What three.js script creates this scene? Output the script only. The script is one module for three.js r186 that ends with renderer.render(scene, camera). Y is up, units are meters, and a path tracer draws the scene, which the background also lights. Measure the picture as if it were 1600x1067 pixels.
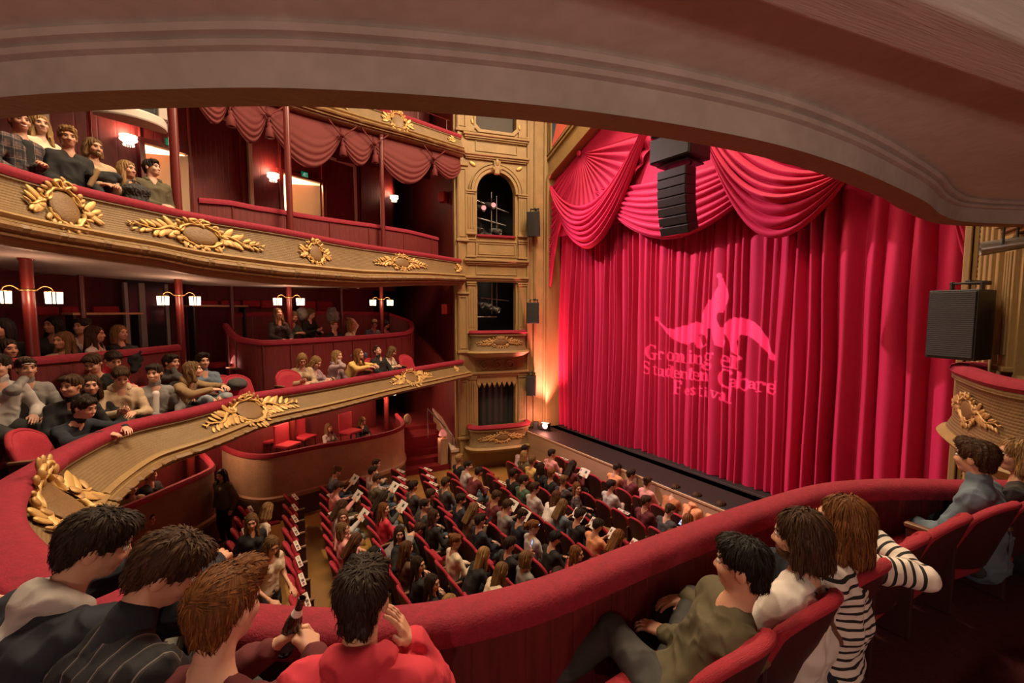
import * as THREE from 'three';
import { mergeGeometries, mergeVertices, toCreasedNormals } from 'three/addons/utils/BufferGeometryUtils.js';
import { RoundedBoxGeometry } from 'three/addons/geometries/RoundedBoxGeometry.js';
import { FontLoader } from 'three/addons/loaders/FontLoader.js';
import { RectAreaLightUniformsLib } from 'three/addons/lights/RectAreaLightUniformsLib.js';
RectAreaLightUniformsLib.init();

// ---------------------------------------------------------------- camera, sky, lights, exposure
// house axes: x along the stage curtain (to the right), z away from the curtain, y up from the stalls floor, metres
const scene = new THREE.Scene();
scene.background = new THREE.Color(0.0, 0.0, 0.0);
const FOCAL = 680, CAM = new THREE.Vector3(5.8536, 4.7, 8.5368), PITCH = 4.07963 * Math.PI / 180, YAW = -32.8390 * Math.PI / 180;
const camera = new THREE.PerspectiveCamera(2 * Math.atan(533.5 / FOCAL) * 180 / Math.PI, 1600 / 1067, 0.05, 80);
camera.position.copy(CAM);
camera.lookAt(CAM.clone().add(new THREE.Vector3(-Math.cos(YAW) * Math.cos(PITCH), -Math.sin(PITCH), Math.sin(YAW) * Math.cos(PITCH))));
camera.updateMatrixWorld(true);
const renderer = new THREE.WebGLRenderer({ antialias: true });
renderer.toneMapping = THREE.LinearToneMapping;
renderer.toneMappingExposure = 0.95;
renderer.shadowMap.enabled = true;

const LIGHT = {
  chandelier: 150,     // big warm ceiling fitting over the stalls
  wash: 360,          // front-of-house stage wash on the curtain, from the left gallery
  wash2: 12,          // weaker wash from the right gallery
  logo: 900,          // gobo projector
  flood: 26,           // floor flood at the left of the stage
  sconce: 0.8, wallLamp: 1.1, corridor: 60, under: 5.4, parterre: 5,
};
const spot = (pos, to, color, intensity, angle, penumbra, soft = 3) => {
  const l = new THREE.SpotLight(color, intensity, 0, angle, penumbra, 2);
  l.position.set(...pos); l.target.position.set(...to); scene.add(l, l.target);
  l.castShadow = true; l.shadow.radius = soft; l.shadow.mapSize.set(2048, 2048); l.shadow.bias = -0.001;
  return l;
};
const point = (pos, color, intensity, soft = 3, parent = scene) => {
  const l = new THREE.PointLight(color, intensity, 0, 2); l.position.set(...pos); l.castShadow = true; l.shadow.radius = soft; parent.add(l); return l;
};
const WARM = new THREE.Color(1, 0.74, 0.54), PINK = new THREE.Color(1, 0.55, 0.55);

// ---------------------------------------------------------------- helpers
let seed = 7; const rnd = () => { seed = (seed * 1664525 + 1013904223) >>> 0; return seed / 4294967296; };
const rr = (a, b) => a + (b - a) * rnd();
const V = (x, y, z) => new THREE.Vector3(x, y, z);
const inv = new THREE.Matrix4(), tmpv = V(0, 0, 0);
// a photograph pixel as a direction in the house, used only to take measurements
function ray(px, py) { return V((px - 800) / FOCAL, (533.5 - py) / FOCAL, -1).applyQuaternion(camera.quaternion); }
const hitY = (px, py, y) => { const r = ray(px, py); return r.multiplyScalar((y - CAM.y) / r.y).add(CAM); };
const hitZ = (px, py, z) => { const r = ray(px, py); return r.multiplyScalar((z - CAM.z) / r.z).add(CAM); };
const hitX = (px, py, x) => { const r = ray(px, py); return r.multiplyScalar((x - CAM.x) / r.x).add(CAM); };
const hitLine = (px, py, a, b) => { // vertical plane through plan points a, b
  const r = ray(px, py), nx = -(b[1] - a[1]), nz = b[0] - a[0], t = (nx * (a[0] - CAM.x) + nz * (a[1] - CAM.z)) / (nx * r.x + nz * r.z);
  return r.multiplyScalar(t).add(CAM);
};
function toPx(p) { const q = p.clone().applyMatrix4(camera.matrixWorldInverse); return [800 - FOCAL * q.x / q.z, 533.5 + FOCAL * q.y / q.z, -q.z]; }
const used = {};
const numbered = (n) => { used[n] = (used[n] ?? -1) + 1; return used[n] ? n + '_' + String(used[n]).padStart(3, '0') : n; };
const hash = (x, y, z) => { let h = (x * 374761393 + y * 668265263 + z * 2147483647) | 0; h = Math.imul(h ^ (h >>> 13), 1274126177); return ((h ^ (h >>> 16)) >>> 0) / 4294967296; };
function noise(x, y, z = 0) {
  const i = Math.floor(x), j = Math.floor(y), k = Math.floor(z), u = x - i, v = y - j, w = z - k, s = (t) => t * t * (3 - 2 * t), a = s(u), b = s(v), c = s(w), L = (p, q, t) => p + (q - p) * t;
  return L(L(L(hash(i, j, k), hash(i + 1, j, k), a), L(hash(i, j + 1, k), hash(i + 1, j + 1, k), a), b), L(L(hash(i, j, k + 1), hash(i + 1, j, k + 1), a), L(hash(i, j + 1, k + 1), hash(i + 1, j + 1, k + 1), a), b), c) * 2 - 1;
}
// tiling grain texture from a function of (u, v) in 0..1 that returns 0..1 (grey) or [r, g, b]
function tex(size, fn, srgb = false, rx = 1, ry = rx) {
  const d = new Uint8Array(size * size * 4);
  for (let y = 0; y < size; y++) for (let x = 0; x < size; x++) { const c = fn(x / size, y / size), i = (y * size + x) * 4; for (let k = 0; k < 3; k++) d[i + k] = Math.max(0, Math.min(255, (c.length ? c[k] : c) * 255)); d[i + 3] = 255; }
  const t = new THREE.DataTexture(d, size, size); t.wrapS = t.wrapT = THREE.RepeatWrapping; t.magFilter = THREE.LinearFilter; t.minFilter = THREE.LinearMipmapLinearFilter; t.generateMipmaps = true;
  if (srgb) t.colorSpace = THREE.SRGBColorSpace; t.repeat.set(rx, ry); t.needsUpdate = true; return t;
}
const pn = (u, v, n, s = 0) => { // periodic noise
  const f = (x, y) => { const i = Math.floor(x), j = Math.floor(y), a = x - i, b = y - j, sm = (t) => t * t * (3 - 2 * t), h = (p, q) => hash(((p % n) + n) % n, ((q % n) + n) % n, s); const A = sm(a), B = sm(b); return (h(i, j) * (1 - A) + h(i + 1, j) * A) * (1 - B) + (h(i, j + 1) * (1 - A) + h(i + 1, j + 1) * A) * B; };
  return f(u * n, v * n);
};
const grain = (u, v) => 0.5 * pn(u, v, 64, 1) + 0.3 * pn(u, v, 16, 2) + 0.2 * pn(u, v, 6, 3);
const TX = {
  plaster: tex(256, (u, v) => grain(u, v), false, 1, 1),
  plasterTone: tex(256, (u, v) => { const g = 0.86 + 0.14 * (0.6 * pn(u, v, 9, 4) + 0.4 * pn(u, v, 48, 5)); return [g, g, g * 0.99]; }, true, 0.6, 0.6),
  weave: tex(128, (u, v) => { const a = Math.abs(Math.sin(v * Math.PI * 8)), b = Math.abs(Math.sin((u * 6 + (Math.floor(v * 8) % 2) * 0.5) * Math.PI)); return 0.15 + 0.75 * a * (0.45 + 0.55 * b); }, false, 4, 4),
  velvet: tex(256, (u, v) => 0.5 * pn(u, v, 128, 6) + 0.5 * pn(u, v, 40, 7), false, 3, 3),
  velvetTone: tex(256, (u, v) => { const g = 0.8 + 0.2 * (0.5 * pn(u, v, 20, 8) + 0.5 * pn(u, v, 90, 9)); return [g, g, g]; }, true, 1.5, 1.5),
  panel: tex(256, (u, v) => { const f = (u * 8) % 1; const g = 0.82 + 0.18 * pn(u * 1, v * 0.15, 64, 10); return [g, g * 0.97, g * 0.97]; }, true, 0.8, 0.8),
  panelBump: tex(256, (u, v) => { const f = (u * 8) % 1; return Math.min(1, Math.min(f, 1 - f) * 18) * 0.8 + 0.2 * pn(u, v * 0.2, 64, 11); }, false, 1, 1),
  parquet: tex(512, (u, v) => { const c = Math.floor(v * 10), o = (c * 0.37) % 1, k = Math.floor((u + o) * 3), f = (v * 10) % 1; const t = 0.72 + 0.2 * hash(c, k, 3) + 0.08 * pn(u * 1, v, 128, 12); const e = Math.min(f, 1 - f) < 0.04 ? 0.75 : 1; return [t * e, t * e * 0.95, t * e * 0.86]; }, true, 0.9, 0.9),
  carpet: tex(256, (u, v) => { const g = 0.7 + 0.3 * (0.7 * pn(u, v, 110, 13) + 0.3 * pn(u, v, 20, 14)); return [g, g, g]; }, true, 1.6, 1.6),
  strand: tex(256, (u, v) => { const g = 0.55 + 0.75 * (0.5 * pn(u, v * 0.06, 128, 16) + 0.3 * pn(u, v * 0.05, 48, 17) + 0.2 * pn(u, v * 0.3, 16, 18)); return [g, g * 0.98, g * 0.95]; }, true, 1, 1),
  strandBump: tex(256, (u, v) => 0.6 * pn(u, v * 0.06, 128, 16) + 0.4 * pn(u, v * 0.05, 48, 17), false, 1, 1),
  cloth: tex(128, (u, v) => 0.5 + 0.25 * Math.sin(u * Math.PI * 64) * Math.sin(v * Math.PI * 64) + 0.25 * pn(u, v, 64, 15), false, 8, 8),
};
const col = (r, g, b) => new THREE.Color().setRGB(r, g, b);
function mat(c, roughness = 0.7, o = {}) { return new THREE.MeshPhysicalMaterial({ color: Array.isArray(c) ? col(...c) : new THREE.Color(c), roughness, side: THREE.DoubleSide, ...o }); }
const MT = {
  gold: mat([0.3520, 0.2218, 0.0880], 0.55, { map: TX.plasterTone, bumpMap: TX.plaster, bumpScale: 0.002 }),
  goldPanel: mat([0.2146, 0.1323, 0.0549], 0.6, { map: TX.plasterTone, bumpMap: TX.weave, bumpScale: 0.006 }),
  goldDark: mat([0.2295, 0.1260, 0.0459], 0.55, { map: TX.plasterTone, bumpMap: TX.plaster, bumpScale: 0.004 }),
  gilt: mat([0.6068, 0.3854, 0.1312], 0.45, { metalness: 0.2 }),
  giltDull: mat([0.46, 0.27, 0.10], 0.5, { metalness: 0.25 }),
  soffit: mat([0.6000, 0.5550, 0.5350], 0.75, { map: TX.plasterTone, bumpMap: TX.plaster, bumpScale: 0.0015 }),
  velvet: mat([0.3040, 0.0076, 0.0304], 0.85, { map: TX.velvetTone, bumpMap: TX.velvet, bumpScale: 0.002, sheen: 0.3, sheenColor: col(0.8, 0.08, 0.12), sheenRoughness: 0.5 }),
  seatRed: mat([0.4224, 0.0132, 0.0334], 0.8, { map: TX.velvetTone, bumpMap: TX.velvet, bumpScale: 0.002, sheen: 0.4, sheenColor: col(0.8, 0.1, 0.12), sheenRoughness: 0.5 }),
  seatShell: mat([0.045, 0.008, 0.008], 0.55, { bumpMap: TX.velvet, bumpScale: 0.001 }),
  curtain: mat([0.49, 0.0045, 0.066], 0.78, { bumpMap: TX.velvet, bumpScale: 0.002, sheen: 0.25, sheenColor: col(0.9, 0.09, 0.16), sheenRoughness: 0.45 }),
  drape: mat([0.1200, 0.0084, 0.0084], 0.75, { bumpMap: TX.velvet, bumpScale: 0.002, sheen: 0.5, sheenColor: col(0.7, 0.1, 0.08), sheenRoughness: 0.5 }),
  wallRed: mat([0.1600, 0.0128, 0.0144], 0.6, { map: TX.panel, bumpMap: TX.panelBump, bumpScale: 0.004 }),
  woodRed: mat([0.13, 0.014, 0.012], 0.35, { clearcoat: 0.3, clearcoatRoughness: 0.3 }),
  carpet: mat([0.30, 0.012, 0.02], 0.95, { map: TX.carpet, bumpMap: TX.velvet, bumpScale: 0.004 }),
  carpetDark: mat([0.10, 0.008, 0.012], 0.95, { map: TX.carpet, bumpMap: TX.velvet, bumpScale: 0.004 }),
  parquet: mat([0.48, 0.27, 0.085], 0.5, { map: TX.parquet }),
  stage: mat([0.009, 0.007, 0.007], 0.6, { bumpMap: TX.plaster, bumpScale: 0.001 }),
  apron: mat([0.52, 0.33, 0.20], 0.7, { map: TX.plasterTone }),
  black: mat([0.012, 0.011, 0.011], 0.5), blackMatt: mat([0.02, 0.018, 0.018], 0.8), grille: mat([0.02, 0.019, 0.019], 0.7, { bumpMap: TX.weave, bumpScale: 0.002 }),
  metal: mat([0.35, 0.34, 0.33], 0.35, { metalness: 0.9 }), brass: mat([0.6, 0.38, 0.14], 0.3, { metalness: 0.9 }),
  cream: mat([0.78, 0.70, 0.52], 0.8, { map: TX.plasterTone }), paper: mat([0.78, 0.74, 0.66], 0.8),
  wood: mat([0.16, 0.07, 0.035], 0.45), table: mat([0.45, 0.24, 0.12], 0.4),
};
function tag(o, label, category, group, kind) { if (label) o.userData.label = label; if (category) o.userData.category = category; if (group) o.userData.group = group; if (kind) o.userData.kind = kind; return o; }
function add(o, parent) { o.traverse?.((c) => { if (c.isMesh) { c.castShadow = true; c.receiveShadow = true; } }); (parent ?? scene).add(o); return o; }
function mesh(name, g, m, parent) { const o = new THREE.Mesh(g, m); o.name = parent ? name : numbered(name); return add(o, parent); }
function group(name, pos = [0, 0, 0], ry = 0, parent) { const o = new THREE.Group(); o.name = parent ? name : numbered(name); o.position.set(...pos); o.rotation.y = ry; (parent ?? scene).add(o); return o; }
const struct = (name, g, m) => tag(mesh(name, g, m), null, null, null, 'structure');
const clean = (g) => { for (const k of Object.keys(g.attributes)) if (!['position', 'normal', 'uv', 'color'].includes(k)) g.deleteAttribute(k); return g; };
const merge = (l) => { const any = l.some((g) => !g.index); return mergeGeometries(l.map((g) => { g = clean(any && g.index ? g.toNonIndexed() : g); if (!g.attributes.uv) g.setAttribute('uv', new THREE.BufferAttribute(new Float32Array(g.attributes.position.count * 2), 2)); return g; })); };
const box = (w, h, d, x = 0, y = 0, z = 0, r = 0.006) => { const k = Math.min(r, w / 2.2, h / 2.2, d / 2.2); const g = k > 0.0015 ? new RoundedBoxGeometry(w, h, d, 1, k) : new THREE.BoxGeometry(w, h, d); return g.translate(x, y, z); };
const cyl = (r0, r1, h, x = 0, y = 0, z = 0, n = 16) => new THREE.CylinderGeometry(r1, r0, h, n).translate(x, y, z);
const lathe = (pts, n = 20) => new THREE.LatheGeometry(pts.map((p) => new THREE.Vector2(...p)), n);
function tube(pts, r, n = 8, seg) { const c = new THREE.CatmullRomCurve3(pts.map((p) => p.isVector3 ? p : V(...p))); return new THREE.TubeGeometry(c, seg ?? pts.length * 4, r, n, false); }
function bar(a, b, r, n = 8, r2 = r) { a = a.isVector3 ? a : V(...a); b = b.isVector3 ? b : V(...b); const d = b.clone().sub(a), g = new THREE.CylinderGeometry(r2, r, d.length(), n); return g.applyMatrix4(new THREE.Matrix4().compose(a.clone().addScaledVector(d, 0.5), new THREE.Quaternion().setFromUnitVectors(V(0, 1, 0), d.normalize()), V(1, 1, 1))); }
function grid(nu, nv, fn, flip) { // fn(u, v) -> [x, y, z, (uvx, uvy)]
  const p = [], t = [], idx = [];
  for (let j = 0; j <= nv; j++) for (let i = 0; i <= nu; i++) { const q = fn(i / nu, j / nv); p.push(q[0], q[1], q[2]); t.push(q[3] ?? i / nu, q[4] ?? j / nv); }
  for (let j = 0; j < nv; j++) for (let i = 0; i < nu; i++) { const a = j * (nu + 1) + i, b = a + 1, c = a + nu + 1, d = c + 1; flip ? idx.push(a, c, b, b, c, d) : idx.push(a, b, c, b, d, c); }
  const g = new THREE.BufferGeometry(); g.setAttribute('position', new THREE.Float32BufferAttribute(p, 3)); g.setAttribute('uv', new THREE.Float32BufferAttribute(t, 2)); g.setIndex(idx); g.computeVertexNormals(); return g;
}
// extruded outline; shape points in (x, y), extruded along +z by d with a small bevel
function plate(pts, d, bevel = 0.01, holes = [], curve = 8) {
  const s = pts instanceof THREE.Shape ? pts : new THREE.Shape(pts.map((p) => new THREE.Vector2(...p)));
  for (const h of holes) s.holes.push(h instanceof THREE.Path ? h : new THREE.Path(h.map((p) => new THREE.Vector2(...p))));
  return new THREE.ExtrudeGeometry(s, { depth: Math.max(0.001, d - 2 * bevel), bevelEnabled: bevel > 0, bevelThickness: bevel, bevelSize: bevel, bevelOffset: -bevel, bevelSegments: 2, curveSegments: curve }).translate(0, 0, bevel);
}
const at = (g, pos, ry = 0, rx = 0, rz = 0, s = 1) => g.applyMatrix4(new THREE.Matrix4().compose(V(...pos), new THREE.Quaternion().setFromEuler(new THREE.Euler(rx, ry, rz, 'YXZ')), typeof s === 'number' ? V(s, s, s) : V(...s)));
// a plan curve: dense points with the direction that faces the open middle of the house
class Line {
  constructor(ctrl, n, mid = [0.2, 4.5]) { // ctrl: [x, z, y, h, d]
    const c = new THREE.CatmullRomCurve3(ctrl.map((p) => V(p[0], 0, p[1])), false, 'centripetal'), m = ctrl.length - 1; this.p = [];
    for (let i = 0; i <= n; i++) {
      const u = c.getUtoTmapping(i / n), q = c.getPoint(u), t = c.getTangent(u), k = Math.min(m - 1, Math.floor(u * m)), f = u * m - k, L = (j) => (ctrl[k][j] ?? 0) * (1 - f) + (ctrl[k + 1][j] ?? 0) * f;
      this.p.push({ x: q.x, z: q.z, y: L(2), h: L(3), d: L(4), n: V(t.z, 0, -t.x).normalize(), t: t.normalize() });
    }
    if (this.p[n >> 1].n.dot(V(mid[0] - this.p[n >> 1].x, 0, mid[1] - this.p[n >> 1].z)) < 0) for (const q of this.p) q.n.negate();
    let s = 0; this.p.forEach((q, i) => { if (i) s += Math.hypot(q.x - this.p[i - 1].x, q.z - this.p[i - 1].z); q.s = s; }); this.len = s;
  }
  at(s) { const P = this.p; s = Math.max(0, Math.min(this.len - 1e-6, s)); let i = 1; while (i < P.length - 1 && P[i].s < s) i++; const a = P[i - 1], b = P[i], f = (s - a.s) / (b.s - a.s), L = (k) => a[k] + (b[k] - a[k]) * f; return { x: L('x'), z: L('z'), y: L('y'), h: L('h'), d: L('d'), s, n: a.n.clone().lerp(b.n, f).normalize(), t: a.t.clone().lerp(b.t, f).normalize() }; }
  pos(s, o = 0, y = 0) { const q = this.at(s); return V(q.x + q.n.x * o, q.y + y, q.z + q.n.z * o); }
  // where the line (moved by o and lifted by y) stands at a photograph column
  find(px, o = 0, y = 0, from = 0, to = this.len) { let best = 0, e = 1e9; for (let i = 0; i <= 1200; i++) { const s = from + (to - from) * i / 1200, q = toPx(this.pos(s, o, y)); if (q[2] < 0.3) continue; const k = Math.abs(q[0] - px); if (k < e) { e = k; best = s; } } return best; }
  // sweep a profile: prof(q) -> [[o, y], ...] with y measured from the line's own height
  sweep(prof, { s0 = 0, s1 = this.len, flip = false, crease = 0.55, uv = 1, step = 1 } = {}) {
    const e0 = Math.max(0, s0), e1 = Math.min(this.len, s1), P = [this.at(e0), ...this.p.filter((q, i) => q.s > e0 + 1e-4 && q.s < e1 - 1e-4 && (step === 1 || i % step === 0)), this.at(e1)], m = prof(P[0]).length, pos = [], t = [], idx = [];
    for (const q of P) { let v = 0, last; for (const [o, y, abs] of prof(q)) { if (last) v += Math.hypot(o - last[0], y - last[1]); last = [o, y]; pos.push(q.x + q.n.x * o, abs ? y : q.y + y, q.z + q.n.z * o); t.push(q.s * uv, v * uv); } }
    for (let i = 0; i < P.length - 1; i++) for (let j = 0; j < m - 1; j++) { const a = i * m + j, b = a + 1, c = a + m, d = c + 1; flip ? idx.push(a, c, b, b, c, d) : idx.push(a, b, c, b, d, c); }
    const g = new THREE.BufferGeometry(); g.setAttribute('position', new THREE.Float32BufferAttribute(pos, 3)); g.setAttribute('uv', new THREE.Float32BufferAttribute(t, 2)); g.setIndex(idx); g.computeVertexNormals();
    return crease ? toCreasedNormals(g, crease) : g;
  }
}

// ---------------------------------------------------------------- the house: three balconies on plan curves
const cp = (px, py, y, h, d) => { const q = hitY(px, py, y); return [q.x, q.z, y, h, d]; };
const B1 = new Line([[-5.42, 2.95, 3.27, 0.52, 3.4], cp(600, 583, 3.30, 0.52, 3.6), cp(500, 600, 3.34, 0.54, 4.0), cp(390, 617, 3.37, 0.56, 4.4), cp(300, 640, 3.39, 0.58, 4.8), cp(202, 662, 3.4, 0.62, 5.0), cp(96, 713, 3.4, 0.66, 5.0),
  [0.48, 9.85, 3.4, 0.68, 5], [1.25, 9.87, 3.4, 0.68, 5], [2.0, 9.68, 3.4, 0.68, 5], [2.75, 9.32, 3.4, 0.68, 5], [3.3, 8.93, 3.4, 0.68, 5], [3.69, 8.49, 3.4, 0.68, 5], [4.02, 8.02, 3.4, 0.68, 5], [4.2, 7.47, 3.4, 0.68, 4.8], [4.25, 6.7, 3.4, 0.68, 4.6], [4.32, 5.7, 3.4, 0.68, 4.4], [4.45, 4.82, 3.4, 0.68, 4.2], [4.71, 4.26, 3.4, 0.68, 4], [4.98, 3.88, 3.4, 0.68, 3.8], [5.35, 3.3, 3.4, 0.68, 3.6], [5.5, 2.85, 3.4, 0.68, 3.4]], 420);
const B2 = new Line([[-5.5, 2.95, 6.16, 0.74, 2.6], [-4.78, 4.38, 6.16, 0.82, 2.5], [-4.03, 6.14, 6.16, 0.96, 2.4], [-2.94, 7.82, 6.16, 1.0, 2.4], [-2.31, 8.96, 6.16, 0.93, 2.6], [-1.85, 9.46, 6.16, 0.86, 2.9], [-1.3, 10.0, 6.16, 0.83, 3.2], [-0.5, 10.45, 6.16, 0.82, 3.8], [1.0, 10.7, 6.16, 0.82, 4.6], [2.5, 10.25, 6.16, 0.82, 5], [3.78, 9.11, 6.16, 0.82, 5], [4.17, 8.62, 6.16, 0.82, 5], [4.39, 8.28, 6.16, 0.82, 5], [4.68, 7.62, 6.16, 0.82, 5], [4.87, 6.88, 6.16, 0.82, 4.8], [4.93, 6.28, 6.16, 0.82, 4.6], [4.93, 5.5, 6.16, 0.82, 4.4], [4.91, 5.0, 6.16, 0.82, 4.2], [4.86, 4.5, 6.16, 0.82, 4.2], [4.88, 4.06, 6.16, 0.82, 4], [5.14, 3.46, 6.16, 0.82, 3.8], [5.55, 2.9, 6.16, 0.82, 3.5]], 420);
const B3 = new Line([[-5.42, 2.95, 9.58, 0.62, 1.6], [-5.1, 4.7, 9.6, 0.66, 1.7], [-4.85, 6.1, 9.6, 0.7, 1.9], [-4.2, 8.2, 9.62, 0.8, 2.2], [-3.2, 9.9, 9.62, 0.85, 2.6], [-1.5, 11.2, 9.62, 0.85, 3], [1.5, 11.6, 9.62, 0.85, 3.2], [4, 10.5, 9.62, 0.85, 3.2], [5.3, 8, 9.6, 0.8, 3], [5.6, 5, 9.6, 0.8, 3], [5.6, 2.85, 9.6, 0.8, 3]], 260);
const RAILW = (q, L) => { const w = 0.155 + (L === B1 ? 0.13 * Math.exp(-(((q.s - 11.2) / 1.7) ** 2)) : 0); return [[0.02, -0.1], [0.036, -0.065], [0.03, -0.02], [0.0, 0.006], [-0.05, 0.014], [0.05 - w, 0.01], [0.015 - w, -0.01], [-w, -0.05], [0.005 - w, -0.1], [0.02, -0.1]]; };
const leafWave = (s) => { const f = (s / 0.11) % 1; return Math.pow(Math.abs(Math.sin(f * Math.PI)), 0.6) * 0.028 + 0.012 * Math.abs(Math.sin(f * Math.PI * 3)); };
// the front of one balcony: a thing with rail, panel, mouldings and lining; scrollwork is added to it later
function balconyFront(L, label, s0, s1) {
  const t = tag(group('gilded_balcony'), label, 'balcony', null);
  const P = (n, f, m, o) => mesh(n, L.sweep(f, { s0, s1, ...o }), m, t);
  const k = L === B1 ? 1.5 : 0.55; P('rail_cushion', (q) => RAILW(q, L), MT.velvet, { crease: 0.9 });
  P('front_panel', (q) => [[-0.03, -0.09], [0.008, -0.1], [0.014, -0.125], [-0.008, -0.145], [-0.006, -0.165], [0.03 * k, -0.3 * q.h], [0.09 * k, -0.46 * q.h], [0.02 + 0.15 * k, -0.6 * q.h]], MT.goldPanel);
  const e = 0.14 * k, E = (l) => l.map(([o, y]) => [o + e, y]);
  P('torus_moulding', (q) => { const H = q.h; return E([[0.025, -0.595 * H], [0.07, -0.605 * H], [0.09, -0.635 * H], [0.07, -0.665 * H], [0.05, -0.675 * H], [0.06, -0.7 * H], [0.095, -0.72 * H]]); }, MT.gold);
  P('leaf_moulding', (q) => { const H = q.h, w = leafWave(q.s); return E([[0.08, -0.72 * H], [0.095 + w, -0.74 * H], [0.11 + w * 1.3, -0.785 * H], [0.10 + w, -0.83 * H], [0.07, -0.86 * H]]); }, MT.goldDark);
  P('lip_moulding', (q) => { const H = q.h; return [...E([[0.07, -0.86 * H], [0.09, -0.87 * H], [0.085, -0.9 * H], [0.035, -0.91 * H]]), [0.11, -0.95 * H], [0.075, -0.985 * H], [0.055, -H], [-0.06, -H]]; }, MT.goldDark);
  P('parapet_lining', (q) => [[-0.1, -0.08], [-0.1, L === B1 ? -q.h + 0.03 : -Math.max(0.5, q.h - 0.26)]], MT.wallRed);
  return t;
}
const front1 = balconyFront(B1, 'gilded front of the first balcony with red velvet rail, curving round to the foreground');
const front2 = balconyFront(B2, 'gilded front of the second balcony with red rail, standing onlookers behind it at left');
const front3 = balconyFront(B3, 'gilded front of the top balcony with red tasselled drapes hanging underneath');

// floors, soffits and back walls of the balconies are the building itself
const strip = (L, o0, y0, o1, y1, n = 1) => L.sweep((q) => { const a = o0(q), b = o1(q), c = y0(q), d = y1(q), r = []; for (let i = 0; i <= n; i++) r.push([a + (b - a) * i / n, c + (d - c) * i / n]); return r; }, { crease: 0, step: 2 });
const D = (q) => -q.d;
for (const [L, nm] of [[B1, 1], [B2, 2], [B3, 3]]) {
  const soffit = struct('ceiling_soffit', L.sweep((q) => { const H = q.h; if (L === B1) return [[-0.05, -H], [-0.07, -H + 0.005], [-0.6, -H], [-q.d, -H]]; const w = L === B2 ? Math.max(0, Math.min(1, (q.s - 11.5) / 1.6)) : 1; if (w < 1) return [[-0.05, -H], [-0.06, -H + 0.1 * w], [-0.085, -H + 0.103 * w], [-0.095, -H + 0.115 * w], [-0.085, -H + 0.127 * w], [-0.11, -H + 0.13 * w], [-0.12, -H + 0.145 * w], [-0.112, -H + 0.158 * w], [-0.14, -H + 0.165 * w], [-0.5, -H + 0.02 + 0.18 * w], [-1.2, -H + 0.03 + 0.19 * w], [-q.d, -H + 0.04 + 0.18 * w]]; return [[-0.05, -H], [-0.06, -H + 0.1], [-0.085, -H + 0.103], [-0.095, -H + 0.115], [-0.085, -H + 0.127], [-0.11, -H + 0.13], [-0.12, -H + 0.145], [-0.112, -H + 0.158], [-0.14, -H + 0.165], [-0.5, -H + 0.2], [-1.2, -H + 0.22], [-q.d, -H + 0.22]]; }, { crease: 0.7 }), MT.soffit);
}
const f1 = (q) => -0.8, fl1 = 2.62, fl2 = 5.42, fl3 = 8.85;
const F1 = (q) => -q.h + 0.04;
const FY = (q) => -Math.min(0.76, Math.max(0.5, q.h - 0.3));
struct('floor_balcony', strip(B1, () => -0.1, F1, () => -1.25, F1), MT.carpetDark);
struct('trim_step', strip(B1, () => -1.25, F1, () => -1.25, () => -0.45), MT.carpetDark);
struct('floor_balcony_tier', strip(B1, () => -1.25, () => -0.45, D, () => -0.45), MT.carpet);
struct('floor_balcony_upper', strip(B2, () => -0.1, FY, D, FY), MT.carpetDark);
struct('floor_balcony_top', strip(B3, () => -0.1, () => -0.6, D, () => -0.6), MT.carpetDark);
struct('wall_rear_first', B1.sweep((q) => [[-q.d, 0.2, 1], [-q.d, 5.6, 1]], { crease: 0, step: 2 }), MT.wallRed);
struct('wall_rear_top', B3.sweep((q) => [[-q.d, 8.7, 1], [-q.d, 12.6, 1]], { crease: 0, step: 2 }), MT.wallRed);

// outer shell
const shell = (n, w, h, d, x, y, z, m) => struct(n, new THREE.BoxGeometry(w, h, d).translate(x, y, z), m);
shell('wall_outer_left', 0.3, 13.4, 24, -11.6, 6.3, 6, MT.blackMatt);
shell('wall_outer_right', 0.3, 13.4, 24, 11.4, 6.3, 6, MT.blackMatt);
shell('wall_outer_rear', 23.4, 13.4, 0.3, 0, 6.3, 17.2, MT.blackMatt);
shell('wall_outer_stage', 23.4, 13.4, 0.3, 0, 6.3, -2.4, MT.blackMatt);
shell('ceiling', 23.4, 0.3, 20, 0, 12.8, 7.3, MT.cream);
shell('floor', 23.4, 0.3, 20, 0, -0.15, 7.3, MT.parquet);
// the pale lining of the stage: floor of black boards and the tan front of the apron
const stageG = []; for (let i = 0; i < 3; i++) stageG.push(box(15, 0.06, 1.14, -0.3, 1.07, 0.57 - i * 1.15, 0.01));
struct('floor_stage', merge(stageG), MT.stage);
struct('wall_apron', merge([box(15, 1.04, 0.05, -0.3, 0.52, 1.12, 0.01), box(15, 0.05, 0.07, -0.3, 1.06, 1.13, 0.01)]), MT.apron);
struct('trim_apron_ledge', box(10.0, 0.09, 0.07, -0.3, 0.14, 1.165, 0.01), MT.apron);

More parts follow.
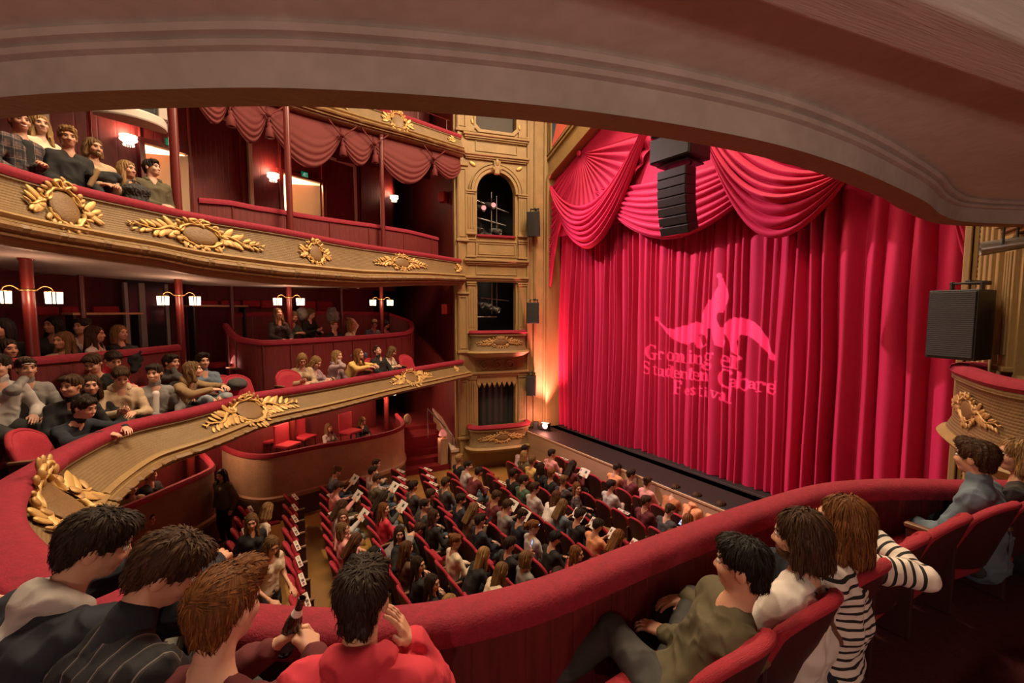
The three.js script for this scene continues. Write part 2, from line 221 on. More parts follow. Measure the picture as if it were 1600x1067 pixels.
// ---------------------------------------------------------------- proscenium
const XL = -4.72, XR = 4.22, PX = -0.3;
{
  const ch = [[-4.72, 1.1], [-4.72, 8.62], [-2.2, 9.78], [1.7, 9.78], [4.22, 8.62], [4.22, 1.1]];
  const s = plate([[-9, -0.2], [9, -0.2], [9, 12.7], [-9, 12.7]], 0.22, 0, [[...ch]]);
  struct('wall_proscenium', s.translate(0, 0, 0.1), MT.gold);
  const path = (o, y0 = 1.1) => [[-4.72 - o, y0], [-4.72 - o, 8.62 + o * 0.6], [-2.2 - o * 0.25, 9.78 + o], [1.7 + o * 0.25, 9.78 + o], [4.22 + o, 8.62 + o * 0.6], [4.22 + o, y0]];
  const rail = (o, w, d, z) => merge(path(o).slice(0, -1).map((a, i) => { const b = path(o)[i + 1], L = Math.hypot(b[0] - a[0], b[1] - a[1]); return at(box(w, L + w * 0.6, d, 0, 0, 0, 0.012), [(a[0] + b[0]) / 2, (a[1] + b[1]) / 2, z], 0, 0, -Math.atan2(b[0] - a[0], b[1] - a[1])); }));
  const fr = tag(group('proscenium_frame'), 'gilded moulded frame around the stage curtain, lit salmon pink near its foot', 'frame');
  mesh('inner_reveal', rail(0.03, 0.07, 0.5, 0.2), MT.gold, fr);
  mesh('bead_moulding', merge([rail(0.1, 0.05, 0.1, 0.36), rail(0.17, 0.035, 0.06, 0.345)]), MT.gold, fr);
  mesh('outer_moulding', merge([rail(0.62, 0.06, 0.09, 0.35), rail(0.7, 0.03, 0.12, 0.36)]), MT.gold, fr);
  const beads = []; for (let i = 0; i < 118; i++) for (const x of [-4.72 - 0.135, 4.22 + 0.135]) beads.push(new THREE.IcosahedronGeometry(0.026, 1).translate(x, 1.2 + i * 0.063, 0.38));
  mesh('pearl_string', merge(beads), MT.gilt, fr);
  // painted spandrel in the corner over the chamfer
  for (const [sx, ox] of [[1, -4.72], [-1, 4.22]]) {
    const T = (p) => [ox + sx * (p[0] + 4.72), p[1]];
    const a = [-4.66, 9.55], b = [-4.66, 11.4], c = [-1.9, 11.4];
    const pn1 = tag(mesh('spandrel_painting', plate([[-4.66, 9.5], [-4.66, 11.4], [-3.95, 11.4]].map(T), 0.03, 0.004).translate(0, 0, 0.335), mat([0.045, 0.10, 0.16], 0.7)), sx > 0 ? 'blue painted corner panel above the left shoulder of the stage frame' : 'blue painted corner panel above the right shoulder of the stage frame', 'painting');
    mesh('salmon_field', plate([[-4.66, 9.5], [-3.95, 11.4], [-1.2, 11.4]].map(T), 0.03, 0.004).translate(0, 0, 0.336), mat([0.72, 0.14, 0.10], 0.7), pn1);
    const fb = (p, q, w, d, z) => { const L = Math.hypot(q[0] - p[0], q[1] - p[1]); return at(box(w, L, d, 0, 0, 0, 0.01), [(p[0] + q[0]) / 2, (p[1] + q[1]) / 2, z], 0, 0, -Math.atan2(q[0] - p[0], q[1] - p[1])); };
    mesh('spandrel_moulding', merge([fb(T([-4.66, 9.4]), T([-4.66, 11.4]), 0.06, 0.08, 0.36), fb(T([-4.66, 9.4]), T([-1.1, 11.4]), 0.06, 0.08, 0.36), fb(T([-4.78, 9.25]), T([-4.78, 11.5]), 0.04, 0.06, 0.35), fb(T([-4.66, 9.28]), T([-0.9, 11.4]), 0.04, 0.06, 0.35)]), MT.gold, pn1);
  }
}

// ---------------------------------------------------------------- stage curtain in two panels
function pleats(x0, x1, wmin, wmax, amin, amax) { const r = []; let x = x0; while (x < x1) { const w = rr(wmin, wmax) * (rnd() < 0.25 ? 0.55 : 1); r.push([x, w, rr(amin, amax), rr(0.6, 1.6), rr(-0.3, 0.3)]); x += w; } return r; }
function panel(x0, x1, pl, y0, y1, n, z0) {
  const f = (x) => { let i = pl.length - 1; while (i > 0 && pl[i][0] > x) i--; const [s, w, a, p, k] = pl[i], t = Math.min(1, Math.max(0, (x - s) / w)), tt = Math.min(1, Math.max(0, t + k * t * (1 - t))); return a * Math.pow(Math.sin(tt * Math.PI), p); };
  return grid(n, 44, (u, v) => { const y = y0 + (y1 - y0) * v, x = x0 + (x1 - x0) * u, wv = x + 0.05 * noise(x * 1.2, y * 0.28, 3) + 0.025 * noise(x * 4, y * 0.6, 9), g = (1 - 0.35 * v) * (x > -1.7 && x < 1.75 ? 0.42 : 1 - 0.58 * Math.max(0, 1 - Math.min(Math.abs(x + 1.7), Math.abs(x - 1.75)) / 0.4)); return [x + 0.02 * noise(x * 5, y * 0.5, 4), y + (v === 0 ? 0.02 * noise(x * 2, 1, 1) : 0), z0 + f(wv) * g + 0.05 * noise(x * 0.9, y * 0.22, 6), x, y]; });
}
{
  const c1 = tag(mesh('stage_curtain', panel(-5.0, 0.30, pleats(-5.2, 0.5, 0.11, 0.26, 0.17, 0.36), 1.10, 9.9, 1300, -0.28), MT.curtain), 'left half of the pleated crimson velvet stage curtain, up to the central parting', 'curtain');
  const pr = [...pleats(0.26, 1.85, 0.14, 0.28, 0.18, 0.36), ...pleats(1.85, 4.8, 0.16, 0.40, 0.16, 0.36)].sort((a, b) => a[0] - b[0]);
  const c2 = tag(mesh('stage_curtain', panel(0.26, 4.55, pr, 1.10, 9.9, 1000, -0.26), MT.curtain), 'right half of the pleated crimson velvet stage curtain, broader smoother folds', 'curtain');
}
// swags of the pelmet: cloth hung between two corners, folds gathered at both ends
function swag(P0, P1, low, topSag, botSag, z0, folds, belly, nx = 90, ny = 90, k = 1, peak = 0.5) {
  return grid(nx, ny, (u, v) => {
    const e = Math.pow(peak, 1), w = u < e ? u / e / 2 : 0.5 + (u - e) / (1 - e) / 2, c = Math.sin(w * Math.PI), cc = Math.pow(c, 0.86);
    const sag = topSag + (botSag - topSag) * v, x = P0[0] + (P1[0] - P0[0]) * u, y = P0[1] + (P1[1] - P0[1]) * u - sag * cc;
    const env = Math.pow(c, 0.45), ph = v * folds + 0.15 * noise(v * 5, 2, folds) + 0.12 * Math.sin(u * 5 + v * 9);
    const fold = Math.abs(Math.sin(ph * Math.PI));
    return [x, y, z0 + env * (belly * Math.sin(v * Math.PI * 0.9 + 0.15) + k * (0.055 + 0.05 * hash(Math.floor(ph), folds, 3)) * Math.pow(fold, 0.7)) + (1 - env) * 0.03 * fold, u * 3, v * 2];
  });
}
{
  const pel = tag(mesh('pelmet_backcloth', grid(220, 20, (u, v) => { const x = -4.85 + 9.2 * u, y = 6.9 + 3.1 * v; return [x, y, 0.17 + 0.02 * noise(x * 3, y * 0.5), x, y]; }), MT.curtain), 'flat crimson backcloth of the pelmet high above the stage curtain', 'pelmet');
  const sw = (g, label) => tag(mesh('curtain_swag', g, MT.curtain), label, 'swag');
  sw(swag([-3.1, 8.0], [2.3, 7.8], 0, 0.3, 1.62, 0.2, 8, 0.10, 90, 100, 1.2), 'middle draped swag of the pelmet, behind the hanging loudspeaker column');
  sw(swag([-4.75, 8.5], [-0.95, 9.35], 0, 1.35, 2.55, 0.27, 8, 0.24, 90, 110, 1.6, 0.5), 'left draped swag of the pelmet, hung from the chamfered corner');
  sw(swag([0.05, 9.2], [2.9, 6.95], 0, 0.55, 1.95, 0.27, 7, 0.24, 90, 110, 1.8, 0.5), 'right draped swag of the pelmet, sloping down to a point under the balcony');
  // fan of gathers under a rosette
  const c = V(-3.52, 9.02, 0.26);
  const fan = tag(mesh('fan_drape', grid(160, 24, (u, v) => { const a = -2.7 + 2.62 * u, r = 0.06 + (1.6 + 0.95 * Math.pow(Math.max(0, (u - 0.45) / 0.55), 1.2)) * v, f = Math.abs(Math.sin(u * Math.PI * 19 + 0.6 * Math.sin(u * 9))); return [c.x + Math.cos(a) * r, c.y + Math.sin(a) * r, c.z - 0.04 + (0.02 + 0.085 * v) * f, u * 3, v * 2]; }), MT.curtain), 'fan of radiating gathers under a rosette at the left of the pelmet', 'drape');
  mesh('rosette', at(lathe([[0, 0.05], [0.05, 0.045], [0.085, 0.02], [0.075, 0], [0.03, 0]], 14), [c.x, c.y, c.z + 0.02], 0, Math.PI / 2), MT.curtain, fan);
  // tails that cascade down at the two sides
  for (const [x, sx, label] of [[-4.62, 1, 'cascading crimson tail drape at the left edge of the pelmet'], [4.14, -1, 'cascading crimson tail drape at the right edge of the pelmet']]) {
    const t = tag(mesh('tail_drape', merge([0, 1, 2, 3].map((i) => grid(40, 30, (u, v) => { const w = 0.95 - 0.16 * i, y0 = 8.2 - i * 0.42, c2 = Math.sin(Math.min(1, u * 0.62 + 0.38) * Math.PI); return [x - sx * 0.06 + sx * w * u * (1 - 0.15 * i), y0 - (0.35 + 0.75 * v) * Math.pow(Math.sin((1 - u) * Math.PI * 0.5), 0.8) - 0.25 * (1 - u) * i * 0.6 + 0.25 * u, 0.28 + 0.02 * i + 0.05 * Math.abs(Math.sin(v * 4 * Math.PI)) * (0.3 + c2), u, v]; }))), MT.curtain), label, 'drape');
    const fr = []; for (let i = 0; i < 14; i++) fr.push(tube([[x - sx * 0.1, 6.95 - i * 0.07, 0.34], [x - sx * (0.14 + 0.05 * (i % 2)), 6.92 - i * 0.07, 0.4], [x - sx * 0.05, 6.88 - i * 0.07, 0.36]], 0.014, 5, 6));
    mesh('fringe', merge(fr), MT.curtain, t);
  }
}

// ---------------------------------------------------------------- stage boxes: two tall gilded walls between balconies and stage
const yFrom = (x, z, px, py) => { const r = ray(px, py); return CAM.y + r.y * Math.hypot(x - CAM.x, z - CAM.z) / Math.hypot(r.x, r.z); };
function seen(L, px, o, py, from, to) { const s = L.find(px, o, 0, from, to), p = L.pos(s, o); return V(p.x, yFrom(p.x, p.z, px, py), p.z); }
function wallFrame(A, B) { const u = V(B[0] - A[0], 0, B[1] - A[1]).normalize(), n = u.clone().cross(V(0, 1, 0)); return new THREE.Matrix4().makeBasis(u, V(0, 1, 0), n).setPosition(A[0], 0, A[1]); }
const archPts = (s0, s1, y0, ys, rise, n = 18) => { const c = (s0 + s1) / 2, r = (s1 - s0) / 2, p = [[s0, y0]]; for (let i = 0; i <= n; i++) { const a = Math.PI - Math.PI * i / n; p.push([c + r * Math.cos(a), ys + rise * Math.sin(a)]); } p.push([s1, y0]); return p; };
const chamfer = (s0, s1, y0, y1, c) => [[s0 + c, y0], [s1 - c, y0], [s1, y0 + c], [s1, y1 - c], [s1 - c, y1], [s0 + c, y1], [s0, y1 - c], [s0, y0 + c]];
const rectp = (s0, s1, y0, y1) => [[s0, y0], [s1, y0], [s1, y1], [s0, y1]];
function frameRing(s0, s1, y0, y1, w = 0.035, d = 0.03, z = 0) { return plate(rectp(s0, s1, y0, y1), d, 0.006, [rectp(s0 + w, s1 - w, y0 + w, y1 - w)]).translate(0, 0, z); }
function bowLine(M, s0, s1, out, y, n = 40) { // bow-fronted plan of a box balcony
  const c = []; for (let i = 0; i <= 12; i++) { const a = Math.PI * i / 12, ss = (s0 + s1) / 2 - (s1 - s0) / 2 * Math.sign(Math.cos(a)) * Math.pow(Math.abs(Math.cos(a)), 0.7), p = V(ss, 0, out * Math.pow(Math.sin(a), 0.55)).applyMatrix4(M); c.push([p.x, p.z, y, 1, 0]); }
  const m = V((s0 + s1) / 2, 0, out + 4).applyMatrix4(M); return new Line(c, n, [m.x, m.z]);
}
function scroll(pts, r0, r1, n = 6) { // a tapering tendril
  const c = new THREE.CatmullRomCurve3(pts.map((p) => V(p[0], p[1], p[2] ?? 0))), N = pts.length * 4, g = new THREE.TubeGeometry(c, N, 1, n, false), P = g.attributes.position, v = V(0, 0, 0);
  for (let i = 0; i <= N; i++) { const q = c.getPointAt(i / N), r = r0 + (r1 - r0) * i / N; for (let j = 0; j <= n; j++) { const k = i * (n + 1) + j; v.fromBufferAttribute(P, k).sub(q).multiplyScalar(r).add(q); P.setXYZ(k, v.x, v.y, v.z); } }
  return g;
}
const spiral = (cx, cy, r, a0, turns, dir = 1, n = 14) => { const p = []; for (let i = 0; i <= n; i++) { const a = a0 + dir * turns * 6.283 * i / n, k = r * (1 - 0.82 * i / n); p.push([cx + Math.cos(a) * k, cy + Math.sin(a) * k, 0.02]); } return p; };
const leaf = (x, y, len, wid, a, z = 0.02) => { const g = new THREE.SphereGeometry(1, 8, 6); g.scale(len / 2, wid / 2, 0.022); return at(g.translate(len * 0.45, 0, 0), [x, y, z], 0, 0, a); };
// rocaille cartouche in flat (u, v, w) space, bent afterwards onto the surface that carries it
function cartoucheShapes(kind, sc) {
  const M = [], S = [], Lf = [];
  const w = kind === 'wide' ? 0.36 : kind === 'tall' ? 0.24 : 0.0, h = kind === 'wide' ? 0.19 : kind === 'tall' ? 0.26 : 0.0;
  if (w) { const g = new THREE.SphereGeometry(1, 20, 10); g.scale(w * 0.86, h * 0.86, 0.05); M.push(g.translate(0, 0, 0.012)); }
  const ringPts = (k, a0, a1, j) => { const p = []; for (let i = 0; i <= 10; i++) { const a = a0 + (a1 - a0) * i / 10; p.push([Math.cos(a) * w * k * (1 + j * Math.sin(i * 1.7)), Math.sin(a) * h * k * (1 + j * Math.cos(i * 2.1)), 0.03]); } return p; };
  if (w) {
    S.push(scroll(ringPts(1.0, 0.3, 2.9, 0.04), 0.022, 0.03), scroll(ringPts(1.02, 3.3, 6.1, 0.05), 0.03, 0.02));
    for (const s of [-1, 1]) {
      S.push(scroll(spiral(s * w * 0.98, h * 0.55, 0.1, s > 0 ? 2.2 : 0.9, 1.2, s), 0.03, 0.012), scroll(spiral(s * w * 0.92, -h * 0.75, 0.09, s > 0 ? 4 : 5.4, 1.2, -s), 0.028, 0.012));
      S.push(scroll([[s * w * 0.2, h * 1.02, 0.03], [s * w * 0.5, h * 1.25, 0.05], [s * w * 0.15, h * 1.4, 0.05], [0, h * 1.12, 0.04]], 0.03, 0.015));
      for (let i = 0; i < 10; i++) { const a = (s > 0 ? 0 : Math.PI) + s * (-1.3 + i * 0.29); Lf.push(leaf(Math.cos(a) * w * rr(1.02, 1.22), Math.sin(a) * h * rr(1.05, 1.3), rr(0.08, 0.14), rr(0.05, 0.08), a + rr(-0.7, 0.7), rr(0.02, 0.05))); }
    }
    for (let i = 0; i < 5; i++) Lf.push(leaf(rr(-0.08, 0.08), -h * rr(1.0, 1.35), rr(0.08, 0.12), 0.06, rr(0, 6.28), 0.04), leaf(rr(-0.08, 0.08), h * rr(1.05, 1.4), rr(0.08, 0.12), 0.06, rr(0, 6.28), 0.04));
  }
  const tail = kind === 'wide' ? [0.36, 1.15] : kind === 'tall' ? [0.26, 0.5] : [0, 0.42];
  for (const s of kind === 'corner' ? [1] : [-1, 1]) {
    const [a, b] = tail, n = Math.max(3, Math.round((b - a) / 0.12)), p = []; for (let i = 0; i <= n; i++) { const t = i / n; p.push([s * (a + (b - a) * t), (0.04 - 0.10 * t) + 0.035 * Math.sin(t * 9), 0.025]); }
    S.push(scroll(p, 0.03, 0.007));
    for (let i = 0; i < n * 2; i++) { const t = i / (n * 2), u = s * (a + (b - a) * t), up = i % 2 ? 1 : -1, an = up * rr(0.35, 0.8); const g = leaf(0, 0, (1 - t) * 0.2 + 0.08, (1 - t) * 0.075 + 0.03, s > 0 ? an : Math.PI - an, 0); (i % 3 === 2 ? Lf : S).push(g.translate(u, 0.03 - 0.1 * t + 0.02 * up, 0.02)); }
  }
  const T = (l) => { const g = merge(l); g.scale(sc, sc, sc); return g; };
  return { medallion: M.length ? T(M) : null, scrolls: T(S), leaves: T(Lf) };
}
function bend(g, fn) { g = g.clone(); const P = g.attributes.position; for (let i = 0; i < P.count; i++) { const q = fn(P.getX(i), P.getY(i), P.getZ(i)); P.setXYZ(i, q.x, q.y, q.z); } g.computeVertexNormals(); return g; }
function cartouche(parent, kind, sc, fn, label, bright = true) {
  const sh = cartoucheShapes(kind, sc), c = new THREE.Group(); c.name = 'cartouche'; parent.add(c); if (label) c.userData.label = label;
  if (sh.medallion) mesh('medallion', bend(sh.medallion, fn), MT.goldDark, c);
  tag(mesh('scrollwork', bend(sh.scrolls, fn), bright ? MT.gilt : MT.giltDull, c), null, null, null, 'stuff'); tag(mesh('leafwork', bend(sh.leaves, fn), MT.giltDull, c), null, null, null, 'stuff'); return c;
}
function frontCartouche(front, L, px, kind, sc, from, to, lift = -0.36, dir = 1) {
  const s = px < 90 ? from : L.find(px, 0.05, -0.3, from, to);
  cartouche(front, kind, sc, (u, v, w) => { const q = L.at(s + dir * u), y = lift * q.h + v, f = -y / q.h, kk = L === B1 ? 1.5 : 0.55, o = 0.012 + w + kk * (f < 0.3 ? Math.max(0, f - 0.16) * 0.21 : 0.03 + (f - 0.3) * 0.4); return V(q.x + q.n.x * o, q.y + y, q.z + q.n.z * o); });
}
for (const [px, k, s] of [[100, 'tall', 0.8], [312, 'wide', 0.86], [493, 'tall', 0.72], [628, 'wide', 0.72]]) frontCartouche(front2, B2, px, k, s, 0, 12);
frontCartouche(front2, B2, 722, 'corner', 0.8, 0, 3);
for (const [px, k, s] of [[384, 'wide', 0.8], [640, 'wide', 0.66]]) frontCartouche(front1, B1, px, k, s, 0, 9);
frontCartouche(front1, B1, 80, 'tall', 0.98, 9.95, 11.5, -0.4); frontCartouche(front1, B1, 714, 'corner', 0.5, 0, 3);
for (const [px, k, s] of [[480, 'wide', 0.8], [622, 'tall', 0.8], [712, 'corner', 0.6]]) frontCartouche(front3, B3, px, k, s, 0, 9);

const LA = [-5.55, 2.9], LB = [-4.85, 0.25], ML = wallFrame(LA, LB);
const RA = [4.36, 0.3], RB = [5.55, 2.9], MR = wallFrame(RA, RB);
function gildedWall(M, nm, len, left) {
  const W = (g) => g.applyMatrix4(M);
  const c0 = left ? 0.44 : len - 1.64, c1 = c0 + 1.2, cm = (c0 + c1) / 2;
  const holes = [chamfer(c0, c1, 9.85, 10.62, 0.13), archPts(c0 + 0.02, c1 - 0.02, 6.84, 8.1, 0.62), rectp(c0 + 0.02, c1, 4.0, 5.55), rectp(c0 + 0.02, c1, 1.2, 2.6)];
  struct('wall_' + nm, W(plate([[-0.2, 0], [len + 0.08, 0], [len + 0.08, 12.6], [-0.2, 12.6]], 0.22, 0, holes).translate(0, 0, -0.22)), MT.gold);
  struct('wall_box_rear_' + nm, W(merge([box(2.2, 12.4, 0.06, cm, 6.3, -1.6, 0), box(0.06, 12.4, 1.4, c0 - 0.45, 6.3, -0.92, 0), box(0.06, 12.4, 1.4, c1 + 0.45, 6.3, -0.92, 0)])), MT.blackMatt);
  const d = tag(group('stage_box_facade'), left ? 'ochre stucco facing of the left stage boxes with arch, pilasters and cornices' : 'ochre stucco facing of the right stage boxes, mostly behind its own bowed balcony', 'facade');
  const part = (n, l, m = MT.gold, lab) => { const o = mesh(n, W(merge(l)), m, d); if (lab) o.userData.label = lab; return o; };
  for (const y of [9.67, 9.13, 6.15, 5.66, 2.86]) part('cornice', [box(c1 - c0 + 0.78, 0.07, 0.15, cm, y, 0.06, 0.02), box(c1 - c0 + 0.70, 0.06, 0.1, cm, y - 0.06, 0.045, 0.015), box(c1 - c0 + 0.64, 0.04, 0.06, cm, y - 0.11, 0.03, 0.01)]);
  for (const s of [c0 - 0.17, c1 + 0.2]) for (const [y0, y1] of [[6.9, 8.1], [4.05, 5.5], [1.25, 2.75], [9.75, 10.7], [6.25, 6.75]]) {
    const l = [box(0.25, y1 - y0, 0.06, s, (y0 + y1) / 2, 0.02, 0.01), box(0.31, 0.05, 0.1, s, y1, 0.04, 0.015), box(0.29, 0.04, 0.085, s, y1 - 0.06, 0.035, 0.012), box(0.31, 0.06, 0.1, s, y0, 0.04, 0.015)];
    if (y1 - y0 > 1) for (const k of [-0.07, 0, 0.07]) l.push(box(0.035, y1 - y0 - 0.3, 0.02, s + k, (y0 + y1) / 2, 0.058, 0.009));
    part('pilaster', l);
  }
  const ring = (r0, r1, z, dd) => { const o = archPts(cm - r1, cm + r1, 8.1, 8.1, r1 * 1.03), i = archPts(cm - r0, cm + r0, 8.1, 8.1, r0 * 1.03).reverse(); return plate([...o, ...i], dd, 0.012).translate(0, 0, z); };
  part('archivolt', [ring(0.585, 0.68, 0, 0.05), ring(0.68, 0.76, 0, 0.08), ring(0.78, 0.82, 0, 0.06)]);
  part('keystone', [plate([[cm - 0.07, 8.62], [cm + 0.07, 8.62], [cm + 0.11, 8.98], [cm - 0.11, 8.98]], 0.13, 0.02), leaf(cm, 8.85, 0.2, 0.12, 1.57, 0.13), leaf(cm - 0.05, 8.72, 0.14, 0.08, 2.4, 0.12), leaf(cm + 0.05, 8.72, 0.14, 0.08, 0.8, 0.12)]);
  part('sunk_panel', [frameRing(c0 - 0.02, c1 + 0.04, 9.24, 9.55, 0.03, 0.025)]); part('sunk_panel', [frameRing(c0 - 0.02, c1 + 0.04, 6.26, 6.72, 0.03, 0.025), frameRing(c0 + 0.05, c1 - 0.03, 6.33, 6.65, 0.02, 0.02)]);
  part('sunk_panel', [frameRing(c0 - 0.02, c1 + 0.04, 5.74, 6.02, 0.03, 0.025)]);
  part('window_surround', [plate(chamfer(c0 - 0.1, c1 + 0.1, 9.76, 10.72, 0.16), 0.05, 0.012, [chamfer(c0, c1, 9.85, 10.62, 0.13)])]);
  part('red_sill', [box(c1 - c0 - 0.02, 0.08, 0.2, cm, 6.86, -0.03, 0.03)], MT.velvet, 'red velvet sill of the arched opening');
  part('frieze', [box(c1 - c0 + 0.1, 0.34, 0.03, cm, 3.08, 0.01, 0.01), ...[-0.4, 0, 0.4].flatMap((k) => [at(new THREE.TorusGeometry(0.11, 0.022, 8, 20), [cm + k, 3.08, 0.04]), at(lathe([[0, 0.03], [0.05, 0.02], [0.085, 0]], 14), [cm + k, 3.08, 0.02], 0, Math.PI / 2)])], MT.goldDark);
  const sc = [[c0 - 0.02, 2.78]]; sc.push([c1 + 0.02, 2.78]); for (let i = 0; i < 8; i++) { const a = c1 + 0.02 - (i + 0.0) * (c1 - c0 + 0.04) / 8, st = (c1 - c0 + 0.04) / 8; sc.push([a, 2.56], [a - st * 0.28, 2.48], [a - st * 0.5, 2.4], [a - st * 0.72, 2.48], [a - st * 0.98, 2.56]); }
  const lam = [plate(sc, 0.05, 0.008).translate(0, 0, -0.02)]; for (let i = 0; i < 8; i++) lam.push(at(lathe([[0, 0.02], [0.04, 0.012], [0.05, 0]], 10), [c0 - 0.02 + (i + 0.5) * (c1 - c0 + 0.04) / 8, 2.5, 0.03], 0, Math.PI / 2));
  part('lambrequin', lam, MT.gold, 'scalloped hanging border of the lowest opening');
  // tall flat strips toward the stage and toward the balcony
  if (left) {
    for (const [a, b] of [[1.98, 2.06], [2.2, 2.24], [2.52, 2.62], [2.68, 2.74]]) part('vertical_moulding', [box(b - a, 11.6, 0.07, (a + b) / 2, 6.3, 0.02, 0.015)]);
    for (const [y0, y1] of [[9.75, 11.4], [6.7, 8.8], [3.5, 5.2], [0.95, 2.75]]) part('end_pilaster', [box(0.3, y1 - y0, 0.07, 0.02, (y0 + y1) / 2, 0.025, 0.012), frameRing(-0.09, 0.13, y0 + 0.1, y1 - 0.1, 0.025, 0.02, 0.06), box(0.36, 0.07, 0.12, 0.02, y1, 0.05, 0.02), box(0.36, 0.08, 0.12, 0.02, y0, 0.05, 0.02)]);
  } else for (const a of [0.12, 0.3, 0.48, 0.7]) part('vertical_moulding', [box(0.07, 11.6, 0.07, a, 6.3, 0.02, 0.015)]);
  // leaf sprigs above the arch and at the top window
  tag(part('leaf_ornament', [-1, 1].flatMap((s) => [leaf(cm + s * 0.62, 8.82, 0.22, 0.1, s > 0 ? 0.5 : 2.6, 0.02), leaf(cm + s * 0.68, 10.5, 0.2, 0.08, 1.3, 0.06), leaf(cm + s * 0.7, 9.95, 0.16, 0.07, 1.8, 0.06), leaf(cm + s * 0.6, 10.62, 0.14, 0.07, 0.4, 0.06)]), MT.gilt), null, null, null, 'stuff');
  return { c0, c1, cm, W };
}
const GL = gildedWall(ML, 'left', 2.74, true), GR = gildedWall(MR, 'right', 2.86, false);
function boxBalcony(M, s0, s1, out, yTop, h, label) {
  const L = bowLine(M, s0, s1, out, yTop, 60), t = tag(group('box_balcony'), label, 'balcony');
  mesh('rail_cushion', L.sweep(() => [[-0.12, -0.09], [0.03, -0.09], [0.06, -0.05], [0.04, 0.0], [-0.02, 0.02], [-0.1, 0.02], [-0.13, -0.02], [-0.12, -0.09]], { crease: 0.9 }), MT.velvet, t);
  mesh('bowed_front', L.sweep(() => [[0.0, -0.08], [0.03, -0.1], [0.03, -0.14], [0.0, -0.16], [-0.01, -0.2], [-0.02, -0.45 * h], [0.0, -0.62 * h], [0.05, -0.74 * h]]), MT.goldPanel, t);
  mesh('bottom_moulding', L.sweep((q) => [[0.05, -0.74 * h], [0.1, -0.76 * h], [0.13, -0.8 * h], [0.1, -0.84 * h], [0.06, -0.86 * h], [0.04, -0.9 * h], [-0.04, -0.95 * h], [-0.16, -h], [-0.5, -h - 0.02]]), MT.gold, t);
  cartouche(t, 'wide', 0.62, (u, v, w) => { const q = L.at(L.len / 2 + u), o = w - 0.01; return V(q.x + q.n.x * o, q.y - 0.42 * h + v, q.z + q.n.z * o); }, null, false);
  return { t, L };
}
boxBalcony(ML, 0.22, 1.92, 0.34, 4.1, 0.78, 'bowed gilded balcony of the middle left stage box, red rail under the dark opening');
boxBalcony(ML, 0.14, 2.02, 0.46, 1.33, 0.82, 'bowed gilded balcony of the lowest left stage box, its opening closed by black cloth');

// red side wall at the end of the balconies
struct('wall_side_left', plate(rectp(-10.5, -5.62, 0, 12.6), 0.12, 0).translate(0, 0, 2.86), MT.wallRed);
struct('wall_corner_left', plate(rectp(-5.75, -5.5, 0, 12.6), 0.3, 0).translate(0, 0, 2.72), MT.gold);
struct('wall_side_right', plate(rectp(5.6, 11.2, 0, 12.6), 0.12, 0).translate(0, 0, 2.7), MT.wallRed);
{ // black cloth across the lowest opening
  tag(mesh('black_curtain', grid(40, 12, (u, v) => { const p = V(GL.c0 - 0.02 + u * 1.24, 1.15 + v * 1.5, -0.3 + 0.025 * Math.sin(u * 40) + 0.02 * noise(u * 6, v * 2)).applyMatrix4(ML); return [p.x, p.y, p.z, u, v]; }), MT.blackMatt), 'black cloth closing the lowest left stage box', 'curtain');
  tag(mesh('dark_screen', at(plate(chamfer(-0.6, 0.6, 0, 0.8, 0.1), 0.03, 0.006), [0, 0, 0]).translate(GL.cm, 9.83, -0.2).applyMatrix4(ML), mat([0.06, 0.05, 0.045], 0.7, { bumpMap: TX.weave, bumpScale: 0.002 })), 'dark mesh screen filling the topmost left box opening', 'screen');
}

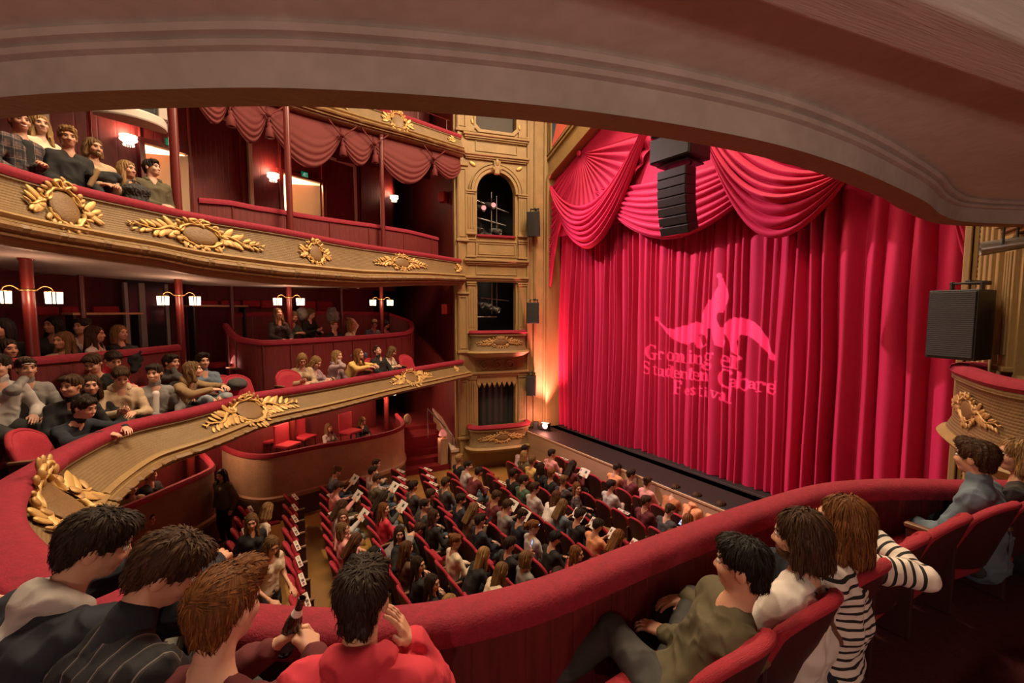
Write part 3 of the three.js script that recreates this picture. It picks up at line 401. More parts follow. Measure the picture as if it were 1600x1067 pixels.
// ---------------------------------------------------------------- second balcony: back wall, doors, lamps, columns
const wallPos = (L, s, extra = 0) => { const q = L.at(s); return V(q.x - q.n.x * (q.d + extra), 0, q.z - q.n.z * (q.d + extra)); };
function wallFind(L, px, from, to) { let b = 0, e = 1e9; for (let i = 0; i <= 900; i++) { const s = from + (to - from) * i / 900, p = wallPos(L, s); p.y = 7; const q = toPx(p); if (q[2] < 0.3) continue; const k = Math.abs(q[0] - px); if (k < e) { e = k; b = s; } } return b; }
const facing = (n) => Math.atan2(n.x, n.z); // turn of a thing whose front is +z
{
  const cuts = [0.0, ...[640, 565, 505, 440, 380, 300, 222, 145, 60].map((px) => wallFind(B2, px, 0, 11)), 12.5, 15, 18, B2.len], doors = [3, 6];
  const w = tag(group('wall_rear_second'), null, null, null, 'structure');
  const top = 9.3;
  const doorTop = (px, py, s) => { const p = wallPos(B2, s); return yFrom(p.x, p.z, px, py); };
  cuts.slice(0, -1).forEach((s0, i) => {
    const s1 = cuts[i + 1], isD = doors.includes(i), y0 = isD ? doorTop((i === 3 ? 472 : 262), i === 3 ? 277 : 231, (s0 + s1) / 2) : 5.3;
    const g = B2.sweep((q) => [[-q.d, y0, 1], [-q.d, top, 1]], { s0: s0 - 0.06, s1: s1 + 0.06, crease: 0 }); mesh(isD ? 'lintel' : 'panel', g, MT.wallRed, w);
    const a = wallPos(B2, s0, -0.02); mesh('batten', box(0.035, top - 5.4, 0.035, a.x, (top + 5.4) / 2, a.z, 0.006), MT.woodRed, w);
    if (isD) { // lit corridor behind the opening, door leaf standing open
      const A = wallPos(B2, s0), Bq = wallPos(B2, s1), m = (s0 + s1) / 2, q = B2.at(m), n = q.n, c = A.clone().add(Bq).multiplyScalar(0.5), wd = A.distanceTo(Bq), ry = facing(n), back = c.clone().addScaledVector(n, -1.5);
      const cor = tag(group('wall_corridor', [back.x, 5.42, back.z], ry), null, null, null, 'structure');
      mesh('corridor_wall', merge([box(3.2, 3.4, 0.08, 0, 1.6, 0, 0), box(0.08, 3.4, 1.5, -1.6, 1.6, 0.75, 0), box(0.08, 3.4, 1.5, 1.6, 1.6, 0.75, 0), box(3.2, 0.08, 1.5, 0, 3.3, 0.75, 0), box(3.2, 0.06, 1.5, 0, -0.03, 0.75, 0)]), MT.cream, cor);
      mesh('opening_frame', merge([-1, 1].flatMap((k) => [box(0.09, y0 - 5.42, 0.14, k * (wd / 2), (y0 - 5.42) / 2, 1.5, 0.01)]).concat([box(wd + 0.2, 0.09, 0.14, 0, y0 - 5.42, 1.5, 0.01)])), MT.woodRed, cor);
      const lamp = tag(group('corridor_lamp', [back.x + n.x * 0.75, 8.5, back.z + n.z * 0.75], ry), i === 3 ? 'ceiling lamp of the corridor behind the second open doorway' : 'ceiling lamp of the corridor behind the leftmost open doorway', 'lamp');
      mesh('glass_disc', at(lathe([[0, -0.06], [0.12, -0.05], [0.17, 0], [0, 0.01]], 16), [0, 0, 0]), mat([0.9, 0.8, 0.6], 0.5, { emissive: new THREE.Color(1, 0.72, 0.40), emissiveIntensity: 3 }), lamp);
      point([0, -0.12, 0], new THREE.Color(1, 0.70, 0.38), LIGHT.corridor, 6, lamp);
      const dl = tag(group('door_leaf', [Bq.x, 5.42, Bq.z], ry), i === 3 ? 'narrow door leaf folded back at the second upper doorway' : 'pale panelled door leaf standing open at the leftmost upper doorway', 'door');
      const dh = y0 - 5.5;
      if (i === 6) { const A2 = at(group('hinge', [0, 0, 0], 0, dl), [0, 0, 0]); }
      const leafG = new THREE.Group(); leafG.name = 'leaf'; dl.add(leafG); const pivot = A.distanceTo(CAM) > Bq.distanceTo(CAM) ? 0 : 0;
      const far = wallPos(B2, Math.min(s0, s1)); dl.position.set(far.x, 5.42, far.z); dl.rotation.y = ry + 2.35;
      add(new THREE.Mesh(merge([box(0.75, dh, 0.045, 0.38, dh / 2, 0, 0.006), frameRing(0.1, 0.66, 0.2, dh * 0.42, 0.03, 0.012, 0.022), frameRing(0.1, 0.66, dh * 0.48, dh - 0.15, 0.03, 0.012, 0.022)]), mat([0.5, 0.36, 0.28], 0.5)), leafG).name = 'panel';
      leafG.children[0].name = 'board'; const hd = mesh('handle', bar([0.68, 1.02, 0.06], [0.57, 1.02, 0.06], 0.011), MT.brass, leafG);
      // exit sign over the opening
      const sp = i === 3 ? [475, 273] : [268, 224], ss = wallFind(B2, sp[0], 0, 11), wp = wallPos(B2, ss, -0.06), ey = yFrom(wp.x, wp.z, sp[0], sp[1]);
      const cv = document.createElement('canvas'); cv.width = 128; cv.height = 96; const cx = cv.getContext('2d'); cx.fillStyle = '#0a8a5c'; cx.fillRect(0, 0, 128, 96); cx.fillStyle = '#d8fff0'; cx.fillRect(78, 14, 34, 70); cx.fillStyle = '#0a8a5c'; cx.fillRect(84, 20, 22, 64); cx.fillStyle = '#d8fff0'; cx.beginPath(); cx.arc(58, 22, 9, 0, 7); cx.fill(); cx.lineWidth = 10; cx.strokeStyle = '#d8fff0'; cx.beginPath(); cx.moveTo(56, 34); cx.lineTo(48, 56); cx.lineTo(62, 66); cx.lineTo(56, 86); cx.moveTo(48, 56); cx.lineTo(28, 74); cx.moveTo(56, 36); cx.lineTo(76, 48); cx.moveTo(54, 36); cx.lineTo(34, 48); cx.stroke();
      const tx = new THREE.CanvasTexture(cv); tx.colorSpace = THREE.SRGBColorSpace;
      const es = tag(group('exit_sign', [wp.x, ey, wp.z], facing(B2.at(ss).n)), i === 3 ? 'small green emergency exit sign above the second upper doorway' : 'small green emergency exit sign above the leftmost upper doorway', 'sign');
      mesh('housing', box(0.2, 0.15, 0.05, 0, 0, 0, 0.008), MT.black, es); mesh('lit_face', new THREE.PlaneGeometry(0.18, 0.13).translate(0, 0, 0.027), mat([0.02, 0.2, 0.12], 0.4, { map: tx, emissive: new THREE.Color(1, 1, 1), emissiveMap: tx, emissiveIntensity: 0.45 }), es);
      if (i === 3) { const aw = tag(group('window_1', [back.x, 5.42, back.z], ry), null, null, null, 'structure'); mesh('arched_frame', plate([...archPts(-0.7, 0.5, 0.3, 1.55, 0.5)], 0.06, 0.01, [archPts(-0.6, 0.4, 0.36, 1.5, 0.44)]).translate(0, 0, 0.04), mat([0.42, 0.36, 0.30], 0.6), aw); mesh('pane', plate(archPts(-0.6, 0.4, 0.36, 1.5, 0.44), 0.01, 0.001).translate(0, 0, 0.05), mat([0.12, 0.12, 0.12], 0.2), aw); mesh('mullion', box(0.03, 1.6, 0.03, -0.1, 1.1, 0.07), mat([0.42, 0.36, 0.30], 0.6), aw); }
    }
  });
}
// crystal bowl lamps on the back wall
const crystal = mat([0.9, 0.8, 0.7], 0.25, { emissive: new THREE.Color(1, 0.72, 0.52), emissiveIntensity: 2.4 });
const crystalDim = mat([0.8, 0.6, 0.5], 0.25, { emissive: new THREE.Color(1, 0.60, 0.40), emissiveIntensity: 1.6 });
function wallLamp(px, py, label) {
  const s = wallFind(B2, px, 0, 11), q = B2.at(s), p = wallPos(B2, s, -0.13), y = yFrom(p.x, p.z, px, py), t = tag(group('wall_lamp', [p.x, y, p.z], facing(q.n)), label, 'lamp');
  mesh('back_plate', at(lathe([[0, 0.02], [0.05, 0.015], [0.06, 0]], 14), [0, 0, -0.12], 0, Math.PI / 2), MT.brass, t); mesh('arm', tube([[0, 0, -0.12], [0, -0.05, -0.06], [0, 0.05, 0]], 0.009), MT.brass, t);
  mesh('crystal_bowl', lathe([[0.0, -0.09], [0.07, -0.08], [0.115, -0.02], [0.13, 0.06], [0.12, 0.06], [0.1, -0.01], [0.0, -0.07]], 14), crystal, t);
  const dr = []; for (let i = 0; i < 14; i++) { const a = i / 14 * 6.283; dr.push(new THREE.OctahedronGeometry(0.014).scale(1, 1.8, 1).translate(Math.cos(a) * 0.12, -0.01, Math.sin(a) * 0.12), new THREE.OctahedronGeometry(0.012).scale(1, 1.8, 1).translate(Math.cos(a) * 0.075, -0.105, Math.sin(a) * 0.075)); }
  mesh('crystal_drops', merge(dr), crystal, t); point([0, 0.16, 0.02], new THREE.Color(1, 0.50, 0.30), LIGHT.wallLamp, 2, t);
}
wallLamp(199, 217, 'glowing crystal wall lamp beside the leftmost upper doorway'); wallLamp(423, 275, 'glowing crystal wall lamp left of the second upper doorway'); wallLamp(612, 309, 'glowing crystal wall lamp nearest the red side wall, upper balcony');
function column(L, px, o, y0, y1, r, label, from, to) {
  const p = L.pos(L.find(px, o, 0, from, to), o), t = tag(group('column', [p.x, y0, p.z]), label, 'column'), h = y1 - y0;
  mesh('shaft', lathe([[r * 0.96, 0.08], [r, 0.2], [r * 0.96, h - 0.16]], 20), MT.woodRed, t); mesh('base', lathe([[r * 1.5, 0], [r * 1.5, 0.04], [r * 1.2, 0.07], [r, 0.1]], 20), MT.woodRed, t);
  mesh('capital', lathe([[r, h - 0.18], [r * 1.25, h - 0.14], [r * 1.1, h - 0.1], [r * 1.5, h - 0.05], [r * 1.5, h]], 20), MT.woodRed, t); return { t, p, h };
}
column(B2, 278, -0.5, 5.42, 9.05, 0.065, 'slim red iron column by the leftmost upper doorway', 4, 11); column(B2, 454, -0.55, 5.42, 9.05, 0.06, 'slim red iron column before the second upper doorway', 0, 8); column(B2, 599, -0.55, 5.42, 9.05, 0.055, 'slim red iron column left of the third upper wall lamp', 0, 8);
// a low partition is a curved panel with a padded rail
function partition(name, pts, y0, label, m = MT.wallRed, opts = {}) {
  const L = new Line(pts, opts.n ?? 80, opts.mid ?? [2, 6]), t = tag(group(name), label, 'partition');
  mesh('padded_rail', L.sweep(() => [[0.05, -0.05], [0.055, 0.0], [0.03, 0.04], [-0.03, 0.045], [-0.06, 0.01], [-0.055, -0.05], [0.05, -0.05]], { crease: 0.9 }), MT.velvet, t);
  if (opts.tan) { mesh('panel', L.sweep((q) => [[0.02, -0.04], [0.025, -0.3], [0.03, -(q.y - y0) * 0.62]]), m, t); mesh('base_moulding', L.sweep((q) => [[0.03, -(q.y - y0) * 0.62], [0.075, -(q.y - y0) * 0.64], [0.06, -(q.y - y0) * 0.68], [0.05, -(q.y - y0) * 0.7]]), MT.apron, t); mesh('plinth', L.sweep((q) => [[0.05, -(q.y - y0) * 0.7], [0.055, -(q.y - y0)]]), mat([0.10, 0.055, 0.03], 0.7), t); mesh('lining', L.sweep((q) => [[-0.04, -0.04], [-0.04, -(q.y - y0)]]), MT.wallRed, t); }
  else { mesh('panel', L.sweep((q) => [[0.02, -0.04], [0.02, y0 - q.y]], { crease: 0 }), m, t); mesh('lining', L.sweep((q) => [[-0.03, -0.04], [-0.03, y0 - q.y]], { crease: 0 }), m, t);
    const bt = []; for (let s = 0.5; s < L.len; s += opts.batten ?? 1.1) { const a = L.pos(s, 0.025), q = L.at(s); bt.push(box(0.025, q.y - y0 - 0.05, 0.02, a.x, (q.y + y0) / 2 - 0.02, a.z, 0.004)); } if (bt.length) mesh('battens', merge(bt), MT.woodRed, t); }
  return { L, t };
}
const sp = (L, l, from, to) => l.map(([px, o, py]) => { const p = seen(L, px, o, py, from, to); return [p.x, p.z, p.y, 1, 0]; });
partition('balcony_partition', sp(B2, [[312, -0.95, 313], [360, -0.85, 317], [400, -0.8, 325], [500, -0.75, 341], [580, -0.7, 352], [640, -0.65, 362], [684, -0.62, 373]], 0, 8), 5.4, 'long red panelled partition with wavy rail inside the upper balcony', MT.wallRed, { batten: 1.05 });

// ---------------------------------------------------------------- first balcony: columns with twin lamps, partitions, far seats
function twinLamp(c, y, label, power = LIGHT.sconce, tint = new THREE.Color(1, 0.52, 0.30)) {
  const n = V(CAM.x - c.p.x, 0, CAM.z - c.p.z).normalize(), ry = facing(n), t = tag(group('twin_lamp', [c.p.x, y, c.p.z], ry), label, 'lamp');
  mesh('collar', merge([at(new THREE.TorusGeometry(0.07, 0.014, 8, 20), [0, 0.06, 0], 0, Math.PI / 2)]), MT.brass, t);
  for (const s of [-1, 1]) { mesh('arm', tube([[s * 0.06, 0.05, 0.0], [s * 0.14, 0.11, 0.04], [s * 0.2, 0.09, 0.05], [s * 0.22, 0.05, 0.05]], 0.008), MT.brass, t);
    const d = []; for (let i = 0; i < 12; i++) { const a = i / 12 * 6.283, r = 0.075; d.push(bar([s * 0.22 + Math.cos(a) * r, 0.04, 0.05 + Math.sin(a) * r], [s * 0.22 + Math.cos(a) * r * 0.92, -0.11, 0.05 + Math.sin(a) * r * 0.92], 0.012, 6)); }
    mesh('crystal_fringe', merge(d), crystal, t); mesh('shade_ring', at(new THREE.TorusGeometry(0.078, 0.008, 6, 18), [s * 0.22, 0.045, 0.05], 0, Math.PI / 2), MT.brass, t);
  }
  point([0, -0.03, 0.32], tint, power, 3, t);
}
for (const [px, py, o, r, y0, from, to, lab] of [[58, 461, -1.75, 0.065, 2.6, 6, 11.5, 'leftmost'], [288, 467, -1.8, 0.058, 2.6, 3, 11, 'second'], [456, 469, -1.75, 0.055, 2.6, 0, 9, 'third'], [598, 471, -1.5, 0.052, 2.6, 0, 8, 'farthest']]) {
  const c = column(B1, px, o, y0, 5.5, r, `${lab} red column of the first balcony, carrying twin crystal lamps`, from, to); twinLamp(c, yFrom(c.p.x, c.p.z, px, py), `twin crystal lamps glowing on the ${lab} red column of the first balcony`);
}
for (const [px, o, from, to, lab] of [[138, -3.0, 5, 11, 'thin red post behind the left group of the first balcony'], [367, -3.0, 2, 9, 'thin red post at the left end of the raised box, first balcony'], [536, -2.6, 0, 8, 'thin red post in the middle of the raised box, first balcony']]) column(B1, px, o, 2.6, 5.5, 0.045, lab, from, to);
partition('balcony_partition', sp(B1, [[-60, -1.5, 570], [20, -1.5, 566], [72, -1.5, 562], [131, -1.5, 557], [180, -1.5, 552], [225, -1.5, 548], [284, -1.5, 542]], 3, 12), 2.6, 'straight red partition behind the front row at the left, first balcony', MT.wallRed, { batten: 3 });
partition('balcony_partition', sp(B1, [[356, -2.6, 508], [364, -2.0, 519], [380, -1.45, 530], [412, -1.15, 535], [460, -1.1, 533], [530, -1.05, 529], [600, -1.0, 524], [636, -1.0, 520], [645, -1.25, 513], [640, -1.7, 502], [610, -2.2, 491]], 0, 9), 2.6, 'curved red panelled box partition with padded rail, far first balcony', MT.wallRed, { batten: 0.55, n: 120 });
partition('balcony_partition', sp(B1, [[361, -3.2, 492], [450, -3.0, 489], [530, -2.8, 489], [606, -2.4, 490]], 0, 9), 2.6, 'dark red rear partition of the raised box, first balcony', MT.wallRed, { batten: 0.8 });
// rows of red bench backs with a narrow shelf, far back
function benchRow(list, o, from, to, label, grp) {
  for (const [a, b, y0, y1] of list) { const A = seen(B1, a, o, y0, from, to), Bq = seen(B1, b, o, y0, from, to), lo = yFrom(A.x, A.z, a, y1), m = A.clone().add(Bq).multiplyScalar(0.5), d = Bq.clone().sub(A), ry = Math.atan2(d.x, d.z) - Math.PI / 2, len = Math.hypot(d.x, d.z), h = A.y - lo;
    const t = tag(group('rear_chair', [m.x, 3.1, m.z], ry), label(list.findIndex((q) => q[0] === a)), 'seat', grp); mesh('back_cushion', box(len * 0.94, h, 0.09, 0, A.y - 3.1 - h / 2, 0, 0.03), MT.seatRed, t); mesh('seat_cushion', box(len * 0.9, 0.1, 0.4, 0, 0.42, 0.24, 0.03), MT.seatRed, t); mesh('leg', box(len * 0.8, 0.4, 0.05, 0, 0.2, 0.1), MT.wood, t); }
}
const ORD = ['first', 'second', 'third', 'fourth', 'fifth', 'sixth', 'seventh', 'eighth', 'ninth', 'tenth', 'eleventh', 'twelfth', 'thirteenth', 'fourteenth'];
benchRow([[58, 101, 478, 493], [103, 134, 478, 493], [150, 193, 478, 491]], -3.5, 5, 11, (i) => `red rear seat left of the dark window, ${ORD[i]} from the left column`, 'rear seats left of the window');
benchRow([[312, 346, 469, 478], [348, 380, 469, 478], [381, 410, 469, 479], [411, 441, 469, 482], [470, 496, 470, 488], [497, 522, 470, 488]], -3.4, 0, 9, (i) => `red rear seat above the raised box, ${ORD[i]} from the left`, 'rear seats above the raised box');
for (const [a, b, py, o, lab] of [[112, 222, 490, -3.15, 'long narrow wooden shelf before the rear seats, left of the dark window'], [300, 386, 478, -3.15, 'narrow wooden shelf before the rear seats, right of the second column']]) {
  const A = seen(B1, a, o, py, 2, 11), Bq = seen(B1, b, o, py, 2, 11), d = Bq.clone().sub(A), t = tag(group('bar_shelf', [(A.x + Bq.x) / 2, 3.1, (A.z + Bq.z) / 2], Math.atan2(d.x, d.z) - Math.PI / 2), lab, 'shelf'), len = Math.hypot(d.x, d.z), y = (A.y + Bq.y) / 2 - 3.1;
  mesh('top', box(len, 0.04, 0.3, 0, y, 0, 0.008), MT.table, t); for (const s of [-1, 1]) mesh('support', box(0.04, y, 0.2, s * (len / 2 - 0.05), y / 2, 0), MT.black, t);
}
{ // dark glazed opening between the two benches
  const A = seen(B1, 203, -3.9, 450, 4, 11), Bq = seen(B1, 266, -3.9, 450, 4, 11), d = Bq.clone().sub(A), len = Math.hypot(d.x, d.z), t = tag(group('window_2', [(A.x + Bq.x) / 2, 3.1, (A.z + Bq.z) / 2], Math.atan2(d.x, d.z) - Math.PI / 2), null, null, null, 'structure');
  mesh('frame', merge([box(0.1, 2.1, 0.1, -len * 0.12, 1.1, 0), box(0.06, 2.1, 0.1, -len / 2, 1.1, 0), box(0.06, 2.1, 0.1, len / 2, 1.1, 0), box(len, 0.07, 0.14, 0, 0.62, 0.03)]), mat([0.35, 0.32, 0.30], 0.5), t); mesh('pane', box(len * 0.38, 1.6, 0.02, -len * 0.31, 1.4, 0, 0), mat([0.03, 0.035, 0.045], 0.15), t); mesh('pane', box(len * 0.62, 1.6, 0.02, len * 0.19, 1.4, 0, 0), mat([0.03, 0.03, 0.035], 0.15), t);
  mesh('sill', box(len * 1.05, 0.05, 0.3, 0, 0.6, 0.12), mat([0.5, 0.42, 0.38], 0.5), t); mesh('apron_panel', box(len, 0.55, 0.05, 0, 0.3, 0.05), mat([0.25, 0.18, 0.15], 0.6), t);
}
// little red loudspeakers on the side wall, steps and table lamps
for (const [px, py, lab] of [[692, 308, 'small red loudspeaker on the side wall of the upper balcony'], [697, 483, 'small red loudspeaker on the side wall of the first balcony']]) { const p = hitZ(px, py, 3.12), t = tag(group('wall_loudspeaker', [p.x, p.y, p.z], 0.5), lab, 'loudspeaker'); mesh('cabinet', box(0.22, 0.31, 0.2, 0, 0, 0, 0.02), mat([0.5, 0.03, 0.035], 0.5), t); mesh('bracket', box(0.04, 0.05, 0.16, 0, -0.05, -0.1), MT.black, t); }
function tableLamp(p, label) { const t = tag(group('table_lamp', [p.x, p.y, p.z]), label, 'lamp'); mesh('base', lathe([[0.05, 0], [0.05, 0.015], [0.012, 0.03], [0.01, 0.14]], 14), MT.brass, t); mesh('shade', lathe([[0.12, 0.08], [0.118, 0.1], [0.095, 0.18], [0.05, 0.24], [0.0, 0.26]], 18), mat([0.55, 0.2, 0.22], 0.5, { emissive: new THREE.Color(1, 0.28, 0.24), emissiveIntensity: 0.35 }), t); mesh('finial', new THREE.SphereGeometry(0.014, 8, 6).translate(0, 0.27, 0), MT.brass, t); point([0, 0.05, 0.2], new THREE.Color(1, 0.4, 0.3), 0.25, 3, t); }
{ const p = seen(B1, 373, -1.7, 573, 1, 9); const tb = tag(group('side_table', [p.x, 2.6, p.z]), 'dark little table under the lamp by the left end of the raised box', 'table'); mesh('top', cyl(0.2, 0.2, 0.03, 0, p.y - 2.6 - 0.015, 0, 20), MT.wood, tb); mesh('leg', cyl(0.03, 0.025, p.y - 2.63, 0, (p.y - 2.63) / 2, 0), MT.wood, tb); tableLamp(p, 'small pink shaded table lamp by the raised box, first balcony'); }

// ---------------------------------------------------------------- ground floor under the first balcony
const gl = (l) => l.map(([px, py, y]) => { const q = hitY(px, py, y); return [q.x, q.z, y, 1, 0]; });
struct('floor_parterre', merge([box(4.2, 0.9, 12, -8.6, 0.45, 9.3, 0), box(3.2, 0.9, 6, -5.6, 0.45, 14.2, 0)]), MT.carpet);
partition('parterre_partition', [...gl([[338, 688, 1.5], [352, 700, 1.5], [385, 711, 1.5], [420, 712, 1.5], [500, 697, 1.5], [560, 687, 1.5], [612, 675, 1.5], [628, 667, 1.5]]), [-6.2, 4.5, 1.5, 1, 0], [-7.2, 4.35, 1.5, 1, 0]], 0, 'tan curved partition with red rail in front of the rear stalls boxes', MT.apron, { tan: true, n: 110, mid: [2, 6] });
partition('parterre_partition', [...gl([[150, 812, 1.5], [180, 800, 1.5], [230, 779, 1.5], [280, 757, 1.5], [318, 740, 1.5], [331, 732, 1.5]]), [-5.3, 9.05, 1.5, 1, 0], [-6.2, 9.3, 1.55, 1, 0], [-7.4, 9.5, 1.8, 1, 0]], 0, 'dark tan partition with red rail beside the standing woman, lower left', mat([0.22, 0.12, 0.06], 0.7, { map: TX.plasterTone }), { tan: true, n: 90, mid: [0, 5] });
struct('floor_aisle_runner', box(1.3, 0.03, 1.6, -5.4, 0.015, 8.6, 0), MT.carpet);
{ // red carpeted steps at the far left corner of the stalls
  const a = hitY(636, 744, 0), b = hitY(704, 733, 0), t = tag(group('carpeted_steps', [(a.x + b.x) / 2, 0, (a.z + b.z) / 2], 0), 'red carpeted steps rising beside the lowest stage box', 'steps');
  const e = b.clone().sub(a), L = Math.hypot(e.x, e.z), ry = Math.atan2(e.x, e.z) - Math.PI / 2; t.rotation.y = ry;
  for (let i = 0; i < 6; i++) { mesh('step', box(L + 0.1, 0.17 * (i + 1), 0.34, 0, 0.085 * (i + 1), -0.17 - i * 0.3, 0.012), MT.carpet, t); if (i === 5) mesh('landing', box(L + 0.1, 1.02, 1.6, 0, 0.51, -2.6, 0.01), MT.carpet, t); }
  const c = tag(group('balustrade', [b.x, 0, b.z], ry), 'pale stone balustrade wedge with metal handrail beside the red steps', 'balustrade');
  mesh('wedge', plate([[-0.1, 0], [1.9, 0], [1.9, 1.35], [1.2, 1.2], [-0.1, 0.55]], 0.3, 0.02).rotateY(Math.PI / 2), MT.apron, c); mesh('coping', plate([[-0.15, 0.55], [1.2, 1.22], [1.9, 1.37], [1.9, 1.45], [1.18, 1.3], [-0.15, 0.63]], 0.36, 0.02).rotateY(Math.PI / 2).translate(-0.03, 0, 0), mat([0.6, 0.45, 0.34], 0.6), c);
  const r0 = hitX(668, 638, -6.4), r1 = hitX(707, 680, -5.75); const hr = tag(mesh('handrail', merge([tube([r0, r1], 0.018, 8, 8), bar(r1, V(r1.x, r1.y - 0.35, r1.z), 0.014), bar(r0, V(r0.x, r0.y - 0.9, r0.z), 0.014)]), MT.metal), 'thin slanting metal handrail above the red steps', 'handrail');
  const lp = hitX(692, 684, -5.9); tableLamp(lp, 'small pink globe lamp on the stone wedge beside the red steps'); const pd = tag(group('lamp_pedestal', [lp.x, 0, lp.z]), 'stone pedestal under the globe lamp beside the red steps', 'pedestal'); mesh('block', box(0.24, lp.y, 0.24, 0, lp.y / 2, 0, 0.02), MT.apron, pd);
}
for (const [px, py, x, lab] of [[458, 690, -6.6, 'red column with lamps behind the tan partition, left one'], [604, 660, -7.2, 'red column with lamps behind the tan partition, right one'], [298, 725, -5.4, 'red column at the dark tan partition, lower left']]) { const p = hitX(px, py, x), t = tag(group('column', [p.x, 0.9, p.z]), lab, 'column'), h = 1.6; mesh('shaft', cyl(0.075, 0.072, h, 0, h / 2, 0, 18), MT.woodRed, t); mesh('base', cyl(0.11, 0.09, 0.08, 0, 0.04, 0, 18), MT.woodRed, t); mesh('capital', cyl(0.08, 0.12, 0.08, 0, h - 0.04, 0, 18), MT.woodRed, t); { const c = { p: V(p.x, 0, p.z) }; twinLamp(c, 2.25, px < 400 ? 'twin crystal lamps on the red column at the dark tan partition' : lab.replace('red column with lamps', 'twin crystal lamps glowing on the red column'), LIGHT.parterre); } }

{ // downstand beam across the soffit over the camera
  const a = hitY(1310, 2, 5.42), b = hitY(1600, 112, 5.42), d = b.clone().sub(a), len = Math.hypot(d.x, d.z), m = a.clone().add(b).multiplyScalar(0.5);
  struct('trim_beam', at(merge([box(len * 4.5, 0.16, 0.16, 0, 0, 0, 0.02), box(len * 4.5, 0.05, 0.24, 0, 0.06, 0, 0.015)]), [m.x, 5.5, m.z], Math.atan2(d.x, d.z) - Math.PI / 2), MT.soffit);
}

// ---------------------------------------------------------------- people: bodies meshed from joined tapered capsules
function nets(f, lo, hi, cell) { // surface nets over a sparse grid
  const n = [0, 1, 2].map((k) => Math.ceil((hi[k] - lo[k]) / cell) + 1), [nx, ny, nz] = n, F = new Float32Array(nx * ny * nz), B = 4, ix = (i, j, k) => i + nx * (j + ny * k);
  for (let k = 0; k < nz; k += B) for (let j = 0; j < ny; j += B) for (let i = 0; i < nx; i += B) {
    const c = f(lo[0] + (i + 1.5) * cell, lo[1] + (j + 1.5) * cell, lo[2] + (k + 1.5) * cell), far = Math.abs(c) > cell * 5.2;
    for (let c2 = k; c2 < Math.min(nz, k + B); c2++) for (let b = j; b < Math.min(ny, j + B); b++) for (let a = i; a < Math.min(nx, i + B); a++) F[ix(a, b, c2)] = far ? c : f(lo[0] + a * cell, lo[1] + b * cell, lo[2] + c2 * cell);
  }
  const id = new Int32Array(nx * ny * nz).fill(-1), P = [], I = [], E = [[0, 1], [2, 3], [4, 5], [6, 7], [0, 2], [1, 3], [4, 6], [5, 7], [0, 4], [1, 5], [2, 6], [3, 7]];
  for (let k = 0; k < nz - 1; k++) for (let j = 0; j < ny - 1; j++) for (let i = 0; i < nx - 1; i++) {
    const v = []; let m = 0; for (let q = 0; q < 8; q++) { v[q] = F[ix(i + (q & 1), j + ((q >> 1) & 1), k + (q >> 2))]; if (v[q] < 0) m |= 1 << q; }
    if (m === 0 || m === 255) continue; let x = 0, y = 0, z = 0, c = 0;
    for (const [a, b] of E) if ((v[a] < 0) !== (v[b] < 0)) { const t = v[a] / (v[a] - v[b]); x += (a & 1) + ((b & 1) - (a & 1)) * t; y += ((a >> 1) & 1) + (((b >> 1) & 1) - ((a >> 1) & 1)) * t; z += (a >> 2) + ((b >> 2) - (a >> 2)) * t; c++; }
    id[ix(i, j, k)] = P.length / 3; P.push(lo[0] + (i + x / c) * cell, lo[1] + (j + y / c) * cell, lo[2] + (k + z / c) * cell);
  }
  const quad = (a, b, c, d, fl) => { if (a < 0 || b < 0 || c < 0 || d < 0) return; fl ? I.push(a, b, c, a, c, d) : I.push(a, c, b, a, d, c); };
  for (let k = 1; k < nz - 1; k++) for (let j = 1; j < ny - 1; j++) for (let i = 1; i < nx - 1; i++) {
    const s = F[ix(i, j, k)] < 0;
    if (s !== (F[ix(i + 1, j, k)] < 0)) quad(id[ix(i, j - 1, k - 1)], id[ix(i, j, k - 1)], id[ix(i, j, k)], id[ix(i, j - 1, k)], s);
    if (s !== (F[ix(i, j + 1, k)] < 0)) quad(id[ix(i - 1, j, k - 1)], id[ix(i - 1, j, k)], id[ix(i, j, k)], id[ix(i, j, k - 1)], s);
    if (s !== (F[ix(i, j, k + 1)] < 0)) quad(id[ix(i - 1, j - 1, k)], id[ix(i, j - 1, k)], id[ix(i, j, k)], id[ix(i - 1, j, k)], s);
  }
  const N = new Float32Array(P.length), e = cell * 0.5;
  for (let i = 0; i < P.length; i += 3) { const [x, y, z] = [P[i], P[i + 1], P[i + 2]], a = f(x + e, y - e, z - e), b = f(x - e, y - e, z + e), c = f(x - e, y + e, z - e), d = f(x + e, y + e, z + e); let gx = a - b - c + d, gy = -a - b + c + d, gz = -a + b - c + d; const l = Math.hypot(gx, gy, gz) || 1; N[i] = gx / l; N[i + 1] = gy / l; N[i + 2] = gz / l; }
  const g = new THREE.BufferGeometry(); g.setAttribute('position', new THREE.Float32BufferAttribute(P, 3)); g.setAttribute('normal', new THREE.BufferAttribute(N, 3)); g.setIndex(I);
  const uv = new Float32Array(P.length / 3 * 2); for (let i = 0; i < uv.length / 2; i++) { uv[2 * i] = P[3 * i] + P[3 * i + 2]; uv[2 * i + 1] = P[3 * i + 1]; } g.setAttribute('uv', new THREE.BufferAttribute(uv, 2));
  return g;
}
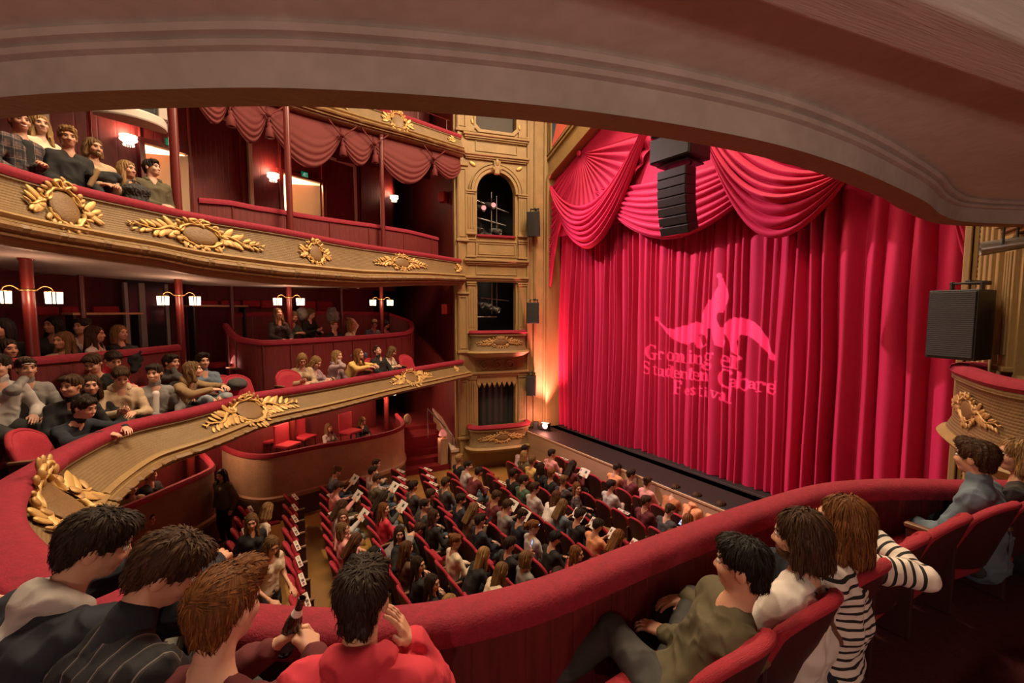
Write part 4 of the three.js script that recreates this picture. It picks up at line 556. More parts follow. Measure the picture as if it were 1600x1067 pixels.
// primitives: ['c', a, b, ra, rb] tapered capsule; ['e', centre, radii, quaternion?] ellipsoid; a trailing {cut: true} removes
function field(prims, k = 0.03, extra) {
  const L = prims.map((p) => p[0] === 'c' ? { c: 1, ax: p[1].x, ay: p[1].y, az: p[1].z, dx: p[2].x - p[1].x, dy: p[2].y - p[1].y, dz: p[2].z - p[1].z, il: 1 / Math.max(1e-9, p[1].distanceToSquared(p[2])), ra: p[3], dr: p[4] - p[3], cut: p[5]?.cut, k: p[5]?.k ?? k } : { c: 0, ax: p[1].x, ay: p[1].y, az: p[1].z, r: p[2], q: p[3] ? new THREE.Matrix3().setFromMatrix4(new THREE.Matrix4().makeRotationFromQuaternion(p[3]).transpose()).elements : null, cut: p[4]?.cut, k: p[4]?.k ?? k });
  return (x, y, z) => {
    let d = 1e3;
    for (const p of L) {
      let px = x - p.ax, py = y - p.ay, pz = z - p.az, e;
      if (p.c) { let t = (px * p.dx + py * p.dy + pz * p.dz) * p.il; t = t < 0 ? 0 : t > 1 ? 1 : t; px -= p.dx * t; py -= p.dy * t; pz -= p.dz * t; e = Math.sqrt(px * px + py * py + pz * pz) - p.ra - p.dr * t; }
      else { if (p.q) { const m = p.q, qx = m[0] * px + m[3] * py + m[6] * pz, qy = m[1] * px + m[4] * py + m[7] * pz, qz = m[2] * px + m[5] * py + m[8] * pz; px = qx; py = qy; pz = qz; } const [a, b, c] = p.r, k0 = Math.sqrt(px * px / a / a + py * py / b / b + pz * pz / c / c), k1 = Math.sqrt(px * px / a ** 4 + py * py / b ** 4 + pz * pz / c ** 4); e = k1 < 1e-9 ? -Math.min(a, b, c) : k0 * (k0 - 1) / k1; }
      if (p.cut) { e = -e; const h = Math.max(p.k - Math.abs(d - e), 0) / p.k; d = Math.max(d, e) + h * h * p.k / 4; }
      else { const h = Math.max(p.k - Math.abs(d - e), 0) / p.k; d = Math.min(d, e) - h * h * p.k / 4; }
    }
    return extra && d < 0.035 && d > -0.035 ? d + extra(x, y, z) : d;
  };
}
function solid(prims, cell, k, extra, pad = 0.03) {
  const lo = [1e9, 1e9, 1e9], hi = [-1e9, -1e9, -1e9];
  for (const p of prims) { if ((p[5] ?? p[4])?.cut) continue; const pts = p[0] === 'c' ? [[p[1], p[3]], [p[2], p[4]]] : [[p[1], Math.max(...p[2])]]; for (const [q, r] of pts) ['x', 'y', 'z'].forEach((a, i) => { lo[i] = Math.min(lo[i], q[a] - r - pad); hi[i] = Math.max(hi[i], q[a] + r + pad); }); }
  return nets(field(prims, k, extra), lo, hi, cell);
}
const vadd = (a, b, s = 1) => a.clone().addScaledVector(b, s);
function bendJoint(a, b, l1, l2, hint) { // middle joint of a two-bone limb
  const d = b.clone().sub(a), L = Math.min(d.length(), (l1 + l2) * 0.999); d.normalize(); const x = (l1 * l1 - l2 * l2 + L * L) / (2 * L), h = Math.sqrt(Math.max(0, l1 * l1 - x * x)), n = hint.clone().addScaledVector(d, -hint.dot(d)).normalize();
  return { mid: vadd(vadd(a, d, x), n, h), end: vadd(a, d, L) };
}
// joints of a figure that faces -z; o gives lean, twist, head turn, wrists, knees, ankles (metres, origin on the floor under the hips)
function joints(o = {}) {
  const J = {}, hip = V(...(o.hip ?? [0, 0.55, 0])), lean = o.lean ?? -0.12, side = o.side ?? 0, tw = o.twist ?? 0, sl = o.slouch ?? 0.12, w = o.female ? 0.15 : 0.166;
  const S1 = V(Math.sin(side), Math.cos(lean), -Math.sin(lean)).normalize(), S2 = V(Math.sin(side), Math.cos(lean + sl), -Math.sin(lean + sl)).normalize();
  J.hip = hip; J.waist = vadd(hip, S1, 0.20); J.chest = vadd(J.waist, S2, 0.17); J.neck = vadd(J.waist, S2, 0.30); J.S2 = S2; J.S1 = S1;
  const R = V(Math.cos(tw), 0, -Math.sin(tw)); J.R = R; J.F = S2.clone().cross(R).multiplyScalar(-1).normalize(); if (J.F.z > 0 && Math.abs(tw) < 1) J.F.negate();
  J.hR = V(Math.cos(o.hipTwist ?? 0), 0, -Math.sin(o.hipTwist ?? 0));
  for (const [s, n] of [[1, 'r'], [-1, 'l']]) {
    const sh = vadd(vadd(J.neck, R, s * w), S2, -0.062); J['sh' + n] = sh; const wr = o['w' + n] ? V(...o['w' + n]) : V(s * 0.10, hip.y + 0.13, hip.z - 0.33), e = bendJoint(sh, wr, 0.285, 0.255, o['e' + n] ? V(...o['e' + n]) : V(s * 0.7, -0.8, 0.25)); J['el' + n] = e.mid; J['wr' + n] = e.end;
    const hj = vadd(hip, J.hR, s * 0.09), an = o['a' + n] ? V(...o['a' + n]) : V(s * 0.11, 0.085, hip.z - 0.40), kb = bendJoint(hj, an, 0.43, 0.42, o['k' + n] ? V(...o['k' + n]) : V(s * 0.15, 0.6, -1)); J['hj' + n] = hj; J['kn' + n] = kb.mid; J['an' + n] = kb.end;
    const td = o['t' + n] ? V(...o['t' + n]).normalize() : V(s * 0.2, -0.16, -1).normalize(); J['toe' + n] = vadd(J['an' + n], td, 0.16); J['toe' + n].y = Math.max(0.035, J['toe' + n].y - 0.03);
  }
  const hy = o.yaw ?? 0, hp = o.pitch ?? 0, hr = o.roll ?? 0, q = new THREE.Quaternion().setFromEuler(new THREE.Euler(-hp, hy + tw, hr, 'YXZ')); J.hq = q;
  J.head = vadd(vadd(J.neck, S2, 0.118), V(0, 0.075, -0.01 - 0.06 * Math.max(0, hp)).applyQuaternion(new THREE.Quaternion().setFromEuler(new THREE.Euler(-hp * 0.6, hy * 0.5 + tw, hr * 0.6, 'YXZ')))); J.o = o;
  J.hm = new THREE.Matrix4().compose(J.head, q, V(1, 1, 1)); return J;
}
const headPrims = () => [
  ['e', V(0, 0.028, 0.012), [0.075, 0.086, 0.096]], ['e', V(0, -0.03, -0.022), [0.061, 0.085, 0.07]], ['e', V(0, -0.083, -0.05), [0.038, 0.03, 0.038]],
  ['c', V(-0.034, -0.028, -0.064), V(0.034, -0.028, -0.064), 0.024, 0.024, { k: 0.025 }], ['c', V(-0.03, 0.03, -0.08), V(0.03, 0.03, -0.08), 0.012, 0.012, { k: 0.02 }],
  ['e', V(-0.031, 0.008, -0.104), [0.019, 0.013, 0.016], null, { cut: true, k: 0.02 }], ['e', V(0.031, 0.008, -0.104), [0.019, 0.013, 0.016], null, { cut: true, k: 0.02 }],
  ['c', V(0, 0.012, -0.086), V(0, -0.03, -0.106), 0.007, 0.012, { k: 0.014 }], ['c', V(-0.009, -0.034, -0.096), V(0.009, -0.034, -0.096), 0.009, 0.009, { k: 0.012 }],
  ['c', V(-0.017, -0.063, -0.084), V(0.017, -0.063, -0.084), 0.0075, 0.0075, { k: 0.012 }],
  ['e', V(-0.077, -0.006, 0.014), [0.012, 0.033, 0.021], null, { k: 0.01 }], ['e', V(0.077, -0.006, 0.014), [0.012, 0.033, 0.021], null, { k: 0.01 }],
];
function handPrims(W, F, N, s, curl = 0.5, spread = 0.1, o = {}) { // wrist, finger direction, back of the hand, side of the thumb (+1 / -1 along N x F)
  F = F.clone().normalize(); N = N.clone().addScaledVector(F, -N.dot(F)).normalize(); const T = F.clone().cross(N).multiplyScalar(s), P = [], len = [0.9, 1, 0.95, 0.78];
  for (let i = 0; i < 4; i++) { const k = vadd(vadd(vadd(W, F, 0.088 - 0.006 * Math.abs(i - 1)), T, 0.031 - 0.0205 * i), N, 0.002); P.push(['c', vadd(vadd(W, T, 0.016 - 0.011 * i), F, 0.01), k, 0.0165, 0.0125, { k: 0.014 }]);
    let a = k, ang = curl * (o.each?.[i] ?? 1) * 0.5; const sp = (1.5 - i) * spread * 0.25; for (let j = 0; j < 3; j++) { const l = [0.044, 0.028, 0.022][j] * len[i], d = F.clone().multiplyScalar(Math.cos(ang)).addScaledVector(N, -Math.sin(ang)).addScaledVector(T, sp), b = vadd(a, d, l); P.push(['c', a, b, 0.0098 - j * 0.0009, 0.0092 - j * 0.0011, { k: 0.005 }]); a = b; ang += curl * (o.each?.[i] ?? 1) * 0.75; } }
  const t0 = vadd(vadd(W, F, 0.03), T, 0.024), t1 = vadd(vadd(vadd(t0, F, 0.03), T, 0.027), N, -0.012), t2 = vadd(vadd(vadd(t1, F, 0.028), T, 0.004 - 0.01 * curl), N, -0.008); P.push(['c', vadd(W, F, 0.02), t0, 0.016, 0.0155, { k: 0.014 }], ['c', t0, t1, 0.0145, 0.0118, { k: 0.012 }], ['c', t1, t2, 0.0112, 0.0095, { k: 0.005 }]); return P;
}
function bodyPrims(J, f, gap = 0) { // f scales width a little; gap shrinks the skin that clothes cover
  const P = [], R = J.R, g = gap;
  P.push(['c', vadd(J.hip, J.hR, -0.06), vadd(J.hip, J.hR, 0.06), 0.112 - g, 0.112 - g]);
  for (const s of [-1, 1]) { P.push(['c', vadd(vadd(J.hip, J.hR, s * 0.05), J.S1, 0.03), vadd(J.waist, R, s * 0.045 * f), 0.1 - g, 0.092 - g], ['c', vadd(J.waist, R, s * 0.05 * f), vadd(J.chest, R, s * 0.075 * f), 0.094 - g, 0.092 - g]); if (J.o.female) P.push(['e', vadd(vadd(vadd(J.chest, R, s * 0.07), J.F, 0.075), J.S2, -0.02), [0.052, 0.052, 0.05]]); }
  P.push(['c', vadd(J.chest, J.S2, 0.05), vadd(J.neck, J.S2, -0.03), 0.095 - g, 0.06 - g]);
  for (const n of 'rl') { const s = n === 'r' ? 1 : -1; P.push(['c', vadd(vadd(J.neck, R, s * 0.02), J.S2, 0.012), vadd(J['sh' + n], J.S2, -0.01), 0.042 - g, 0.04 - g], ['c', vadd(vadd(J.neck, R, s * 0.04), J.S2, -0.04), J['sh' + n], 0.062 - g, 0.058 - g], ['c', J['sh' + n], J['el' + n], 0.05 - g, 0.041 - g], ['c', J['el' + n], J['wr' + n], 0.04 - g, 0.028 - g * 0.5], ['c', J['hj' + n], J['kn' + n], 0.088 - g, 0.06 - g], ['c', J['kn' + n], J['an' + n], 0.055 - g, 0.038 - g]); }
  return P;
}
const DET = { crowd: [0.027, 0.025, 0.0135, 0.0125, 0.013], mid: [0.022, 0.019, 0.0095, 0.0095, 0.0105], near: [0.016, 0.0115, 0.0055, 0.0052, 0.0065] }; // skin, cloth, head, hand, hair
function makeFigure(o, det, cl = {}) {
  const J = joints(o), D2 = DET[det], f = o.female ? 0.9 : 1, out = { J };
  const base = vadd(J.neck, J.S2, -0.02), nk = V(0, -0.055, 0.022).applyMatrix4(J.hm), parts = [];
  const bp = bodyPrims(J, f, 0.012); bp.push(['c', vadd(J.neck, J.S2, -0.06), base, 0.066, 0.058], ['c', base, nk, 0.057 * (o.female ? 0.9 : 1), 0.053 * (o.female ? 0.9 : 1)]);
  for (const n of 'rl') bp.push(['c', J['an' + n], J['toe' + n], 0.035, 0.028]);
  parts.push(solid(bp, D2[0], 0.035));
  const hp = headPrims(); hp.push(['c', V(0, -0.05, 0.02), nk.clone().lerp(base, 0.45).applyMatrix4(J.hm.clone().invert()), 0.052, 0.055]); parts.push(solid(hp, D2[2], 0.02).applyMatrix4(J.hm));
  for (const n of 'rl') { const s = n === 'r' ? 1 : -1, W = J['wr' + n], fa = W.clone().sub(J['el' + n]).normalize(), h = o['h' + n] ?? {}, F = h.dir ? V(...h.dir) : fa.clone().lerp(V(-s * 0.3, -0.25, -1), 0.35), N = h.nrm ? V(...h.nrm) : V(s * 0.35, 1, -0.15); const P = handPrims(W, F, N, h.thumb ?? -s, h.curl ?? 0.55, h.spread ?? 0.1, h); P.push(['c', vadd(W, fa, -0.05), vadd(W, F.clone().normalize(), 0.01), 0.029, 0.021, { k: 0.015 }]); parts.push(solid(P, D2[3], 0.01, null, 0.02)); }
  out.body = merge(parts);
  // clothes
  const wr = (amp, fr) => (x, y, z) => { const n = noise(x * fr, y * fr * 0.8 + x * 3, z * fr), m = noise(x * fr * 2.1 + 5, y * fr * 2.4 + n, z * fr * 2.1); return amp * (1.5 * Math.abs(n) - 0.45) + amp * 0.9 * (Math.abs(m) - 0.3); }, R = J.R, inf = cl.loose ?? 0.012, tp = [];
  tp.push(['c', vadd(J.hip, J.hR, -0.055), vadd(J.hip, J.hR, 0.055), 0.108 + inf, 0.108 + inf]);
  for (const s of [-1, 1]) { tp.push(['c', vadd(vadd(J.hip, J.hR, s * 0.05), J.S1, 0.03), vadd(J.waist, R, s * 0.05 * f), 0.1 + inf, 0.095 + inf], ['c', vadd(J.waist, R, s * 0.05 * f), vadd(J.chest, R, s * 0.078 * f), 0.095 + inf, 0.093 + inf]); if (o.female) tp.push(['e', vadd(vadd(vadd(J.chest, R, s * 0.07), J.F, 0.078), J.S2, -0.02), [0.052 + inf, 0.052 + inf, 0.05 + inf]]); }
  tp.push(['c', vadd(J.chest, J.S2, 0.04), vadd(J.neck, J.S2, -0.05), 0.09 + inf, 0.05 + inf]);
  for (const n of 'rl') { const s = n === 'r' ? 1 : -1, e = J['el' + n], w = J['wr' + n]; tp.push(['c', vadd(vadd(J.neck, R, s * 0.055), J.S2, -0.045), J['sh' + n], 0.05 + inf, 0.05 + inf], ['c', vadd(vadd(J.neck, R, s * 0.04), J.S2, -0.02), vadd(J['sh' + n], J.S2, -0.005), 0.032 + inf, 0.036 + inf]); if (cl.short) tp.push(['c', J['sh' + n], J['sh' + n].clone().lerp(e, 0.6), 0.053 + inf, 0.052 + inf]); else tp.push(['c', J['sh' + n], e, 0.049 + inf, 0.042 + inf], ['c', e, w.clone().lerp(e, 0.06), 0.043 + inf, 0.030 + inf]); }
  if (cl.collar) tp.push(['c', base, nk.clone().lerp(base, 0.45), 0.062, 0.064, { k: 0.02 }]);
  out.top = solid(tp, D2[1], 0.03, wr(det === 'near' ? 0.014 : det === 'mid' ? 0.012 : 0.008, det === 'near' ? 8 : 7));
  if (cl.hood) { const b = vadd(J.neck, J.F, -0.075), h = []; for (let i = 0; i <= 6; i++) { const a = -1.9 + 3.8 * i / 6, q = vadd(vadd(vadd(J.neck, R, Math.sin(a) * 0.085), J.F, -Math.cos(a) * 0.075 + 0.005), J.S2, 0.015 + 0.012 * Math.cos(a)); h.push(q); } const hp2 = []; for (let i = 0; i < 6; i++) hp2.push(['c', h[i], h[i + 1], 0.03 + 0.014 * Math.sin((i + 0.5) / 6 * Math.PI), 0.03 + 0.014 * Math.sin((i + 1) / 6.5 * Math.PI)]); hp2.push(['c', vadd(b, J.S2, 0.0), vadd(vadd(b, J.F, -0.035), J.S2, -0.13), 0.045, 0.03]); out.hood = solid(hp2, D2[1], 0.035, wr(0.011, 10)); }
  const lp = [['c', vadd(J.hip, J.hR, -0.06), vadd(J.hip, J.hR, 0.06), 0.116, 0.116]]; for (const n of 'rl') { const lg = cl.slim ? 0.006 : 0.014; lp.push(['c', J['hj' + n], J['kn' + n], 0.09 + lg, 0.062 + lg], ['c', J['kn' + n], J['an' + n].clone().lerp(J['kn' + n], 0.08), 0.058 + lg, 0.042 + lg]); }
  out.trousers = solid(lp, D2[1], 0.03, wr(det === 'crowd' ? 0.007 : 0.011, 8));
  out.shoes = solid([...'rl'].flatMap((n) => [['c', vadd(J['an' + n], V(0, -0.03, 0.0)), J['toe' + n], 0.047, 0.038], ['c', vadd(J['an' + n], V(0, -0.035, 0.045)), vadd(J['toe' + n], V(0, 0, 0.02)), 0.036, 0.036]]), D2[1], 0.03);
  return out;
}
const hairCache = {};
function hairGeo(style, det) { // in the frame of the head
  const key = style + det; if (hairCache[key]) return hairCache[key]; const P = [], st = (a, fr) => (x, y, z) => a * Math.sin(Math.atan2(x, z + 0.02) * fr + 3 * noise(x * 20, y * 12, z * 20)) + 0.6 * a * noise(x * 60, y * 25, z * 60);
  const face = ['e', V(0, -0.04, -0.108), [0.069, 0.116, 0.072], null, { cut: true, k: 0.02 }], cut = (y, z = 0.02) => ['e', V(0, y - 0.12, z - 0.02), [0.2, 0.12, 0.2], null, { cut: true, k: 0.03 }];
  const cap = (s = 1) => ['e', V(0, 0.034, 0.018), [0.084 * s, 0.094 * s, 0.106 * s]];
  const tight = ['e', V(0, 0.026, 0.014), [0.0785, 0.09, 0.0995]], nape = ['e', V(0, -0.05, 0.062), [0.056, 0.05, 0.042]], sides = (y) => ['c', V(-0.12, y, -0.035), V(0.12, y, -0.035), 0.042, 0.042, { cut: true, k: 0.015 }], ears = ['c', V(-0.12, -0.045, 0.008), V(0.12, -0.045, 0.008), 0.036, 0.036, { cut: true, k: 0.012 }], neck = ['e', V(0, -0.16, 0.05), [0.2, 0.085, 0.2], null, { cut: true, k: 0.02 }];
  const top = (h, f) => [['e', V(0.0, 0.055, 0.012), [0.0815, 0.068 + h, 0.098]], ['e', V(0.008, 0.082 + h * 0.5, -0.05), [0.064, 0.03 + h, 0.05 + f]]];
  if (style === 'short') P.push(tight, nape, ...top(0.008, 0.004), ['e', V(0, 0.02, 0.05), [0.076, 0.07, 0.068]], face, sides(-0.05), ears, neck);
  else if (style === 'crop') P.push(tight, nape, ...top(0.002, 0), face, sides(-0.035), ears, neck);
  else if (style === 'quiff') P.push(tight, nape, ...top(0.012, 0.006), ['e', V(0.02, 0.1, -0.08), [0.045, 0.032, 0.035]], ['e', V(0.0, 0.03, 0.055), [0.079, 0.085, 0.068]], face, sides(-0.05), ears, neck);
  else if (style === 'curly') P.push(cap(1.06), nape, ['e', V(0, 0.098, -0.035), [0.078, 0.045, 0.065]], face, sides(-0.06), ears, neck);
  else if (style === 'bun') P.push(tight, nape, ...top(0.002, 0), ['e', V(0, 0.085, 0.10), [0.045, 0.042, 0.042]], face, sides(-0.04), ears, neck);
  else if (style === 'bob' || style === 'shoulder') { const y = style === 'bob' ? -0.10 : -0.15; P.push(cap(1.04), ['c', V(-0.068, 0, 0.01), V(-0.082, y, 0.0), 0.033, 0.03], ['c', V(0.068, 0, 0.01), V(0.082, y, 0.0), 0.033, 0.03], ['c', V(0, 0, 0.07), V(0, y, 0.085), 0.055, 0.042], ['c', V(-0.05, -0.02, 0.06), V(-0.055, y, 0.065), 0.045, 0.036], ['c', V(0.05, -0.02, 0.06), V(0.055, y, 0.065), 0.045, 0.036], face); }
  else if (style === 'pony') P.push(tight, ...top(0.003, 0), ['c', V(0, 0.06, 0.11), V(0, 0.0, 0.155), 0.026, 0.032], ['c', V(0, 0.0, 0.155), V(0.01, -0.2, 0.15), 0.034, 0.014], face, sides(-0.04), ears, neck);
  else { P.push(cap(1.04), ['c', V(-0.068, 0, 0.0), V(-0.088, -0.24, -0.03), 0.032, 0.026], ['c', V(0.068, 0, 0.0), V(0.088, -0.24, -0.03), 0.032, 0.026], ['c', V(0, 0, 0.065), V(0, -0.29, 0.125), 0.058, 0.034], ['c', V(-0.05, -0.02, 0.055), V(-0.065, -0.3, 0.10), 0.048, 0.028], ['c', V(0.05, -0.02, 0.055), V(0.065, -0.3, 0.10), 0.048, 0.028], face); }
  const curl = style === 'curly';
  const g = solid(P, DET[det][4], 0.028, curl ? (x, y, z) => 0.009 * noise(x * 55, y * 55, z * 55) : st(det === 'near' ? 0.003 : 0.004, 16));
  const p = g.attributes.position, c = new Float32Array(p.count * 3), uv = new Float32Array(p.count * 2); for (let i = 0; i < p.count; i++) { const a = Math.abs(Math.atan2(p.getX(i), p.getZ(i) + 0.02)), v = 0.86 + 0.2 * noise(a * 9, p.getY(i) * 4, 3); c[3 * i] = v; c[3 * i + 1] = v * 0.98; c[3 * i + 2] = v * 0.95; uv[2 * i] = a * 0.42 + 0.03 * noise(a * 6, p.getY(i) * 9, 5); uv[2 * i + 1] = p.getY(i) * 1.1; } g.setAttribute('color', new THREE.BufferAttribute(c, 3)); g.setAttribute('uv', new THREE.BufferAttribute(uv, 2));
  return (hairCache[key] = g);
}
const strandC = {}; // loose locks lying on the hair: thin curved ribbons, too many to count
function strands(style, det) {
  const key = style + det; if (strandC[key]) return strandC[key]; const h = hairGeo(style, det), P = h.attributes.position, N = h.attributes.normal, n = det === 'near' ? 900 : det === 'mid' ? 160 : 60, pos = [], c = [], idx = [], long = !['short', 'crop', 'quiff', 'curly', 'bun'].includes(style), p = V(0, 0, 0), nn = V(0, 0, 0);
  for (let i = 0; i < n; i++) { const k = Math.floor(rnd() * P.count); p.fromBufferAttribute(P, k); nn.fromBufferAttribute(N, k); const crown = V(0.01, 0.11, 0.035), fl = p.clone().sub(crown); fl.y -= 0.05 + (long ? 0.15 : 0.03); fl.x += rr(-0.05, 0.05); fl.z += rr(-0.04, 0.04); if (style === 'quiff' && p.y > 0.06) fl.add(V(0.05, 0.06, -0.25)); const t = fl.addScaledVector(nn, -fl.dot(nn)).normalize(), L = (long ? 0.07 : 0.04) * rr(0.6, 1.2), w = (det === 'near' ? 0.0032 : det === 'mid' ? 0.005 : 0.008) * rr(0.6, 1.3), sd = t.clone().cross(nn), v = rr(0.55, 1.45), b = pos.length / 3;
    for (let j = 0; j <= 3; j++) { const f = j / 3, q = p.clone().addScaledVector(t, L * (f - 0.3)).addScaledVector(nn, (style === 'curly' ? 0.012 : 0.0055) * Math.sin(f * 2.6) - L * L * 3.2 * (f - 0.3) ** 2), ww = w * (1 - 0.85 * f); pos.push(q.x + sd.x * ww, q.y + sd.y * ww, q.z + sd.z * ww, q.x - sd.x * ww, q.y - sd.y * ww, q.z - sd.z * ww); c.push(v, v, v, v, v, v); if (j < 3) { const a = b + j * 2; idx.push(a, a + 1, a + 2, a + 1, a + 3, a + 2); } } }
  const g = new THREE.BufferGeometry(); g.setAttribute('position', new THREE.Float32BufferAttribute(pos, 3)); g.setAttribute('color', new THREE.Float32BufferAttribute(c, 3)); g.setAttribute('uv', new THREE.BufferAttribute(new Float32Array(pos.length / 3 * 2), 2)); g.setIndex(idx); g.computeVertexNormals(); return (strandC[key] = g);
}
const hairM = {}, HAIR = { black: [0.012, 0.009, 0.008], dark: [0.030, 0.016, 0.010], brown: [0.065, 0.030, 0.014], chestnut: [0.11, 0.045, 0.018], ginger: [0.20, 0.075, 0.022], light: [0.19, 0.105, 0.045], blonde: [0.36, 0.21, 0.085], grey: [0.22, 0.19, 0.16] };
const HAIRNAME = { black: 'black', dark: 'dark brown', brown: 'brown', chestnut: 'chestnut', ginger: 'auburn', light: 'light brown', blonde: 'blonde', grey: 'grey' };
const hairMat = (c) => (hairM[c] ??= mat(HAIR[c], 0.62, { vertexColors: true, specularIntensity: 0.45, map: TX.strand, bumpMap: TX.strandBump, bumpScale: 0.004 }));
const skinM = [[0.56, 0.29, 0.19], [0.50, 0.25, 0.16], [0.60, 0.33, 0.23]].map((c) => mat(c, 0.55));
const CLOTH = { black: [0.009, 0.0085, 0.009], navy: [0.009, 0.012, 0.022], charcoal: [0.045, 0.042, 0.042], grey: [0.20, 0.185, 0.175], pale: [0.42, 0.38, 0.36], white: [0.66, 0.60, 0.56], cream: [0.60, 0.49, 0.36], beige: [0.42, 0.30, 0.19], olive: [0.085, 0.07, 0.036], khaki: [0.25, 0.155, 0.07], brown: [0.085, 0.042, 0.022], rust: [0.36, 0.13, 0.05], orange: [0.60, 0.25, 0.12], mustard: [0.48, 0.27, 0.05], yellow: [0.62, 0.40, 0.12], pink: [0.62, 0.27, 0.26], red: [0.52, 0.03, 0.055], maroon: [0.10, 0.012, 0.016], mauve: [0.32, 0.21, 0.22], green: [0.05, 0.10, 0.06], teal: [0.02, 0.09, 0.085], denim: [0.12, 0.16, 0.21], jeans: [0.075, 0.10, 0.15], lightjeans: [0.28, 0.31, 0.34], plaid: [0.05, 0.035, 0.04] };
const CLOTHNAME = { pale: 'pale grey', denim: 'denim blue', jeans: 'blue jeans', lightjeans: 'light blue', plaid: 'dark checked' };
const clothM = {}; const plaidT = (() => { const c = document.createElement('canvas'); c.width = c.height = 64; const x = c.getContext('2d'); x.fillStyle = '#3a3236'; x.fillRect(0, 0, 64, 64); x.fillStyle = '#59433f'; x.fillRect(0, 8, 64, 12); x.fillRect(10, 0, 12, 64); x.fillStyle = '#221f26'; x.fillRect(0, 36, 64, 14); x.fillRect(40, 0, 12, 64); x.fillStyle = '#8a7a70'; x.fillRect(0, 27, 64, 2); x.fillRect(30, 0, 2, 64); const t = new THREE.CanvasTexture(c); t.wrapS = t.wrapT = THREE.RepeatWrapping; t.repeat.set(9, 9); t.colorSpace = THREE.SRGBColorSpace; return t; })();
const clothMat = (c) => (clothM[c] ??= mat(c === 'plaid' ? [1, 1, 1] : CLOTH[c], 0.88, { map: c === 'plaid' ? plaidT : null, bumpMap: TX.cloth, bumpScale: 0.0006, sheen: 0.25, sheenColor: col(...CLOTH[c].map((x) => Math.min(1, x * 1.6 + 0.03))), sheenRoughness: 0.6 }));
const eye1 = [-1, 1].map((s) => new THREE.SphereGeometry(0.0115, 10, 8).translate(s * 0.031, 0.006, -0.0815)), pupil1 = [-1, 1].map((s) => new THREE.SphereGeometry(0.0062, 8, 6).translate(s * 0.031, 0.006, -0.0885));
const lidG = merge([-1, 1].map((s) => at(new THREE.SphereGeometry(1, 10, 8).scale(0.013, 0.0075, 0.007), [s * 0.031, 0.005, -0.0865]))), browG = merge([-1, 1].map((s) => tube([[s * 0.014, 0.026, -0.0925], [s * 0.03, 0.031, -0.091], [s * 0.047, 0.025, -0.079]], 0.0042, 6, 6))), lipG = merge([at(new THREE.SphereGeometry(1, 12, 6).scale(0.022, 0.0045, 0.006), [0, -0.0605, -0.0905]), at(new THREE.SphereGeometry(1, 12, 6).scale(0.018, 0.005, 0.006), [0, -0.067, -0.089])]);
const smileG = tube([[-0.022, -0.057, -0.087], [-0.01, -0.065, -0.0945], [0.01, -0.065, -0.0945], [0.022, -0.057, -0.087]], 0.0048, 6, 10);
const eyeM = mat([0.75, 0.70, 0.66], 0.25), pupilM = mat([0.03, 0.018, 0.012], 0.2), lidM = mat([0.05, 0.025, 0.018], 0.5), lipM = mat([0.42, 0.13, 0.11], 0.45), teethM = mat([0.75, 0.68, 0.6], 0.35);
const figs = {};
// one person; spec: pose (joints options), det, skin, hair [style, colour], top, legs, label ...
function person(spec, pos, ry = 0) {
  const det = spec.det ?? 'crowd', key = spec.key ? spec.key + det + (spec.short ? 's' : '') + (spec.hood ? 'h' : '') + (spec.collar ? 'c' : '') : null;
  const F = (key && figs[key]) || makeFigure(spec.pose ?? {}, det, spec); if (key) figs[key] = F;
  const t = tag(group('person', pos, ry), spec.label, 'person', spec.group); const sc = spec.scale ?? 1; t.scale.setScalar(sc);
  mesh('body', F.body, skinM[spec.skin ?? 0], t);
  const hm = (n, g, m) => { const o = mesh(n, g, m, t); F.J.hm.decompose(o.position, o.quaternion, o.scale); return o; };
  if (spec.hair) { const h = hm('hair', hairGeo(spec.hair[0], det), hairMat(spec.hair[1])); if (det !== 'crowd') tag(mesh('loose_locks', strands(spec.hair[0], det), hairMat(spec.hair[1]), h), null, null, null, 'stuff'); }
  if (spec.face !== false) { if (det === 'near') { for (const s of [0, 1]) { hm('eye', eye1[s], eyeM); hm('pupil', pupil1[s], pupilM); } } else hm('eyes', lidG, lidM); hm('eyebrows', browG, hairMat2(spec.hair?.[1] ?? 'brown')); hm('lips', lipG, lipM); if (spec.smile) hm('teeth', smileG, teethM); if (spec.beard) hm('beard', beardGeo(det), hairMat(spec.hair[1])); }
  mesh(spec.topName ?? 'top', spec.topGeo ? spec.topGeo(F) : F.top, spec.topMat ?? clothMat(spec.top ?? 'black'), t); if (F.hood && spec.hood) mesh('hood', F.hood, clothMat(typeof spec.hood === 'string' ? spec.hood : spec.top), t);
  mesh('trousers', F.trousers, clothMat(spec.legs ?? 'jeans'), t); mesh('shoes', F.shoes, clothMat(spec.shoes ?? 'charcoal'), t);
  t.userData.J = undefined; delete t.userData.J; return { t, J: F.J, F };
}
const hm2 = {}; const hairMat2 = (c) => (hm2[c] ??= mat(HAIR[c].map((x) => x * 0.8), 0.7));
let beardC = {}; const beardGeo = (det) => (beardC[det] ??= (() => { const g = solid([['e', V(0, -0.072, -0.045), [0.058, 0.05, 0.055]], ['c', V(-0.02, -0.052, -0.092), V(0.02, -0.052, -0.092), 0.007, 0.007], ['e', V(0, -0.064, -0.1), [0.02, 0.006, 0.02], null, { cut: true, k: 0.01 }], ['e', V(0, 0.02, -0.09), [0.056, 0.068, 0.06], null, { cut: true, k: 0.015 }]], DET[det][4], 0.02, (x, y, z) => 0.003 * noise(x * 90, y * 60, z * 90)); g.setAttribute('color', new THREE.BufferAttribute(new Float32Array(g.attributes.position.count * 3).fill(1), 3)); return g; })());

